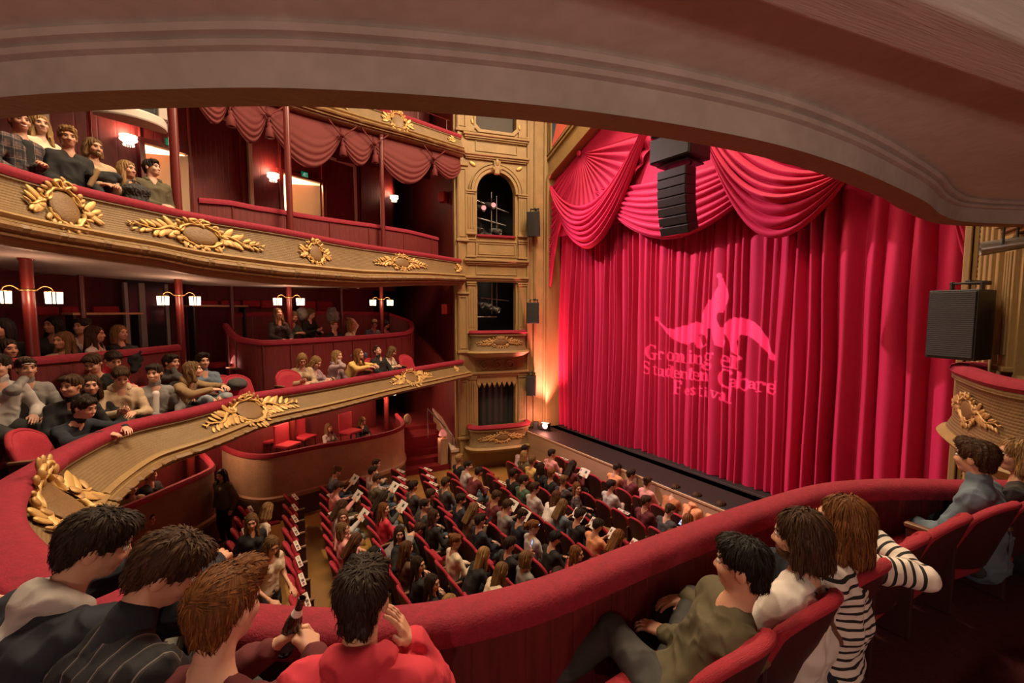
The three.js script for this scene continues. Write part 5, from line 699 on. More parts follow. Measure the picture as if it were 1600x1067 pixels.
// ---------------------------------------------------------------- tip-up theatre seats
function seatProto(kind) { // kind: open or tipped; faces -z, back at z = 0, floor at y = 0
  const t = group(kind === 'nearseat' ? 'balcony_chair' : 'theatre_chair'), W = 0.24;
  const bp = (u, v, th) => { const a = 2 * u - 1, top = 0.92 - 0.13 * Math.pow(Math.abs(a), 2.6), y = 0.34 + (top - 0.34) * v, w = W * (1 - 0.12 * Math.pow(v, 3) * 0.6); return [a * w, y, -0.085 * a * a - 0.13 * (1 - v) + th]; };
  mesh('back_shell', grid(10, 8, (u, v) => bp(u, v, 0.03)), MT.seatShell, t);
  mesh('back_cushion', grid(12, 10, (u, v) => { const p = bp(u, v, 0), a = 2 * u - 1; p[2] -= 0.012 + 0.045 * Math.pow(Math.max(0, 1 - a ** 4), 0.5) * Math.pow(Math.max(0, 1 - (2 * v - 1) ** 6), 0.5); return p; }), MT.seatRed, t);
  const rim = []; for (let i = 0; i <= 8; i++) rim.push([0, i / 8]); for (let i = 1; i <= 12; i++) rim.push([i / 12, 1]); for (let i = 7; i >= 0; i--) rim.push([1, i / 8]);
  mesh('padded_edge', tube(rim.map(([u, v]) => { const p = bp(u, v, 0.006); return V(p[0], p[1], p[2]); }), 0.027, 7, 40), MT.seatRed, t);
  if (kind === 'tipped') mesh('seat_cushion', box(0.43, 0.4, 0.085, 0, 0.58, -0.175, 0.04), MT.seatRed, t); else mesh('seat_cushion', box(0.44, 0.1, 0.42, 0, 0.42, -0.34, 0.04), MT.seatRed, t);
  mesh('armrest', box(0.05, 0.045, 0.26, W + 0.01, 0.62, -0.2, 0.015), MT.wood, t); mesh('side_panel', box(0.03, 0.6, 0.24, W + 0.01, 0.3, -0.2, 0.01), MT.seatShell, t);
  return t;
}
const ROWS = [null,
  { z0: 1.60, k: 0.02, x0: -2.9, p: 0.47, n: 11 }, { z0: 2.40, k: 0.03, x0: -3.0, p: 0.44, n: 12 }, { z0: 3.10, k: 0.034, x0: -3.27, p: 0.44, n: 13 }, { z0: 3.85, k: 0.034, x0: -3.28, p: 0.44, n: 12 }, { z0: 4.74, k: 0.036, x0: -3.44, p: 0.45, n: 12 }, { z0: 5.37, k: 0.035, x0: -4.1, p: 0.45, n: 12 },
  { z0: 6.03, k: 0.034, x0: -4.36, p: 0.47, n: 12 }, { z0: 6.72, k: 0.03, x0: -4.25, p: 0.49, n: 10 }, { z0: 7.42, k: 0.022, x0: -3.75, p: 0.46, n: 8 }, { z0: 8.01, k: 0.016, x0: -4.13, p: 0.53, n: 9 }, { z0: 8.84, k: 0.018, x0: -3.98, p: 0.48, n: 7 }, { z0: 10.15, k: 0.0, x0: -3.64, p: 0.52, n: 4 }];
const rowZ = (r, x) => ROWS[r].z0 - ROWS[r].k * (x - 0.1) ** 2, rowA = (r, x) => Math.atan(-2 * ROWS[r].k * (x - 0.1));
const rowOrd = (r) => ORD[r - 1], SS = 0.92;
const seatTaken = {}; // row, index -> spec
const AUD = []; // audience in the stalls: [px, py of the head, pose, hair style, hair colour, top, legs, extras]
const A = (...a) => AUD.push(a);
// rows 9 and 8, left of the middle aisle
A(515, 736, 'read', 'bun', 'light', 'denim', 'jeans'); A(509, 769, 'read', 'short', 'brown', 'pink', 'olive'); A(511, 790, 'read', 'long', 'brown', 'pale', 'lightjeans'); A(523, 801, 'back', 'long', 'light', 'pink', 'mustard', { face: 1, f: 1 }); A(519, 822, 'cross', 'shoulder', 'light', 'pink', 'jeans', { f: 1 }); A(519, 845, 'phone', 'long', 'chestnut', 'black', 'jeans', { f: 1 }); A(555, 868, 'fwd', 'long', 'black', 'black', 'pale', { f: 1 });
A(580, 728, 'talkR', 'short', 'brown', 'cream', 'denim', { face: 1 }); A(573, 742, 'lap', 'short', 'dark', 'pale', 'jeans'); A(577, 754, 'read', 'short', 'brown', 'olive', 'jeans'); A(588, 777, 'read', 'long', 'dark', 'charcoal', 'lightjeans', { f: 1 }); A(590, 804, 'right', 'long', 'ginger', 'red', 'black', { f: 1 }); A(618, 835, 'bow', 'short', 'brown', 'grey', 'jeans'); A(629, 837, 'back', 'long', 'dark', 'black', 'olive', { f: 1, face: 1 }); A(622, 863, 'lap', 'long', 'chestnut', 'brown', 'olive', { f: 1 }); A(636, 890, 'right', 'long', 'dark', 'black', 'lightjeans', { f: 1 });
// rows 7 and 6
A(637, 768, 'lap', 'short', 'dark', 'charcoal', 'black'); A(645, 784, 'fwd', 'short', 'brown', 'charcoal', 'jeans'); A(663, 791, 'right', 'short', 'dark', 'charcoal', 'denim'); A(670, 814, 'lookR', 'shoulder', 'brown', 'black', 'olive', { f: 1 }); A(668, 898, 'right', 'long', 'dark', 'black', 'lightjeans', { f: 1 }); A(690, 908, 'lap', 'shoulder', 'blonde', 'red', 'red', { f: 1 });
A(686, 764, 'lap', 'short', 'brown', 'charcoal', 'jeans'); A(711, 778, 'lookR', 'short', 'dark', 'navy', 'jeans', { beard: 1 }); A(714, 796, 'phone', 'long', 'light', 'brown', 'black', { f: 1 }); A(743, 803, 'lap', 'short', 'dark', 'navy', 'denim'); A(704, 858, 'lookR', 'bun', 'ginger', 'cream', 'black', { f: 1 }); A(728, 879, 'fwd', 'long', 'blonde', 'black', 'black', { f: 1 }); A(753, 900, 'fwd', 'long', 'light', 'cream', 'olive', { f: 1 });
// rows 5 and 4
A(709, 719, 'lap', 'curly', 'blonde', 'black', 'black', { f: 1 }); A(719, 728, 'talkR', 'short', 'dark', 'pale', 'denim'); A(733, 741, 'fwd', 'short', 'dark', 'maroon', 'denim'); A(756, 777, 'read', 'short', 'brown', 'maroon', 'black'); A(772, 792, 'read', 'short', 'brown', 'grey', 'black'); A(792, 803, 'phone', 'crop', 'dark', 'navy', 'black'); A(771, 849, 'phoneUp', 'short', 'dark', 'black', 'black'); A(793, 862, 'lap', 'bob', 'light', 'grey', 'jeans', { f: 1 }); A(816, 900, 'face', 'pony', 'dark', 'beige', 'jeans', { f: 1 });
A(787, 738, 'lap', 'short', 'dark', 'black', 'black'); A(803, 743, 'lookR', 'short', 'dark', 'green', 'black'); A(816, 755, 'lookR', 'curly', 'brown', 'pale', 'olive'); A(836, 776, 'fwd', 'long', 'chestnut', 'white', 'jeans', { f: 1 }); A(851, 786, 'read', 'long', 'light', 'denim', 'jeans', { f: 1 }); A(814, 822, 'lookR', 'pony', 'ginger', 'pale', 'black', { f: 1 }); A(838, 837, 'phone', 'short', 'black', 'black', 'black'); A(865, 864, 'talkR', 'long', 'ginger', 'red', 'black', { f: 1 }); A(898, 877, 'lap', 'shoulder', 'chestnut', 'brown', 'jeans', { f: 1 });
// rows 3 and 2
A(809, 711, 'lap', 'shoulder', 'blonde', 'olive', 'black', { f: 1 }); A(822, 726, 'lap', 'curly', 'light', 'yellow', 'black', { f: 1 }); A(836, 730, 'lap', 'shoulder', 'dark', 'black', 'black', { f: 1 }); A(848, 738, 'lap', 'crop', 'ginger', 'black', 'black'); A(866, 741, 'phoneUp', 'crop', 'light', 'plaid', 'black'); A(882, 794, 'read', 'short', 'dark', 'black', 'black'); A(904, 813, 'read', 'short', 'dark', 'orange', 'black'); A(928, 835, 'read', 'long', 'ginger', 'beige', 'black', { f: 1 }); A(966, 850, 'readUp', 'crop', 'ginger', 'orange', 'black');
A(840, 706, 'fwd', 'curly', 'black', 'mauve', 'black'); A(853, 715, 'lookR', 'short', 'dark', 'pink', 'black'); A(873, 727, 'read', 'long', 'dark', 'maroon', 'black', { f: 1 }); A(897, 760, 'back', 'shoulder', 'ginger', 'plaid', 'black', { f: 1, face: 1 }); A(965, 761, 'lookR', 'short', 'dark', 'pale', 'charcoal'); A(983, 780, 'lookR', 'short', 'brown', 'maroon', 'black'); A(1011, 787, 'phone', 'crop', 'brown', 'charcoal', 'black'); A(1048, 810, 'lap', 'shoulder', 'ginger', 'maroon', 'black', { f: 1 }); A(1025, 834, 'lap', 'long', 'chestnut', 'black', 'black', { f: 1 }); A(1089, 820, 'lap', 'pony', 'blonde', 'maroon', 'black', { f: 1 });
// front row
A(946, 730, 'read', 'short', 'dark', 'orange', 'olive'); A(962, 741, 'lookR', 'curly', 'dark', 'maroon', 'olive'); A(1001, 763, 'lap', 'bun', 'brown', 'pink', 'black', { f: 1 }); A(1021, 766, 'fwd', 'short', 'brown', 'rust', 'olive'); A(1064, 769, 'fwd', 'short', 'brown', 'orange', 'olive', { hood: 1 }); A(1099, 782, 'fwd', 'short', 'brown', 'orange', 'olive'); A(1116, 806, 'lap', 'long', 'light', 'pink', 'black', { f: 1 });
// left block behind the aisle
A(297, 803, 'lookR', 'long', 'brown', 'beige', 'lightjeans', { f: 1, up: 1 });
const K = (x, y, z) => [x, y, z];
const POSES = {
  lap: { lean: -0.10, pitch: 0.12 }, read: { lean: -0.04, pitch: 0.5, wr: K(0.13, 0.84, -0.36), wl: K(-0.13, 0.84, -0.36), hr: { dir: [-0.4, 0.4, -0.9], nrm: [0.7, 0.3, -0.3], curl: 0.9 }, hl: { dir: [0.4, 0.4, -0.9], nrm: [-0.7, 0.3, -0.3], curl: 0.9 } },
  readUp: { lean: -0.14, pitch: 0.1, wr: K(0.17, 1.05, -0.40), wl: K(-0.15, 1.03, -0.38), hr: { dir: [-0.3, 0.7, -0.6], nrm: [0.8, 0.2, -0.1], curl: 0.8 }, hl: { dir: [0.3, 0.7, -0.6], nrm: [-0.8, 0.2, -0.1], curl: 0.8 } },
  back: { lean: -0.02, twist: -0.7, yaw: -1.1, wr: K(0.3, 0.72, -0.08), wl: K(0.05, 0.72, -0.30) }, cross: { lean: -0.14, yaw: -0.5, wr: K(-0.12, 0.86, -0.20), wl: K(0.12, 0.83, -0.22), er: K(0.8, -0.6, -0.1), el: K(-0.8, -0.6, -0.1) },
  phone: { lean: 0.02, pitch: 0.5, wr: K(0.08, 0.80, -0.36), wl: K(-0.06, 0.78, -0.35), hr: { dir: [-0.3, 0.3, -0.9], nrm: [0.3, -0.6, -0.4], curl: 0.9 } }, phoneUp: { lean: -0.06, pitch: 0.2, wr: K(0.13, 1.0, -0.38), wl: K(-0.02, 0.96, -0.38), hr: { dir: [-0.2, 0.8, -0.5], nrm: [0.6, -0.1, -0.4], curl: 0.8 } },
  fwd: { lean: 0.38, pitch: 0.25, wr: K(0.09, 0.70, -0.50), wl: K(-0.09, 0.70, -0.50) }, bow: { lean: 0.85, slouch: 0.35, pitch: 0.6, wr: K(0.1, 0.3, -0.62), wl: K(-0.1, 0.3, -0.62) },
  right: { lean: -0.08, yaw: -0.9 }, lookR: { lean: -0.06, yaw: -0.55, pitch: 0.12, wr: K(0.1, 0.74, -0.32) }, talkR: { lean: 0.06, side: 0.12, twist: -0.3, yaw: -0.7, wr: K(0.02, 0.72, -0.36) }, left: { lean: -0.08, yaw: 0.8 }, face: { lean: 0.1, side: 0.15, pitch: 0.2, yaw: 0.5, wr: K(0.10, 1.14, -0.16), er: K(0.8, -0.7, -0.2), hr: { dir: [-0.2, 0.9, 0.2], nrm: [0.6, 0.2, -0.7], curl: 0.6 } },
};
const protoOpen = seatProto('open'), protoTip = seatProto('tipped'); scene.remove(protoOpen, protoTip); used.theatre_chair = -1;
const TXprint = (() => { const c = document.createElement('canvas'); c.width = 256; c.height = 128; const x = c.getContext('2d'); x.fillStyle = '#e6ddd0'; x.fillRect(0, 0, 256, 128); x.fillStyle = '#8c5a50'; x.fillRect(22, 24, 52, 34); x.fillStyle = '#6b6560'; for (let i = 0; i < 6; i++) x.fillRect(22, 68 + i * 8, 84 - (i % 3) * 14, 2); for (let i = 0; i < 11; i++) x.fillRect(146, 18 + i * 8, 80 - (i % 4) * 9, 2); x.fillStyle = '#3d3836'; x.fillRect(176, 30, 34, 36); const t = new THREE.CanvasTexture(c); t.colorSpace = THREE.SRGBColorSpace; return t; })();
const TXslip = (() => { const c = document.createElement('canvas'); c.width = 128; c.height = 32; const x = c.getContext('2d'); x.fillStyle = '#d8cbbd'; x.fillRect(0, 0, 128, 32); x.fillStyle = '#6a5f5a'; x.fillRect(8, 10, 40, 3); x.fillRect(8, 17, 34, 3); x.fillStyle = '#54403e'; x.fillRect(62, 7, 26, 18); x.fillStyle = '#8a5550'; x.fillRect(94, 9, 24, 14); const t = new THREE.CanvasTexture(c); t.colorSpace = THREE.SRGBColorSpace; return t; })();
const printM = mat([0.85, 0.85, 0.85], 0.8, { map: TXprint }), slipM = mat([0.85, 0.85, 0.85], 0.8, { map: TXslip });
const bookG = (() => { const l = [-1, 1].map((s) => { const g = grid(4, 1, (u, v) => [s * (0.002 + 0.145 * u), (v - 0.5) * 0.21, -0.055 * Math.sin(u * 1.5) * u, s > 0 ? 0.5 + u * 0.5 : 0.5 - u * 0.5, v]); return g; }); return merge(l); })();
function programme(M, label, grp) { const t = tag(group('programme'), label, 'booklet', grp); t.applyMatrix4(M); mesh('pages', bookG, printM, t); return t; }
const scr = (() => { const c = document.createElement('canvas'); c.width = 64; c.height = 128; const x = c.getContext('2d'); x.fillStyle = '#7fa4d8'; x.fillRect(0, 0, 64, 128); x.fillStyle = '#dfe9f8'; x.fillRect(6, 16, 52, 44); x.fillStyle = '#2d3d66'; x.fillRect(6, 70, 52, 22); x.fillStyle = '#c8d4ea'; x.fillRect(6, 100, 30, 8); const t = new THREE.CanvasTexture(c); t.colorSpace = THREE.SRGBColorSpace; return t; })();
const screenM = mat([0.1, 0.12, 0.16], 0.2, { map: scr, emissive: new THREE.Color(1, 1, 1), emissiveMap: scr, emissiveIntensity: 1.1 }), screenOff = mat([0.02, 0.022, 0.03], 0.15);
function phone(M, label, lit, grp) { const t = tag(group('mobile_phone'), label, 'phone', grp); t.applyMatrix4(M); mesh('case', box(0.075, 0.15, 0.009, 0, 0, 0, 0.004), MT.black, t); mesh('phone_screen', box(0.067, 0.138, 0.002, 0, 0, 0.005, 0), lit ? screenM : screenOff, t); if (lit) point([0, 0, 0.06], new THREE.Color(0.6, 0.75, 1), 0.012, 1, t); return t; }
const compose = (p, rx, ry, rz = 0) => new THREE.Matrix4().compose(V(...p), new THREE.Quaternion().setFromEuler(new THREE.Euler(rx, ry, rz, 'YXZ')), V(1, 1, 1));
// every head of the photograph goes to the nearest seat of its row
for (const [px, py, pose, hs, hc, top, legs, ex = {}] of AUD) {
  const P = hitY(px, py, (ex.up ? 1.14 : pose === 'fwd' ? 1.06 : pose === 'bow' ? 0.9 : 1.12)); let best = 1, e = 1e9; const dz = pose === 'fwd' ? 0.42 : pose === 'bow' ? 0.6 : 0.22;
  for (let r = 1; r < ROWS.length; r++) { const d = Math.abs(P.z + dz - rowZ(r, P.x)); if (d < e) { e = d; best = r; } }
  const R = ROWS[best]; let i = Math.round((P.x - R.x0) / R.p); for (const k of [0, 1, -1, 2, -2, 3]) if (!seatTaken[best + '_' + (i + k)]) { i += k; break; }
  seatTaken[best + '_' + i] = [pose, hs, hc, top, legs, ex, P.x];
}
let pid = 0; const progN = {};
for (let r = 1; r < ROWS.length; r++) {
  const R = ROWS[r]; let lo = 0, hi = R.n - 1; for (const k of Object.keys(seatTaken)) { const [a, b] = k.split('_').map(Number); if (a === r) { lo = Math.min(lo, b); hi = Math.max(hi, b); } }
  for (let i = lo; i <= hi; i++) {
    const x = R.x0 + i * R.p, z = rowZ(r, x), a = rowA(r, x), who = seatTaken[r + '_' + i], n = i - lo, c = (who ? protoOpen : protoTip).clone(); c.name = numbered('theatre_chair');
    c.position.set(x, 0, z); c.rotation.y = a; c.scale.set(R.p / 0.5 * 0.97, SS, SS); scene.add(c);
    const rn = `${rowOrd(r)} row from the stage, ${ORD[n]} from its left end`;
    tag(c, `red velvet stalls seat ${who ? 'in use' : 'tipped up'}, ${rn}`, 'seat', `seats of the ${rowOrd(r)} stalls row`);
    const toW = (q) => V(...q).multiplyScalar(0.9).applyAxisAngle(V(0, 1, 0), a);
    if (who) {
      const [pose, hs, hc, top, legs, ex] = who, f = !!ex.f || ['long', 'bun', 'shoulder', 'bob', 'pony'].includes(hs), hipz = V(0, 0, -0.27).applyAxisAngle(V(0, 1, 0), a);
      const lab = `${HAIRNAME[hc]}-haired ${f ? 'woman' : 'man'} in ${CLOTHNAME[top] ?? top}, ${rowOrd(r)} stalls row from stage, ${ORD[n]} seat from left`;
      person({ key: pose + (f ? 'F' : 'M'), pose: { ...POSES[pose], female: f }, det: 'crowd', skin: pid % 3, hair: [hs, hc], top, legs, short: ['orange', 'denim'].includes(top), hood: ex.hood, collar: false, face: !!ex.face || ['lookR', 'right', 'back', 'talkR', 'face'].includes(pose), beard: ex.beard, scale: 0.9, label: lab, group: `audience in the ${rowOrd(r)} stalls row` }, [x + hipz.x, 0, z + hipz.z], a); pid++;
      const origin = V(x + hipz.x, 0, z + hipz.z), put = (q) => origin.clone().add(toW(q)).toArray();
      const ref = `held by the ${HAIRNAME[hc]}-haired ${f ? 'woman' : 'man'} in ${CLOTHNAME[top] ?? top}, ${rowOrd(r)} row, ${ORD[n]} seat`;
      if (pose === 'read') programme(compose(put([0, 0.95, -0.47]), -0.75, a), `open programme ${ref}`, 'programmes being read in the stalls'); if (pose === 'readUp') programme(compose(put([0, 1.2, -0.46]), -0.25, a), `open programme ${ref}`, 'programmes being read in the stalls');
      if (pose === 'phone') phone(compose(put([0.03, 0.90, -0.47]), -0.9, a), `phone ${ref}`, top === 'charcoal' || hc === 'chestnut' || top === 'navy', 'phones in the stalls'); if (pose === 'phoneUp') phone(compose(put([0.06, 1.14, -0.46]), -0.2, a - 0.4), `phone ${ref}`, top === 'black', 'phones in the stalls');
    } else if (r >= 10 || (r >= 6 && i < 3) || rnd() < 0.25) { const q = V(0.0, 0.83, -0.19).applyAxisAngle(V(0, 1, 0), a); const s = tag(mesh('paper_slip', at(box(R.p * 0.66, 0.006, 0.065, 0, 0, 0, 0), [x + q.x, 0.765, z + q.z], a, 0.25), slipM), `printed paper slip on the tipped-up seat, ${rowOrd(r)} stalls row, ${ORD[n]} from left`, 'paper slip', 'paper slips on tipped-up stalls seats'); }
  }
}

// ---------------------------------------------------------------- people on the balconies and in the parterre, each in the pose of the photograph
const rotY = (v, a) => v.clone().applyAxisAngle(V(0, 1, 0), a);
function place(spec, headWorld, ry, targets = {}) { // root under the hips so that the head lands on headWorld; targets: joint -> world point
  const pose = { ...(spec.pose ?? {}) }, sc = spec.scale ?? 1; const r = headWorld.clone().sub(rotY(joints(pose).head, ry).multiplyScalar(sc));
  if (spec.floor !== undefined && !targets.al) for (const k of 'rl') { const q = [...(pose['a' + k] ?? [k === 'r' ? 0.11 : -0.11, 0.085, -0.40])]; q[1] = Math.max(0.0, (spec.floor - r.y) / sc) + 0.085; pose['a' + k] = q; }
  for (const [k, w] of Object.entries(targets)) { const q = rotY((w.isVector3 ? w : hitY(...w)).clone().sub(r), -ry).divideScalar(sc); if (k[0] === 'e') { const J = joints(pose); q.sub(J['sh' + k[1]].clone().add(J['wr' + k[1]]).multiplyScalar(0.5)); } if (k[0] === 'k') { const J = joints(pose); q.sub(J['hj' + k[1]].clone().add(J['an' + k[1]]).multiplyScalar(0.5)); } pose[k] = q.toArray(); }
  return { ...person({ ...spec, pose, det: spec.det ?? 'mid' }, r.toArray(), ry), root: r, ry };
}
const faceN = (q, turn = 0) => Math.atan2(-q.n.x, -q.n.z) + turn;
function onBalcony(L, px, py, o, from, to, spec, turn = 0, targets) { const s = L.find(px, o, 0.4, from, to), p = L.pos(s, o), y = yFrom(p.x, p.z, px, py); return place(spec, V(p.x, y, p.z), faceN(L.at(s), turn), targets); }
const MP = {
  sit: { lean: -0.08 }, rail: { lean: 0.42, wr: K(0.15, 0.9, -0.62), wl: K(-0.12, 0.9, -0.64), er: K(0.9, -0.3, 0.2), el: K(-0.9, -0.3, 0.2), hr: { dir: [-0.6, -0.1, -0.8], nrm: [0.2, 1, 0] }, hl: { dir: [0.6, -0.1, -0.8], nrm: [-0.2, 1, 0] } },
  talkL: { lean: 0.05, twist: 0.35, yaw: 0.6 }, talkR: { lean: 0.05, twist: -0.35, yaw: -0.6 }, downR: { lean: 0.2, yaw: -0.5, pitch: 0.45, wr: K(0.1, 0.82, -0.36), wl: K(-0.1, 0.82, -0.36) }, downL: { lean: 0.2, yaw: 0.5, pitch: 0.45, wr: K(0.1, 0.82, -0.36), wl: K(-0.1, 0.82, -0.36) },
  mouth: { lean: 0.1, wr: K(0.03, 1.13, -0.17), er: K(0.7, -0.6, -0.5), hr: { dir: [-0.5, 0.6, 0.2], nrm: [0.5, 0.1, -0.9], curl: 0.8 } }, read: POSES.read, phone: POSES.phone, hair: { lean: -0.05, yaw: 0.4, wl: K(-0.13, 1.38, -0.02), el: K(-1, 0.4, -0.2), hl: { dir: [0.6, 0.4, 0.4], nrm: [-0.4, 0.9, 0] } }, laugh: { lean: -0.15, pitch: -0.55, side: 0.12 },
};
const stand = (o = {}) => ({ hip: [0, 0.93, 0], lean: 0.02, slouch: 0.03, ar: [0.11, 0.085, 0.02], al: [-0.11, 0.085, 0.02], wr: [0.22, 0.92, -0.1], wl: [-0.22, 0.92, -0.1], er: [0.5, -0.1, 1], el: [-0.5, -0.1, 1], kr: [0.1, 0, -1], kl: [-0.1, 0, -1], ...o });
const G1 = 'people in the front seats of the first balcony', G2 = 'people behind the partition of the first balcony', G3 = 'people in the raised box of the first balcony', G4 = 'onlookers standing on the second balcony';
// front seats, left group: [px, py, offset, from, to, pose, turn, hair, colour, top, legs, label, extra]
const FRONT = [
  [2, 572, -1.15, 6, 11.5, 'talkR', -0.3, 'short', 'dark', 'pale', 'charcoal', 'dark-haired man in pale grey sweater at the left picture edge, gesturing with open hand', { wr: K(0.34, 0.9, -0.35) }],
  [43, 575, -1.1, 6, 11.5, 'mouth', -0.5, 'crop', 'brown', 'grey', 'charcoal', 'man in backwards brown cap and striped grey track jacket, hand at his mouth', { cap: 1 }],
  [147, 567, -1.2, 5, 11, 'downR', -0.5, 'short', 'brown', 'black', 'charcoal', 'man in black T-shirt looking down, standing behind the man in grey hoodie', { short: 1 }],
  [179, 562, -1.25, 5, 11, 'downR', 0.1, 'short', 'dark', 'red', 'charcoal', 'man in red polo shirt bending over a paper beside the black T-shirt man', { }],
  [112, 603, -0.55, 5, 11, 'talkR', -0.6, 'short', 'brown', 'black', 'charcoal', 'man in black sweater turned away, right behind the man leaning on the rail', {}],
  [142, 602, -0.75, 5, 11, 'mouth', -0.6, 'shoulder', 'brown', 'black', 'charcoal', 'brown-haired woman in profile, hand at chin, between black sweater and grey hoodie', { f: 1 }],
  [131, 637, -0.30, 6, 11, 'rail', -0.15, 'short', 'dark', 'navy', 'charcoal', 'smiling man in navy sweater leaning with folded hands on the velvet rail', { smile: 1, pitch: 0.25 }],
  [189, 588, -0.62, 4, 11, 'phone', -0.35, 'short', 'brown', 'beige', 'black', 'man in beige hoodie with phone, legs drawn up behind the rail', { hood: 1 }],
  [242, 583, -0.62, 4, 11, 'talkR', -0.2, 'short', 'dark', 'grey', 'charcoal', 'smiling man in open grey jacket over a white shirt, right of the beige hoodie', { smile: 1, vest: 'white' }],
  [268, 566, -1.05, 3, 10, 'mouth', 0.1, 'short', 'dark', 'charcoal', 'charcoal', 'dark-haired man in patterned dark shirt, hand before his mouth, behind the grey jacket', {}],
  [302, 578, -0.42, 3, 10, 'rail', 0.15, 'shoulder', 'light', 'khaki', 'black', 'long-haired man in olive-brown hoodie resting his arms on the rail', { hood: 1, yaw: 0.5, pitch: -0.1 }],
  [318, 564, -0.85, 3, 10, 'sit', -0.3, 'curly', 'dark', 'denim', 'lightjeans', 'person in denim jacket and light blue jeans behind the olive-brown hoodie', {}],
  // far group
  [472, 562, -0.5, 1, 8, 'phone', -0.5, 'long', 'blonde', 'beige', 'teal', 'blonde woman in beige and black jacket, leftmost of the far front row', { f: 1 }],
  [494, 566, -0.55, 1, 8, 'read', 0.2, 'shoulder', 'blonde', 'mauve', 'lightjeans', 'blonde woman looking down beside the beige jacket, far front row', { f: 1 }],
  [527, 556, -0.5, 1, 8, 'mouth', 0.25, 'long', 'blonde', 'mauve', 'lightjeans', 'woman in mauve hoodie holding a hand to her nose, far front row', { f: 1, hood: 1 }],
  [561, 553, -0.32, 1, 8, 'rail', 0.2, 'long', 'ginger', 'yellow', 'black', 'auburn-haired woman in mustard sweater with arms on the rail, far front row', { f: 1, pitch: -0.15 }],
  [590, 548, -0.55, 0, 7, 'laugh', -0.2, 'short', 'brown', 'black', 'denim', 'laughing person in dark patterned shirt with head thrown back, far front row', {}],
  [613, 549, -0.55, 0, 7, 'downL', 0.1, 'shoulder', 'light', 'cream', 'jeans', 'woman in cream sweater and jeans, rightmost of the far front row', { f: 1 }],
];
for (const [px, py, o, f, t, pose, turn, hs, hc, top, legs, label, ex] of FRONT) {
  const po = { ...MP[pose], female: !!ex.f }; for (const k of ['wr', 'yaw', 'pitch']) if (ex[k] !== undefined) po[k] = ex[k]; if (o > -0.8) { po.ar = [0.11, 0.085, -0.1]; po.al = [-0.11, 0.085, -0.1]; }
  const r = onBalcony(B1, px, py, o, f, t, { pose: po, floor: 2.82, hair: [hs, hc], top, legs, label, group: G1, short: ex.short, hood: ex.hood, smile: ex.smile, skin: px % 3, scale: px > 400 ? 0.95 : 1, collar: !ex.short }, turn);
  if (ex.cap) { const hd = new THREE.Group(); hd.name = 'cap'; r.t.add(hd); r.J.hm.decompose(hd.position, hd.quaternion, hd.scale); mesh('crown', solid([['e', V(0, 0.045, 0.018), [0.088, 0.09, 0.108]], ['c', V(-0.2, -0.02, 0), V(0.2, -0.02, 0), 0.05, 0.05, { cut: true, k: 0.01 }], ['c', V(-0.2, -0.1, 0), V(0.2, -0.1, 0), 0.1, 0.1, { cut: true, k: 0.01 }]], 0.011, 0.02), clothMat('brown'), hd); mesh('peak', at(new THREE.SphereGeometry(1, 14, 8).scale(0.065, 0.008, 0.06), [0, 0.035, 0.13], 0, -0.25), clothMat('brown'), hd); mesh('strap', tube([[-0.05, 0.05, -0.072], [0, 0.058, -0.092], [0.05, 0.05, -0.072]], 0.008), clothMat('white'), hd); }
  if (ex.vest) mesh('shirt_front', solid([['c', vadd(vadd(r.J.chest, r.J.F, 0.055), r.J.S2, 0.05), vadd(vadd(r.J.waist, r.J.F, 0.062), r.J.S1, -0.1), 0.052, 0.058]], 0.018, 0.02), clothMat('white'), r.t);
}
const BACK = [
  [10, 512, -2.1, 6, 11.5, 'talkR', -0.4, 'shoulder', 'black', 'black', 'dark-haired woman in black at the far left behind the partition', { f: 1 }], [16, 545, -1.75, 6, 11.5, 'sit', 0, 'long', 'dark', 'olive', 'long-haired woman in olive seen from the side, left of the leftmost column', { f: 1 }],
  [88, 508, -2.5, 5, 11, 'talkR', -0.6, 'long', 'black', 'charcoal', 'black-haired woman in profile just right of the leftmost column', { f: 1 }], [103, 532, -2.0, 5, 11, 'talkR', -0.5, 'long', 'light', 'cream', 'woman in cream jacket with long light brown hair facing away', { f: 1 }],
  [133, 510, -2.4, 5, 11, 'talkR', -0.5, 'bun', 'dark', 'white', 'woman in white blouse with dark hair tied up, turned to the right', { f: 1 }], [153, 522, -2.0, 5, 11, 'sit', 0.5, 'long', 'brown', 'white', 'woman in white jacket with very long brown hair, behind the black T-shirt man', { f: 1 }],
  [191, 520, -2.1, 4, 11, 'sit', 0.1, 'shoulder', 'blonde', 'black', 'blonde woman in black left of the dark window, behind the partition', { f: 1 }],
];
for (const [px, py, o, f, t, pose, turn, hs, hc, top, label, ex] of BACK) onBalcony(B1, px, py, o, f, t, { pose: { ...MP[pose], female: !!ex.f }, hair: [hs, hc], top, legs: 'black', floor: 2.9, label, group: G2, skin: px % 3 }, turn);
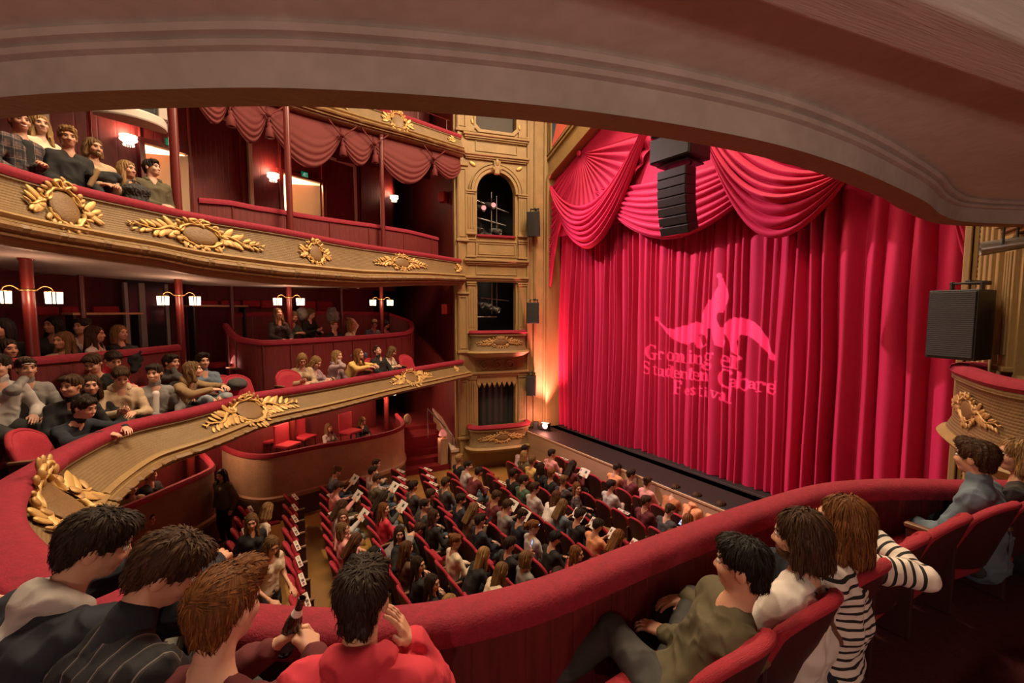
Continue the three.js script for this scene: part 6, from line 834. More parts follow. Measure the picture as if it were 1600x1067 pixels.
const BOX = [
  [437, 490, -1.75, 1, 8, 'sit', -0.2, 'long', 'light', 'charcoal', 'woman in dark cardigan and jeans at the left end of the raised box', { f: 1, pitch: -0.2 }], [462, 495, -1.9, 1, 8, 'downR', 0, 'shoulder', 'light', 'green', 'person in green half hidden by the third red column, raised box', { f: 1 }],
  [488, 490, -1.95, 1, 8, 'phone', 0.1, 'shoulder', 'light', 'black', 'woman in black with phone, right of the third red column, raised box', { f: 1 }], [524, 508, -1.5, 0, 7, 'sit', -0.3, 'bun', 'light', 'black', 'fair-haired woman in black in the middle of the raised box', { f: 1 }],
  [549, 508, -1.45, 0, 7, 'hair', 0.4, 'shoulder', 'blonde', 'cream', 'woman in cream top lifting an arm to her hair, raised box', { f: 1 }], [586, 506, -1.5, 0, 7, 'downR', -0.2, 'short', 'light', 'denim', 'man in dark denim jacket looking down, beside the farthest red column', {}], [604, 507, -1.55, 0, 7, 'read', 0.2, 'shoulder', 'dark', 'mauve', 'person with a paper right of the farthest red column, raised box', {}],
];
for (const [px, py, o, f, t, pose, turn, hs, hc, top, label, ex] of BOX) onBalcony(B1, px, py, o, f, t, { pose: { ...MP[pose], female: !!ex.f, ...(ex.pitch ? { pitch: ex.pitch } : {}) }, hair: [hs, hc], top, legs: 'jeans', floor: 2.85, label, group: G3, skin: px % 3, scale: 0.95 }, turn);
// standing onlookers of the upper balcony
const ST = [
  [34, 190, -0.42, { wl: K(0.05, 1.12, -0.30), wr: K(0.25, 0.98, -0.2), yaw: -0.5, hl: { dir: [0.7, 0.1, -0.5], nrm: [-0.3, 0.9, -0.3] } }, 0.1, 'short', 'light', 'plaid', 'black', 'smiling man in dark checked overshirt, leftmost on the upper balcony', { smile: 1, inner: 'black' }],
  [68, 196, -0.95, { yaw: -0.4 }, 0.1, 'long', 'blonde', 'cream', 'black', 'blonde woman half hidden behind the man in the checked overshirt', { f: 1 }],
  [109, 216, -0.42, { wr: K(0.12, 1.0, -0.26), wl: K(-0.16, 0.95, -0.3), yaw: -0.3, pitch: 0.05 }, -0.15, 'curly', 'blonde', 'black', 'black', 'tall man with blond curls in black jacket on the upper balcony', {}],
  [148, 231, -0.45, { wr: K(0.05, 1.12, -0.26), wl: K(-0.1, 1.12, -0.28), yaw: 0.1, pitch: 0.1 }, -0.1, 'bob', 'light', 'beige', 'pale', 'bearded man with long hair in beige sweater holding a dark jacket, upper balcony', { beard: 1, smile: 1 }],
  [199, 265, -0.45, { wr: K(0.1, 1.1, -0.22), wl: K(-0.1, 1.08, -0.24), yaw: 0.3 }, -0.1, 'long', 'blonde', 'black', 'beige', 'blonde woman in dark coat hugging a black furry bag, upper balcony', { f: 1, bag: 1 }],
  [239, 263, -0.45, { wr: K(0.02, 1.06, -0.28), wl: K(-0.14, 0.98, -0.22), yaw: 0.45, pitch: -0.1 }, -0.15, 'short', 'dark', 'olive', 'black', 'smiling man in olive hoodie before the leftmost lit doorway', { hood: 1, smile: 1 }],
];
for (const [px, py, o, po, turn, hs, hc, top, legs, label, ex] of ST) {
  const r = onBalcony(B2, px, py, o, 4, 11, { pose: stand({ ...po, female: !!ex.f }), hair: [hs, hc], top, legs, label, group: G4, floor: 5.5, hood: ex.hood, smile: ex.smile, beard: ex.beard, skin: px % 3, loose: 0.018 }, turn);
  if (ex.inner) mesh('inner_shirt', solid([['c', vadd(vadd(r.J.chest, r.J.F, 0.05), r.J.S2, 0.06), vadd(r.J.waist, r.J.F, 0.055), 0.07, 0.075]], 0.02, 0.02), clothMat('black'), r.t);
  if (ex.bag) { const p = rotY(vadd(r.J.chest, r.J.F, 0.2), r.ry).add(r.root); const b = tag(group('furry_bag', p.toArray(), r.ry), 'black furry bag held before the blonde woman, upper balcony', 'bag'); mesh('pouch', solid([['e', V(0, 0.03, 0), [0.17, 0.09, 0.09]], ['e', V(0, -0.12, 0.01), [0.15, 0.15, 0.08]]], 0.014, 0.04, (x, y, z) => 0.012 * noise(x * 60, y * 60, z * 60)), MT.blackMatt, b); mesh('handle', tube([[-0.1, 0.08, 0.02], [-0.06, 0.16, 0.05], [0.06, 0.16, 0.05], [0.1, 0.08, 0.02]], 0.01), MT.black, b); }
  if (ex.beard) { const p = rotY(vadd(vadd(r.J.waist, r.J.F, 0.2), V(0, 0.08, 0)), r.ry).add(r.root); const b = tag(group('folded_jacket', p.toArray(), r.ry), 'dark jacket with brown lining held by the bearded man, upper balcony', 'jacket'); mesh('cloth', solid([['c', V(-0.14, 0.06, 0), V(0.12, 0.03, 0), 0.07, 0.06], ['c', V(-0.05, 0, 0), V(0.02, -0.25, 0.02), 0.08, 0.06]], 0.015, 0.03, (x, y, z) => 0.012 * noise(x * 20, y * 20, z * 20)), clothMat('black'), b); mesh('lining', solid([['c', V(0.08, 0.08, -0.04), V(0.16, -0.12, -0.03), 0.035, 0.03]], 0.015, 0.03), clothMat('khaki'), b); }
}
// parterre and standing people of the stalls
const PT = [
  [205, 762, -4.1, 'sit', 0.9, 'shoulder', 'brown', 'khaki', 'black', 'woman in khaki jacket behind the dark tan partition, lower left', { f: 1 }], [235, 742, -4.6, 'talkL', 0.9, 'short', 'dark', 'black', 'black', 'man in black jacket leaning back behind the dark tan partition, lower left', {}], [163, 788, -3.6, 'phone', 0.9, 'short', 'brown', 'white', 'black', 'person in white shirt, mostly hidden, under the balcony front at lower left', {}],
  [514, 668, -6.8, 'sit', 1.0, 'long', 'light', 'pale', 'black', 'woman with long hair behind the middle of the tan partition', { f: 1 }], [567, 658, -7.1, 'phone', 1.2, 'shoulder', 'light', 'black', 'black', 'woman in black reading, right of the lamp column behind the tan partition', { f: 1 }],
];
for (const [px, py, x, pose, ry, hs, hc, top, legs, label, ex] of PT) { const p = hitX(px, py, x); place({ pose: { ...MP[pose], female: !!ex.f }, hair: [hs, hc], top, legs, label, group: 'people in the parterre boxes', skin: px % 3, face: true, scale: 0.95 }, p, -ry); }
place({ pose: stand({ female: true, yaw: 0.2, pitch: 0.1, wr: K(0.24, 0.86, -0.02), wl: K(-0.24, 0.86, -0.02) }), hair: ['long', 'black'], top: 'olive', legs: 'black', label: 'woman in olive jacket and black trousers standing in the left aisle', group: 'people standing in the stalls', loose: 0.03, scale: 0.88 }, hitY(346, 742, 1.46), -2.4);
place({ pose: stand({ female: true, yaw: -0.3, pitch: 0.35, lean: 0.12, wr: K(0.2, 0.95, -0.3), wl: K(-0.1, 0.98, -0.34) }), hair: ['long', 'light'], top: 'cream', legs: 'charcoal', short: 1, label: 'woman in white T-shirt with long fair hair, standing before the aisle seats', group: 'people standing in the stalls', scale: 0.98 }, hitY(425, 852, 1.5), -0.9);
place({ pose: stand({ female: true, yaw: -0.4, pitch: 0.1 }), hair: ['long', 'light'], top: 'black', legs: 'black', label: 'woman in black top standing left of the woman in white T-shirt', group: 'people standing in the stalls', scale: 0.95 }, hitY(393, 815, 1.5), -1.2);
place({ pose: stand({ female: true, yaw: 0.5, pitch: 0.5, lean: 0.25 }), hair: ['shoulder', 'blonde'], top: 'cream', legs: 'black', label: 'blonde woman bending forward behind the woman in black top, left stalls block', group: 'people standing in the stalls', scale: 0.93 }, hitY(418, 796, 1.35), 0.4);

// ---------------------------------------------------------------- foreground: seats and people beside the camera
{
  const P = seatProto('nearseat'); P.getObjectByName('seat_cushion').position.y = -0.13; const spots = [[5.09, 7.0, 1.57, 'under the man in olive sweatshirt'], [5.12, 6.5, 1.57, 'behind the long-haired man in white T-shirt'], [5.14, 6.02, 1.55, 'behind the woman with striped sleeves'], [5.16, 5.52, 1.53, 'empty, right of the striped sleeves'], [5.22, 5.02, 1.50, 'empty, left of the denim shirt'], [5.33, 4.53, 1.35, 'behind the man in denim shirt'], [5.46, 4.06, 1.3, 'behind the blond person at the right picture edge']];
  spots.forEach(([x, z, ry, who], i) => { const c = i ? P.clone() : P; if (i) { c.name = numbered('balcony_chair'); scene.add(c); } c.position.set(x, 2.77, z); c.rotation.y = ry; c.scale.set(1.0, 0.79, 1.04); tag(c, `red velvet balcony seat with dark shell, ${who}`, 'seat', 'front seats of the first balcony near the camera'); });
}
const NG = 'people in the foreground seats of the first balcony';
const stripesV = (() => { const c = document.createElement('canvas'); c.width = 64; c.height = 8; const x = c.getContext('2d'); x.fillStyle = '#1b1a20'; x.fillRect(0, 0, 64, 8); x.fillStyle = '#6e6664'; x.fillRect(28, 0, 4, 8); x.fillStyle = '#3a3638'; x.fillRect(34, 0, 3, 8); const t = new THREE.CanvasTexture(c); t.wrapS = t.wrapT = THREE.RepeatWrapping; t.colorSpace = THREE.SRGBColorSpace; t.repeat.set(16, 16); return t; })();
const stripesH = (() => { const c = document.createElement('canvas'); c.width = 8; c.height = 64; const x = c.getContext('2d'); x.fillStyle = '#d9cdc4'; x.fillRect(0, 0, 8, 64); x.fillStyle = '#1c1a1e'; x.fillRect(0, 0, 8, 22); const t = new THREE.CanvasTexture(c); t.wrapS = t.wrapT = THREE.RepeatWrapping; t.colorSpace = THREE.SRGBColorSpace; t.repeat.set(1, 26); return t; })();
// cloth uv along the limbs and across the back, so that stripes follow the garment
function alongCloth(F) { const g = F.top.clone(), P = g.attributes.position, uv = new Float32Array(P.count * 2), J = F.J, v = V(0, 0, 0), seg = []; for (const n of 'rl') seg.push([J['sh' + n], J['el' + n], 0], [J['el' + n], J['wr' + n], 0.285]);
  for (let i = 0; i < P.count; i++) { v.fromBufferAttribute(P, i); let best = 1e9, k = null; for (const [a, b, l0] of seg) { const d = b.clone().sub(a), t = Math.max(0, Math.min(1, v.clone().sub(a).dot(d) / d.lengthSq())), e = v.distanceTo(a.clone().addScaledVector(d, t)); if (e < best) { best = e; k = [l0 + t * d.length(), t]; } } const r = v.clone().sub(J.hip); if (best < 0.085 && (k[1] > 0.12 || k[0] > 0.2)) { uv[2 * i] = r.dot(J.R) + r.dot(J.F); uv[2 * i + 1] = k[0]; } else { uv[2 * i] = r.dot(J.R); uv[2 * i + 1] = r.dot(J.S2); } }
  g.setAttribute('uv', new THREE.BufferAttribute(uv, 2)); return g; }
function onBack(F, u, s) { const m = new THREE.Mesh(F.top, MT.black), o = vadd(vadd(vadd(F.J.neck, F.J.R, u), F.J.S2, s), F.J.F, -0.5), h = new THREE.Raycaster(o, F.J.F.clone()).intersectObject(m)[0]; return h ? vadd(h.point, F.J.F, -0.005) : vadd(o, F.J.F, 0.38); }
const near2 = (px, py, Y, ry, spec, targets) => place({ det: 'near', group: NG, floor: 2.77, ...spec }, hitY(px, py, Y), ry, targets);
const near = (px, py, o, from, to, spec, turn, targets) => onBalcony(B1, px, py, o, from, to, { det: 'near', group: NG, floor: 2.77, ...spec }, turn, targets);
// khaki legs at the left picture edge
near2(-170, 800, 3.72, 0.1, { pose: { lean: -0.05, ar: K(0.14, 0.3, -0.36), al: K(-0.12, 0.3, -0.36) }, hair: ['short', 'brown'], top: 'black', legs: 'khaki', label: 'person in khaki trousers, only knees and a hand in view at left edge' }, { kr: [55, 845, 3.45], kl: [45, 905, 3.45], wr: [14, 960, 3.4] });
near(152, 850, -0.36, 10, 13.2, { pose: { lean: 0.32, slouch: 0.25, yaw: -0.5, pitch: 0.4, roll: -0.1, wr: K(0.2, 0.95, -0.62), wl: K(-0.12, 0.9, -0.66), er: K(1, -0.1, 0.4), el: K(-1, -0.1, 0.4) }, hair: ['short', 'dark'], top: 'navy', hood: 'pale', legs: 'black', loose: 0.03, label: 'man in navy sweater with pale grey hood leaning on the rail, lower left' }, -0.15);
const f2 = near(262, 888, -0.42, 11, 13.4, { pose: { lean: 0.2, slouch: 0.22, yaw: -0.5, pitch: 0.6, roll: -0.12, wr: K(0.16, 0.85, -0.55), wl: K(-0.1, 0.85, -0.55), hr: { dir: [-0.5, 0.2, -0.9], nrm: [0.8, 0.3, -0.2], curl: 0.8 } }, hair: ['short', 'brown'], topMat: mat([1, 1, 1], 0.85, { map: stripesV, bumpMap: TX.cloth, bumpScale: 0.0006 }), topName: 'striped_shirt', topGeo: alongCloth, collar: true, legs: 'charcoal', loose: 0.026, label: 'man in dark pinstriped shirt bending over a programme, lower left' }, -0.35, { wr: [322, 962, 3.5], wl: [236, 985, 3.46] });
mesh('collar_band', solid([['c', vadd(f2.J.neck, f2.J.S2, -0.03), vadd(f2.J.neck, f2.J.S2, 0.045), 0.082, 0.069]], 0.009, 0.02), clothMat('navy'), f2.t);
mesh('yoke_piping', tube([-1, -0.7, -0.35, 0, 0.35, 0.7, 1].map((u) => onBack(f2.F, u * 0.17, -0.13 - 0.03 * u * u)), 0.005, 6, 36), clothMat('pale'), f2.t);
const f3 = near(352, 950, -0.52, 11.5, 13.6, { pose: { ar: K(0.14, 0.3, -0.3), al: K(-0.12, 0.3, -0.3),  lean: 0.22, slouch: 0.2, pitch: 0.12, yaw: -0.1, wr: K(0.14, 0.85, -0.42), wl: K(-0.1, 0.85, -0.42), er: K(0.8, -0.7, 0.4), el: K(-0.9, -0.6, 0.2), hr: { dir: [-0.55, 0.3, -0.75], nrm: [0.75, 0.35, 0.3], curl: 1.2 }, hl: { dir: [0.5, 0.3, -0.8], nrm: [-0.7, 0.4, 0.3], curl: 1.2 } }, hair: ['quiff', 'ginger'], top: 'maroon', legs: 'lightjeans', loose: 0.02, skin: 2, label: 'auburn-haired person in dark maroon top holding a beer bottle, bottom left' }, -0.05, { wr: [486, 1024, 3.46], wl: [424, 1014, 3.46], kr: [520, 1005, 3.36], kl: [415, 1035, 3.34] });
const f4 = near(566, 935, -0.50, 12.8, 14.2, { scale: 0.96, pose: { ar: K(0.2, 0.32, -0.32),  lean: 0.10, slouch: 0.2, pitch: 0.02, wr: K(0.13, 1.1, -0.24), wl: K(-0.12, 0.75, -0.4), er: K(0.35, -1, -0.1), hr: { dir: [-0.35, 0.9, 0.15], nrm: [0.85, 0.2, -0.2], curl: 0.25 } }, hair: ['crop', 'dark'], top: 'red', hood: true, legs: 'olive', loose: 0.03, label: 'man in pink-red hoodie seen from behind, hand raised to his cheek' }, -0.1, { wr: [640, 1002, 3.58], kr: [678, 1005, 3.38] });
const f5h = hitY(1160, 884, 3.62), f5p = hitY(1010, 1062, 3.06), f5d = f5p.clone().sub(f5h), f5r = Math.atan2(-f5d.x, -f5d.z), f5l = -Math.atan2(Math.hypot(f5d.x, f5d.z), -f5d.y) - 0.05;
const f5 = near2(1160, 884, 3.62, f5r, { pose: { lean: f5l, slouch: 0.3, yaw: -0.6, pitch: 0.02, hr: { dir: [-0.2, -0.1, -1], nrm: [0.1, 1, -0.2], curl: 0.35, spread: 0.3 }, hl: { dir: [0.5, 0, -0.8], nrm: [-0.1, 1, 0.1], curl: 0.5 } }, hair: ['crop', 'black'], top: 'olive', legs: 'charcoal', loose: 0.026, label: 'man in dark olive sweatshirt slouching with legs stretched toward the rail' }, { ar: [985, 1000, 2.86], al: [850, 1075, 2.86], kr: [1055, 925, 3.08], kl: [893, 980, 3.05], wr: [1072, 935, 3.16], wl: [1040, 990, 3.1] });
const f6 = near2(1250, 838, 3.68, 1.6, { pose: { lean: -0.12, slouch: 0.1, yaw: 0.25, pitch: 0.1 }, hair: ['bob', 'brown'], top: 'white', short: 1, legs: 'khaki', loose: 0.026, beard: 1, label: 'long-haired man in white T-shirt with shoulder strap, seated right of centre' }, { kl: [1112, 905, 3.1] });
const f7 = near2(1316, 815, 3.70, 1.6, { pose: { female: true, lean: -0.1, slouch: 0.08, yaw: 0.3, wr: K(0.35, 0.86, -0.2), er: K(1, 0.2, 0.6) }, hair: ['shoulder', 'ginger'], topMat: mat([1, 1, 1], 0.85, { map: stripesH, bumpMap: TX.cloth, bumpScale: 0.0006 }), topName: 'striped_top', topGeo: alongCloth, legs: 'navy', loose: 0.02, skin: 2, label: 'woman with chestnut hair, glasses and black-and-white striped sleeves' }, { wr: [1362, 838, 3.5], er: [1452, 872, 3.46] });
{ const g = new THREE.Group(); g.name = 'glasses'; f7.t.add(g); f7.J.hm.decompose(g.position, g.quaternion, g.scale); mesh('rims', merge([-1, 1].map((s) => at(new THREE.TorusGeometry(0.021, 0.0022, 6, 20), [s * 0.031, 0.004, -0.103])).concat([bar([-0.011, 0.006, -0.104], [0.011, 0.006, -0.104], 0.002), bar([-0.052, 0.008, -0.1], [-0.08, 0.005, 0.01], 0.002), bar([0.052, 0.008, -0.1], [0.08, 0.005, 0.01], 0.002)])), MT.brass, g); }
near2(1524, 716, 3.68, 1.5, { pose: { lean: 0.02, slouch: 0.12, yaw: -0.2 }, hair: ['quiff', 'brown'], top: 'denim', collar: true, legs: 'charcoal', loose: 0.026, label: 'man in faded denim shirt seen from behind, near the right stage box' }, { kl: [1402, 790, 3.1], kr: [1440, 785, 3.12] });
near2(1592, 712, 3.68, 1.45, { pose: { lean: 0.0, yaw: 0.5 }, hair: ['bob', 'blonde'], top: 'charcoal', legs: 'black', label: 'blond person cut off by the right picture edge beside the denim shirt' });
// belongings in hands
{ const t = tag(group('beer_bottle'), 'brown glass beer bottle with foil neck held by the auburn-haired person', 'bottle'); const p = hitY(455, 985, 3.5); t.position.copy(p); t.rotation.set(-0.25, 0, -0.3);
  mesh('glass', lathe([[0, -0.1], [0.03, -0.1], [0.032, -0.085], [0.032, 0.03], [0.026, 0.06], [0.0135, 0.095], [0.0125, 0.14], [0.0145, 0.142], [0.0145, 0.152], [0.011, 0.153]], 22), mat([0.035, 0.014, 0.005], 0.12, { clearcoat: 0.6 }), t); mesh('neck_foil', lathe([[0.0202, 0.076], [0.0142, 0.097], [0.0139, 0.104]], 20), MT.paper, t); mesh('label', lathe([[0.0326, -0.07], [0.0326, 0.01]], 22), mat([0.05, 0.05, 0.04], 0.6), t); }
programme(compose(hitY(285, 978, 3.52).toArray(), -0.6, f2.ry, 0.35).scale(V(1.25, 1.25, 1.25)), 'large open programme held by the man in dark pinstriped shirt', 'programmes held in the foreground');
mesh('shoulder_strap', tube(Array.from({ length: 13 }, (_, i) => i / 12).map((t) => onBack(f6.F, -0.07 + 0.2 * t, 0.0 - 0.3 * t)), 0.011, 6, 40), MT.wood, f6.t);

// ---------------------------------------------------------------- tasselled drapes under the top balcony
{
  const L = B3, S = (px) => L.find(px, -0.02, -0.75, 0, 12), xs = [240, 300, 353, 415, 531, 582, 675, 722], wideS = [0, 1, 0, 1, 0, 1, 0];
  const drop = [0.75, 0.75, 0.9, 1.12, 0.85, 1.06, 0.7], place2 = ['far left', 'left of the first tassel', 'between first and second tassel', 'wide, after the second tassel', 'narrow, after the third tassel', 'wide, after the fourth tassel', 'last, against the gilded pilaster'];
  for (let i = 1; i < 7; i++) { const a = S(xs[i]), b = S(xs[i + 1]);
    const g = grid(60, 40, (u, v) => { const s = a + (b - a) * u, q = L.at(s), c = Math.sin(u * Math.PI), sag = 0.34 + (drop[i] - 0.34) * Math.pow(c, 0.8), f = Math.abs(Math.sin((Math.pow(v, 1.8) * 5 + 0.3 * Math.sin(u * 6)) * Math.PI)), o = -0.04 + 0.1 * Math.sin(v * 2.6) * Math.pow(c, 0.5) + 0.05 * f * Math.pow(v, 1.5) * Math.pow(c, 0.3), y = -q.h * 0.98 - sag * v; return [q.x + q.n.x * o, q.y + y, q.z + q.n.z * o, u * 3, v * 2]; });
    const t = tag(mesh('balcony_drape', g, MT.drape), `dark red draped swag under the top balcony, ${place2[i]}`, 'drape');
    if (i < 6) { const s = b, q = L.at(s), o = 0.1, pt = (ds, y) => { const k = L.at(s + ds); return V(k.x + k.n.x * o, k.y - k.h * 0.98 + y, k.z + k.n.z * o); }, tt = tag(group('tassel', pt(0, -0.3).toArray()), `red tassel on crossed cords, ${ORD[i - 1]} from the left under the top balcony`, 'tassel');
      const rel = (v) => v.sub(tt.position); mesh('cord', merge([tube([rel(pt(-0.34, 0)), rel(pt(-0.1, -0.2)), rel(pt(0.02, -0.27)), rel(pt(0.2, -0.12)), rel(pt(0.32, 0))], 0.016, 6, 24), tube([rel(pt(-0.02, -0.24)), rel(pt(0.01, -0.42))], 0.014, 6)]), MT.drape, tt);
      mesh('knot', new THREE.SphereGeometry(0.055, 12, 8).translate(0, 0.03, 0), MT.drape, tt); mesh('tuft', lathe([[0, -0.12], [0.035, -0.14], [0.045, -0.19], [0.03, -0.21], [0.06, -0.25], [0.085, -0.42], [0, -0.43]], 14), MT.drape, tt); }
  }
  // thin safety rail on the top balcony
  const sr = tag(group('safety_rail'), 'thin metal safety rail on posts along the top balcony', 'railing'); mesh('bar', L.sweep(() => { const r = []; for (let i = 0; i <= 6; i++) r.push([-0.12 + 0.012 * Math.cos(i * 1.047), 0.32 + 0.012 * Math.sin(i * 1.047)]); return r; }, { s0: 0.3, s1: 9, crease: 0 }), MT.woodRed, sr); for (let s = 0.4; s < 9; s += 0.9) { const p = L.pos(s, -0.12); mesh('post', bar([p.x, p.y, p.z], [p.x, p.y + 0.32, p.z], 0.01), MT.woodRed, sr); }
}
// ---------------------------------------------------------------- loudspeakers, stage lights, rigging
function speaker(pos, ry, rx, w, h, d, label, bracket = 1) {
  const t = tag(group('loudspeaker', pos, ry), label, 'loudspeaker'); const b = new THREE.Group(); b.name = 'cabinet'; b.rotation.x = rx; t.add(b);
  mesh('box', plate([[-w / 2, -d / 2], [w / 2, -d / 2], [w * 0.36, d / 2], [-w * 0.36, d / 2]].map(([x, z]) => [x, z]), h, 0.012).rotateX(Math.PI / 2).rotateY(Math.PI).translate(0, h / 2, 0), MT.black, b); mesh('grille', box(w * 0.94, h * 0.94, 0.02, 0, 0, d / 2 + 0.006, 0.008), MT.grille, b);
  if (bracket) mesh('bracket', merge([box(w * 0.7, 0.02, 0.1, 0, h / 2 + 0.08, -0.05), box(0.025, 0.12, 0.05, -w * 0.3, h / 2 + 0.04, -0.02), box(0.025, 0.12, 0.05, w * 0.3, h / 2 + 0.04, -0.02), box(0.05, 0.05, d * 0.9, 0, h / 2 + 0.09, -d * 0.5)]), MT.black, t);
}
const wz = (px, py, z) => hitZ(px, py, z).toArray();
speaker(wz(835, 350, 0.92), 0.75, 0.22, 0.38, 0.72, 0.34, 'black loudspeaker tilted down on the gilded wall beside the arched opening');
speaker(wz(834, 489, 0.92), 0.75, 0, 0.36, 0.62, 0.34, 'black loudspeaker on the gilded wall beside the middle box opening');
speaker(wz(831, 602, 0.92), 0.75, 0, 0.3, 0.6, 0.3, 'black narrow loudspeaker on the gilded wall beside the lowest box opening');
speaker(wz(838, 666, 0.80), 0.75, 0, 0.17, 0.28, 0.16, 'smallest black loudspeaker low on the gilded wall above the stage corner', 0);
speaker(wz(1505, 507, 1.35), -0.3, 0, 0.46, 0.80, 0.42, 'large black loudspeaker hanging at the right edge of the stage curtain');
{ // line array above the front of the stage
  const c = hitZ(1062, 235, 1.9), t = tag(group('line_array', [c.x, 0, c.z], 0.05), 'hanging black loudspeaker array, two bass boxes above a curved column', 'loudspeaker');
  const y0 = c.y; for (let i = 0; i < 2; i++) mesh('bass_box', box(0.78, 0.42, 0.62, 0, y0 + 0.45 * i, 0, 0.02), MT.black, t); for (let i = 0; i < 2; i++) mesh('grille', box(0.74, 0.38, 0.02, 0, y0 + 0.45 * i, 0.315, 0.01), mat([0.016, 0.014, 0.013], 0.6, { bumpMap: TX.weave, bumpScale: 0.002 }), t);
  mesh('frame', merge([box(0.6, 0.03, 0.5, 0, y0 - 0.25, -0.02), bar([-0.25, y0 - 0.24, 0], [-0.2, y0 - 0.36, 0.05], 0.015), bar([0.25, y0 - 0.24, 0], [0.2, y0 - 0.36, 0.05], 0.015)]), MT.black, t);
  let y = y0 - 0.42, z = 0.08, a = 0; for (let i = 0; i < 7; i++) { a += 0.015 + i * 0.013; mesh('array_element', at(merge([box(0.56, 0.15, 0.3, 0, 0, 0, 0.008), box(0.54, 0.135, 0.02, 0, 0, 0.15, 0.006)]), [0, y, z], 0, a), mat([0.014, 0.012, 0.012], 0.35), t); y -= 0.152 * Math.cos(a); z -= 0.152 * Math.sin(a); }
  mesh('cable', merge([bar([0.1, y0 + 0.66, 0], [0.1, 12.6, 0], 0.008), bar([-0.1, y0 + 0.66, 0], [-0.1, 12.6, 0], 0.008)]), MT.metal, t);
}
function parcan(parent, p, dir, len = 0.32, r = 0.09) { const q = new THREE.Quaternion().setFromUnitVectors(V(0, 0, 1), V(...dir).normalize()), M4 = new THREE.Matrix4().compose(V(...p), q, V(1, 1, 1)); mesh('can', lathe([[0, -len / 2], [r * 0.6, -len / 2], [r * 0.8, -len * 0.2], [r, len / 2], [r * 0.92, len / 2], [r * 0.7, 0], [0, 0]], 16).rotateX(Math.PI / 2).applyMatrix4(M4), MT.metal, parent); mesh('yoke', merge([bar([-r - 0.02, 0, 0], [-r - 0.02, 0.18, 0], 0.01), bar([r + 0.02, 0, 0], [r + 0.02, 0.18, 0], 0.01), bar([-r - 0.02, 0.18, 0], [r + 0.02, 0.18, 0], 0.01)]).translate(...p), MT.black, parent); }
// lamps on pipes inside the left box openings
const inBox = (s, y, w) => V(s, y, w).applyMatrix4(ML).toArray();
for (const [y0, lamps, lab] of [[7.05, [[0.65, 7.85, 0.1], [0.95, 7.95, 0.15], [0.62, 7.2, -0.15], [0.9, 7.05, 0.05], [1.15, 7.2, 0.3], [0.75, 6.98, 0]], 'cluster of stage lamps on pipes inside the arched opening'], [4.6, [[0.6, 5.0, 0.2], [0.85, 4.95, 0.3], [1.1, 4.85, 0.35]], 'row of stage lamps inside the middle left box opening']]) {
  const t = tag(group('stage_lamp_rig'), lab, 'stage lamps'); const pipes = y0 > 6 ? [[0.5, 8.0, 1.6, 7.7], [0.5, 7.5, 1.5, 7.3], [0.5, 6.98, 1.5, 6.9]] : [[0.5, 5.1, 1.6, 5.0], [0.5, 4.5, 1.2, 4.5]];
  mesh('pipes', merge([...pipes.map(([a, b, c, d]) => bar(inBox(a, b, -0.5), inBox(c, d, -0.55), 0.022)), bar(inBox(1.02, y0, -0.45), inBox(1.02, y0 + 1.2, -0.45), 0.016), bar(inBox(1.18, y0, -0.45), inBox(1.18, y0 + 1.1, -0.45), 0.012)]), MT.metal, t);
  for (const [s, y, k] of lamps) parcan(t, inBox(s, y - 0.1, -0.4), [0.9, -0.35, -0.2 - k]);
  if (y0 > 6) for (const [s, y] of [[0.72, 7.72], [1.02, 7.82]]) mesh('lit_lens', at(new THREE.CircleGeometry(0.07, 18), inBox(s, y, -0.22), 1.2), mat([0.5, 0.2, 0.22], 0.4, { emissive: new THREE.Color(1, 0.3, 0.33), emissiveIntensity: 0.8 }), t);
}
{ // floods standing on the left corner of the stage, washing the frame upward
  const t = tag(group('floor_flood', [-4.42, 1.1, 0.72], 0.4), 'glowing flood lamp standing on the left corner of the stage', 'lamp');
  mesh('housing', merge([box(0.3, 0.2, 0.16, 0, 0.13, 0, 0.02), bar([-0.17, 0, 0], [-0.17, 0.16, 0], 0.012), bar([0.17, 0, 0], [0.17, 0.16, 0], 0.012), box(0.36, 0.02, 0.14, 0, 0.01, 0)]), MT.black, t); mesh('lamp_glass', at(new THREE.CircleGeometry(0.085, 20), [0.04, 0.16, 0.083]), mat([1, 0.6, 0.5], 0.3, { emissive: new THREE.Color(1, 0.5, 0.38), emissiveIntensity: 5 }), t); mesh('lamp_glass_top', at(new THREE.PlaneGeometry(0.22, 0.1), [0, 0.232, 0], 0, -Math.PI / 2), mat([1, 0.5, 0.4], 0.3, { emissive: new THREE.Color(1, 0.38, 0.28), emissiveIntensity: 4 }), t);
  spot([-4.42, 1.36, 0.72], [-4.85, 4.5, 0.28], new THREE.Color(1, 0.24, 0.22), LIGHT.flood * 9, 0.55, 0.9, 4); point([-4.36, 1.42, 0.86], new THREE.Color(1, 0.34, 0.24), LIGHT.flood * 0.12, 3);
  const t2 = tag(group('floor_flood', [4.0, 1.1, 0.55], -0.5), 'small stage lamps on a black box at the right end of the stage', 'lamp'); mesh('case', box(0.7, 0.9, 0.5, 0.15, 0.45, 0, 0.02), MT.black, t2); mesh('lamp_heads', merge([at(cyl(0.05, 0.07, 0.16, 0, 0, 0), [0, 1.0, 0.05], 0.4, 0.9), at(cyl(0.04, 0.05, 0.14, 0, 0, 0), [0.2, 0.96, 0.1], -0.4, 1.1)]), MT.metal, t2);
}
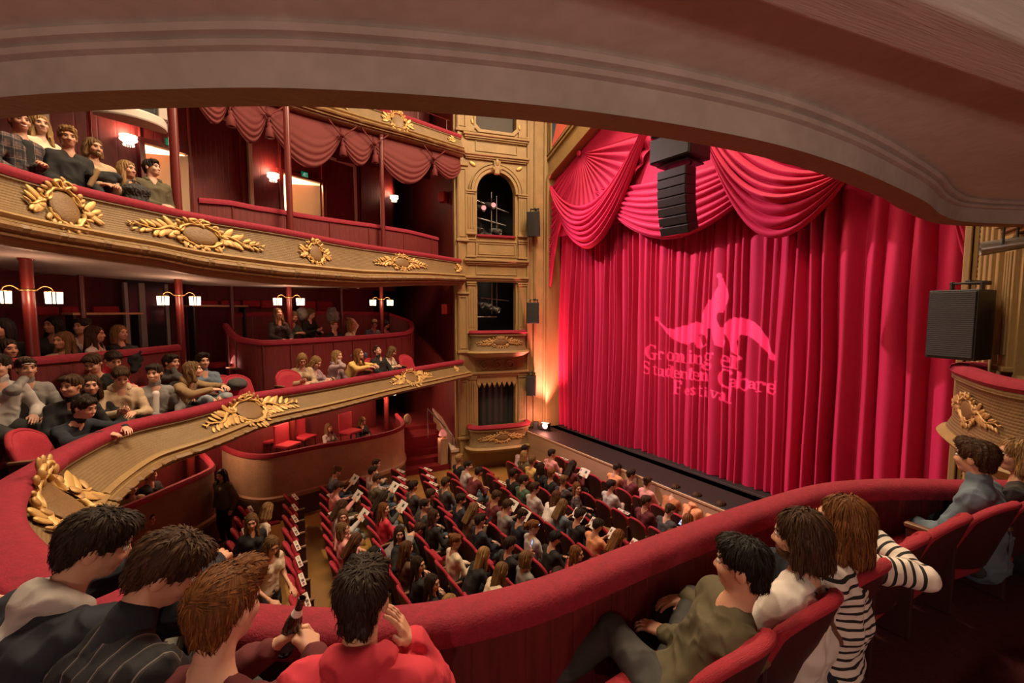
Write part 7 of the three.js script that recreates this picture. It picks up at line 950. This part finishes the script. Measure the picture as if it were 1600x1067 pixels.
{ // ventilation cowl under the ceiling of the upper balcony
  const s = B2.find(203, -1.3, 2.4, 4, 11), p = B2.pos(s, -1.3), y = yFrom(p.x, p.z, 203, 168), t = tag(group('air_vent', [p.x, y, p.z], Math.atan2(CAM.x - p.x, CAM.z - p.z) + 0.25), 'white ventilation cowl with black grille under the ceiling at upper left', 'vent');
  const hs = new THREE.Shape(); hs.moveTo(-0.46, 0); hs.absellipse(0, 0, 0.46, 0.4, Math.PI, 0, true); hs.lineTo(-0.46, 0);
  mesh('cowl', plate(hs, 0.16, 0.03, [], 24).rotateX(Math.PI / 2).translate(0, -0.08, -0.1), mat([0.62, 0.54, 0.48], 0.6), t); mesh('housing', box(0.62, 0.9, 0.4, -0.05, 0.40, -0.05, 0.02), MT.black, t); for (let i = 0; i < 4; i++) mesh('slat', box(0.56, 0.018, 0.05, -0.05, 0.06 + i * 0.05, 0.17), MT.metal, t); mesh('side_plate', box(0.14, 0.9, 0.3, 0.36, 0.36, 0.0, 0.02), mat([0.5, 0.42, 0.37], 0.6), t);
}
// right box beside the curtain, close to the camera side
boxBalcony(MR, 0.55, 2.55, 0.42, 4.05, 1.0, 'bowed gilded balcony of the right stage box, red rail, cut by the picture edge');
{ const p = hitZ(1578, 382, 2.2), t = tag(group('stage_lamp', p.toArray(), 1.2), 'black stage lamp clamped to the wall at the right picture edge', 'lamp'); parcan(t, [0, 0, 0], [-0.5, -0.1, -0.6], 0.4, 0.07); mesh('arm', bar([0, 0.18, 0], [0.3, 0.25, 0.2], 0.02), MT.black, t); }
// bags and small things
const blob = (name, p, prims, m, label, cat, amp = 0.01) => { const t = tag(mesh(name, solid(prims, 0.02, 0.05, (x, y, z) => amp * noise(x * 14, y * 14, z * 14)), m), label, cat); t.position.copy(p.isVector3 ? p : V(...p)); return t; };
blob('backpack', seen(B1, 372, -0.5, 600, 1, 9), [['e', V(0, 0, 0), [0.22, 0.1, 0.14]], ['e', V(0.15, 0.03, 0.05), [0.12, 0.09, 0.1]]], clothMat('charcoal'), 'dark bag lying on the rail right of the denim jacket', 'bag');
blob('coat_heap', seen(B1, 522, -1.9, 494, 0, 8), [['e', V(0, 0, 0), [0.22, 0.2, 0.14]], ['e', V(-0.08, 0.12, 0), [0.12, 0.12, 0.1]]], clothMat('grey'), 'grey coat heaped on a seat back in the raised box', 'coat', 0.03);
blob('coat_heap', seen(B1, 476, -2.1, 492, 0, 8), [['e', V(0, 0, 0), [0.2, 0.18, 0.14]]], clothMat('grey'), 'pale coat over a seat between the two women left in the raised box', 'coat', 0.03);
blob('black_coat', seen(B1, 208, -1.6, 556, 4, 10), [['e', V(0, 0, 0), [0.2, 0.16, 0.15]], ['e', V(0.06, -0.15, 0), [0.14, 0.16, 0.12]]], clothMat('black'), 'black coat hung over the partition behind the red polo shirt', 'coat', 0.03);
blob('paper_bag', hitX(637, 655, -6.2), [['e', V(0, 0, 0), [0.14, 0.16, 0.1]]], clothMat('beige'), 'beige bag at the top of the red steps', 'bag', 0.015);
// red seats in the balcony box and front row that stand empty
{ const P = seatProto('nearseat'); scene.remove(P); let n = 0; for (const [px, o, lab, from, to, y] of [[446, -0.6, 'empty red seat at the left of the far front row', 0, 8, 2.6], [577, -0.7, 'empty red seat beside the mustard sweater, far front row', 0, 8, 2.6], [630, -0.6, 'empty red seat right of the cream sweater, far front row', 0, 8, 2.6], [365, -0.75, 'empty red seat by the table lamp, first balcony', 0, 9, 2.55], [342, -0.9, 'empty red seat right of the denim jacket, first balcony', 0, 9, 2.6], [222, -1.1, 'empty red seat behind the open grey jacket', 3, 10, 2.6], [25, -0.55, 'empty red seat at the left picture edge behind the rail', 8, 11.2, 2.6], [455, -1.35, 'empty red seat in front of the third red column, raised box', 0, 8, 2.75], [482, -1.35, 'empty red seat right of the third red column, raised box', 0, 8, 2.75]]) { const s = B1.find(px, o, 0, from, to), p = B1.pos(s, o), c = P.clone(); c.name = numbered('balcony_chair'); scene.add(c); c.position.set(p.x, Math.max(y, B1.at(s).y - B1.at(s).h + 0.05), p.z); c.rotation.y = faceN(B1.at(s)); c.scale.y = 0.8; tag(c, lab, 'seat', 'empty seats of the far first balcony'); } }
for (const [px, py, x, ry, lab] of [[418, 690, -6.9, 0.6, 'red chair left of the left lamp column behind the tan partition'], [450, 700, -6.2, 0.9, 'red chair right behind the tan partition rail, before the left lamp column'], [548, 672, -6.6, 1.0, 'red chair beside the woman in black behind the tan partition'], [476, 682, -6.7, 0.9, 'red chair beside the long-haired woman behind the tan partition']]) { const p = hitX(px, py, x), t = tag(group('parterre_chair', [p.x, 0.9, p.z], -ry), lab, 'chair', 'chairs of the parterre boxes'); mesh('backrest', box(0.46, 0.5, 0.06, 0, 0.7, 0.2, 0.03), MT.seatRed, t); mesh('seat', box(0.46, 0.08, 0.44, 0, 0.44, 0, 0.03), MT.seatRed, t); for (const a of [-1, 1]) for (const b of [-1, 1]) mesh('leg', bar([a * 0.2, 0, b * 0.19], [a * 0.19, 0.42, b * 0.17], 0.014), MT.black, t); }
{ // glass of the projector with the festival sign, in front of its lamp on the second balcony rail
  const c = document.createElement('canvas'); c.width = 1024; c.height = 1024; const x = c.getContext('2d'); x.fillStyle = '#000'; x.fillRect(0, 0, 1024, 1024); x.fillStyle = '#fff'; x.strokeStyle = '#fff';
  // curtain plane from photograph pixels to the slide: x -1.55..1.65, y 2.75..5.95
  const Q = (px, py) => { const p = hitZ(px, py, 0.1); return [(p.x + 1.6) / 3.3 * 1024, (5.95 - p.y) / 3.3 * 1024]; };
  const Z = (l) => l.map(([a, b]) => Q(960 + a * 300 / 1334, 400 + b * 240 / 1067));
  const poly = (l) => { x.beginPath(); Z(l).forEach((p, i) => i ? x.lineTo(...p) : x.moveTo(...p)); x.closePath(); x.fill(); };
  // jester cap, three points
  poly([[690, 130], [715, 130], [728, 175], [755, 215], [762, 265], [752, 310], [722, 350], [715, 372], [690, 372], [678, 395], [680, 430], [700, 478], [715, 470], [745, 445], [762, 415], [800, 405], [880, 412], [930, 435], [985, 490], [1025, 560], [1045, 640], [1062, 660], [1070, 680], [1052, 698], [1035, 690], [1030, 660], [985, 610], [925, 555], [880, 525], [845, 528], [818, 548], [805, 570], [815, 620], [822, 672], [790, 655], [762, 630], [756, 570], [742, 530], [722, 512], [726, 545], [738, 575], [730, 605], [708, 612], [665, 600], [655, 560], [640, 500], [628, 480], [610, 485], [612, 540], [600, 590], [570, 620], [535, 615], [525, 575], [510, 575], [470, 592], [425, 582], [365, 550], [325, 510], [300, 470], [272, 435], [250, 430], [246, 410], [262, 402], [282, 410], [280, 430], [330, 482], [380, 488], [430, 470], [480, 452], [530, 436], [570, 440], [580, 460], [572, 400], [590, 340], [610, 290], [650, 275], [662, 240], [690, 190]]);
  x.fillStyle = '#000'; poly([[545, 525], [565, 560], [580, 605], [600, 570], [590, 530], [560, 515]]); x.fillStyle = '#fff';
  for (const [a, b, r] of [[695, 118, 22], [262, 418, 18], [1050, 678, 20]]) { const p = Z([[a, b]])[0]; x.beginPath(); x.arc(p[0], p[1], r * 0.75, 0, 7); x.fill(); }
  const word = (w, l) => { [...w].forEach((ch, i) => { const [a, b, size, rot] = l[i], p = Z([[a, b]])[0]; x.save(); x.translate(p[0], p[1]); x.rotate(rot ?? 0); x.font = `bold ${Math.round(size * 1.1)}px serif`; x.textAlign = 'center'; x.textBaseline = 'alphabetic'; x.fillText(ch, 0, 0); x.restore(); }); };
  word('Groninger', [[225, 700, 140, 0.02], [290, 700, 100], [355, 708, 105], [425, 718, 105], [490, 722, 105], [545, 728, 105], [610, 735, 135, 0.1], [730, 752, 125], [800, 762, 140, 0.05]]);
  word('Studenten', [[195, 800, 120], [250, 805, 105], [290, 815, 95], [345, 820, 105, 0.05], [398, 825, 90], [447, 830, 90], [490, 835, 115, 0.08], [530, 840, 95], [585, 845, 100]]); word('Cabaret', [[725, 890, 150, 0.03], [785, 888, 90], [845, 905, 130, 0.05], [910, 895, 75], [965, 920, 110], [1040, 930, 105], [1090, 938, 130, 0.08]]);
  word('Festival', [[402, 938, 125], [465, 940, 80], [510, 945, 95], [555, 950, 100], [598, 955, 75], [655, 968, 85, 0.1], [712, 985, 95], [752, 998, 120, 0.1]]);
  const dt = x.getImageData(0, 0, 1024, 1024).data, al = new Uint8Array(1024 * 1024 * 4); for (let i = 0; i < 1024 * 1024; i++) { const v = 255 - dt[i * 4], yy = Math.floor(i / 1024), o = ((1023 - yy) * 1024 + (i % 1024)) * 4; al[o] = al[o + 1] = al[o + 2] = v; al[o + 3] = 255; }
  const at2 = new THREE.DataTexture(al, 1024, 1024); at2.magFilter = THREE.LinearFilter; at2.needsUpdate = true;
  const LP = V(2.6, 6.9, 10.3), g = 0.5 / (LP.z - 0.1), t = tag(group('gobo_projector', LP.toArray()), 'black gobo projector on the second balcony rail that throws the festival sign', 'projector');
  const cx = -1.6 + 1.65, cy = 5.95 - 1.65, w = 3.3 * g;
  mesh('slide', new THREE.PlaneGeometry(w, w).translate((cx - LP.x) * g, (cy - LP.y) * g, -0.5), mat([0.01, 0.01, 0.01], 0.9, { alphaMap: at2, transparent: true }), t);
  const fx = (cx - LP.x) * g, fy = (cy - LP.y) * g; mesh('slide_holder', merge([box(0.3, 0.2, 0.01, fx, fy + w / 2 + 0.1, -0.5, 0), box(0.3, 0.2, 0.01, fx, fy - w / 2 - 0.1, -0.5, 0), box(0.3, w + 0.4, 0.01, fx - w / 2 - 0.15, fy, -0.5, 0), box(0.3, w + 0.4, 0.01, fx + w / 2 + 0.15, fy, -0.5, 0)]), MT.black, t);
  spot([LP.x, LP.y, LP.z], [cx, cy, 0.1], new THREE.Color(1, 0.8, 0.72), LIGHT.logo, 0.26, 0.1, 0.03);
}

// ---------------------------------------------------------------- light of the house
spot([-4.4, 9.9, 5.4], [-0.2, 4.3, 0], new THREE.Color(1, 0.70, 0.76), LIGHT.wash, 0.56, 1, 3);
spot([5.2, 10.3, 8.0], [0.6, 3.6, 0], new THREE.Color(1, 0.66, 0.64), LIGHT.wash2, 0.42, 0.8, 6);
{ // chandelier under the ceiling, above the frame
  const t = tag(group('chandelier', [0.2, 12.2, 8.2]), 'large warm ceiling fitting above the stalls', 'lamp'); mesh('glass_dish', lathe([[0, -0.02], [1.2, 0.02], [1.6, 0.12], [1.6, 0.2], [0, 0.2]], 32), mat([0.8, 0.6, 0.4], 0.5, { emissive: new THREE.Color(1, 0.7, 0.4), emissiveIntensity: 1.2 }), t);
  const rl = new THREE.RectAreaLight(new THREE.Color(1, 0.76, 0.48), 26, 3.2, 3.2); rl.position.set(0.2, 12.1, 8.2); rl.lookAt(0.2, 0, 8.2); scene.add(rl); }
{ // light panel over the proscenium, tilted toward the audience
  const t = tag(group('ceiling_light_panel', [-0.3, 12.3, 1.5]), 'long warm light panel above the stage frame, tilted toward the audience', 'lamp'); t.rotation.x = -0.62; mesh('diffuser', box(5, 0.06, 0.9, 0, 0.05, 0, 0.02), mat([0.8, 0.6, 0.4], 0.5, { emissive: new THREE.Color(1, 0.7, 0.4), emissiveIntensity: 1.5 }), t); mesh('housing', box(5.2, 0.12, 1.1, 0, 0.14, 0, 0.02), MT.black, t);
  const rl = new THREE.RectAreaLight(new THREE.Color(1, 0.76, 0.48), 78, 5, 0.9); rl.position.set(-0.3, 12.25, 1.53); rl.lookAt(-0.3, 12.25 - 8.1, 1.53 + 5.8); scene.add(rl); }
for (const [x, z, lab, pw] of [[8.0, 9.6, 'behind the camera', 1], [8.0, 7.2, 'near the right stage box', 0.6], [4.6, 11.6, 'behind the left foreground seats', 0.25]]) { const c = { p: V(x, 0, z) }; twinLamp(c, 4.5, 'twin crystal lamps on the rear column ' + lab, LIGHT.under * pw, WARM); const cc = tag(group('column', [x, 2.9, z]), 'red rear column of the first balcony ' + lab, 'column'); mesh('shaft', cyl(0.085, 0.08, 2.6, 0, 1.3, 0, 18), MT.woodRed, cc); mesh('capital', cyl(0.08, 0.13, 0.08, 0, 2.56, 0, 18), MT.woodRed, cc); }
renderer.render(scene, camera);
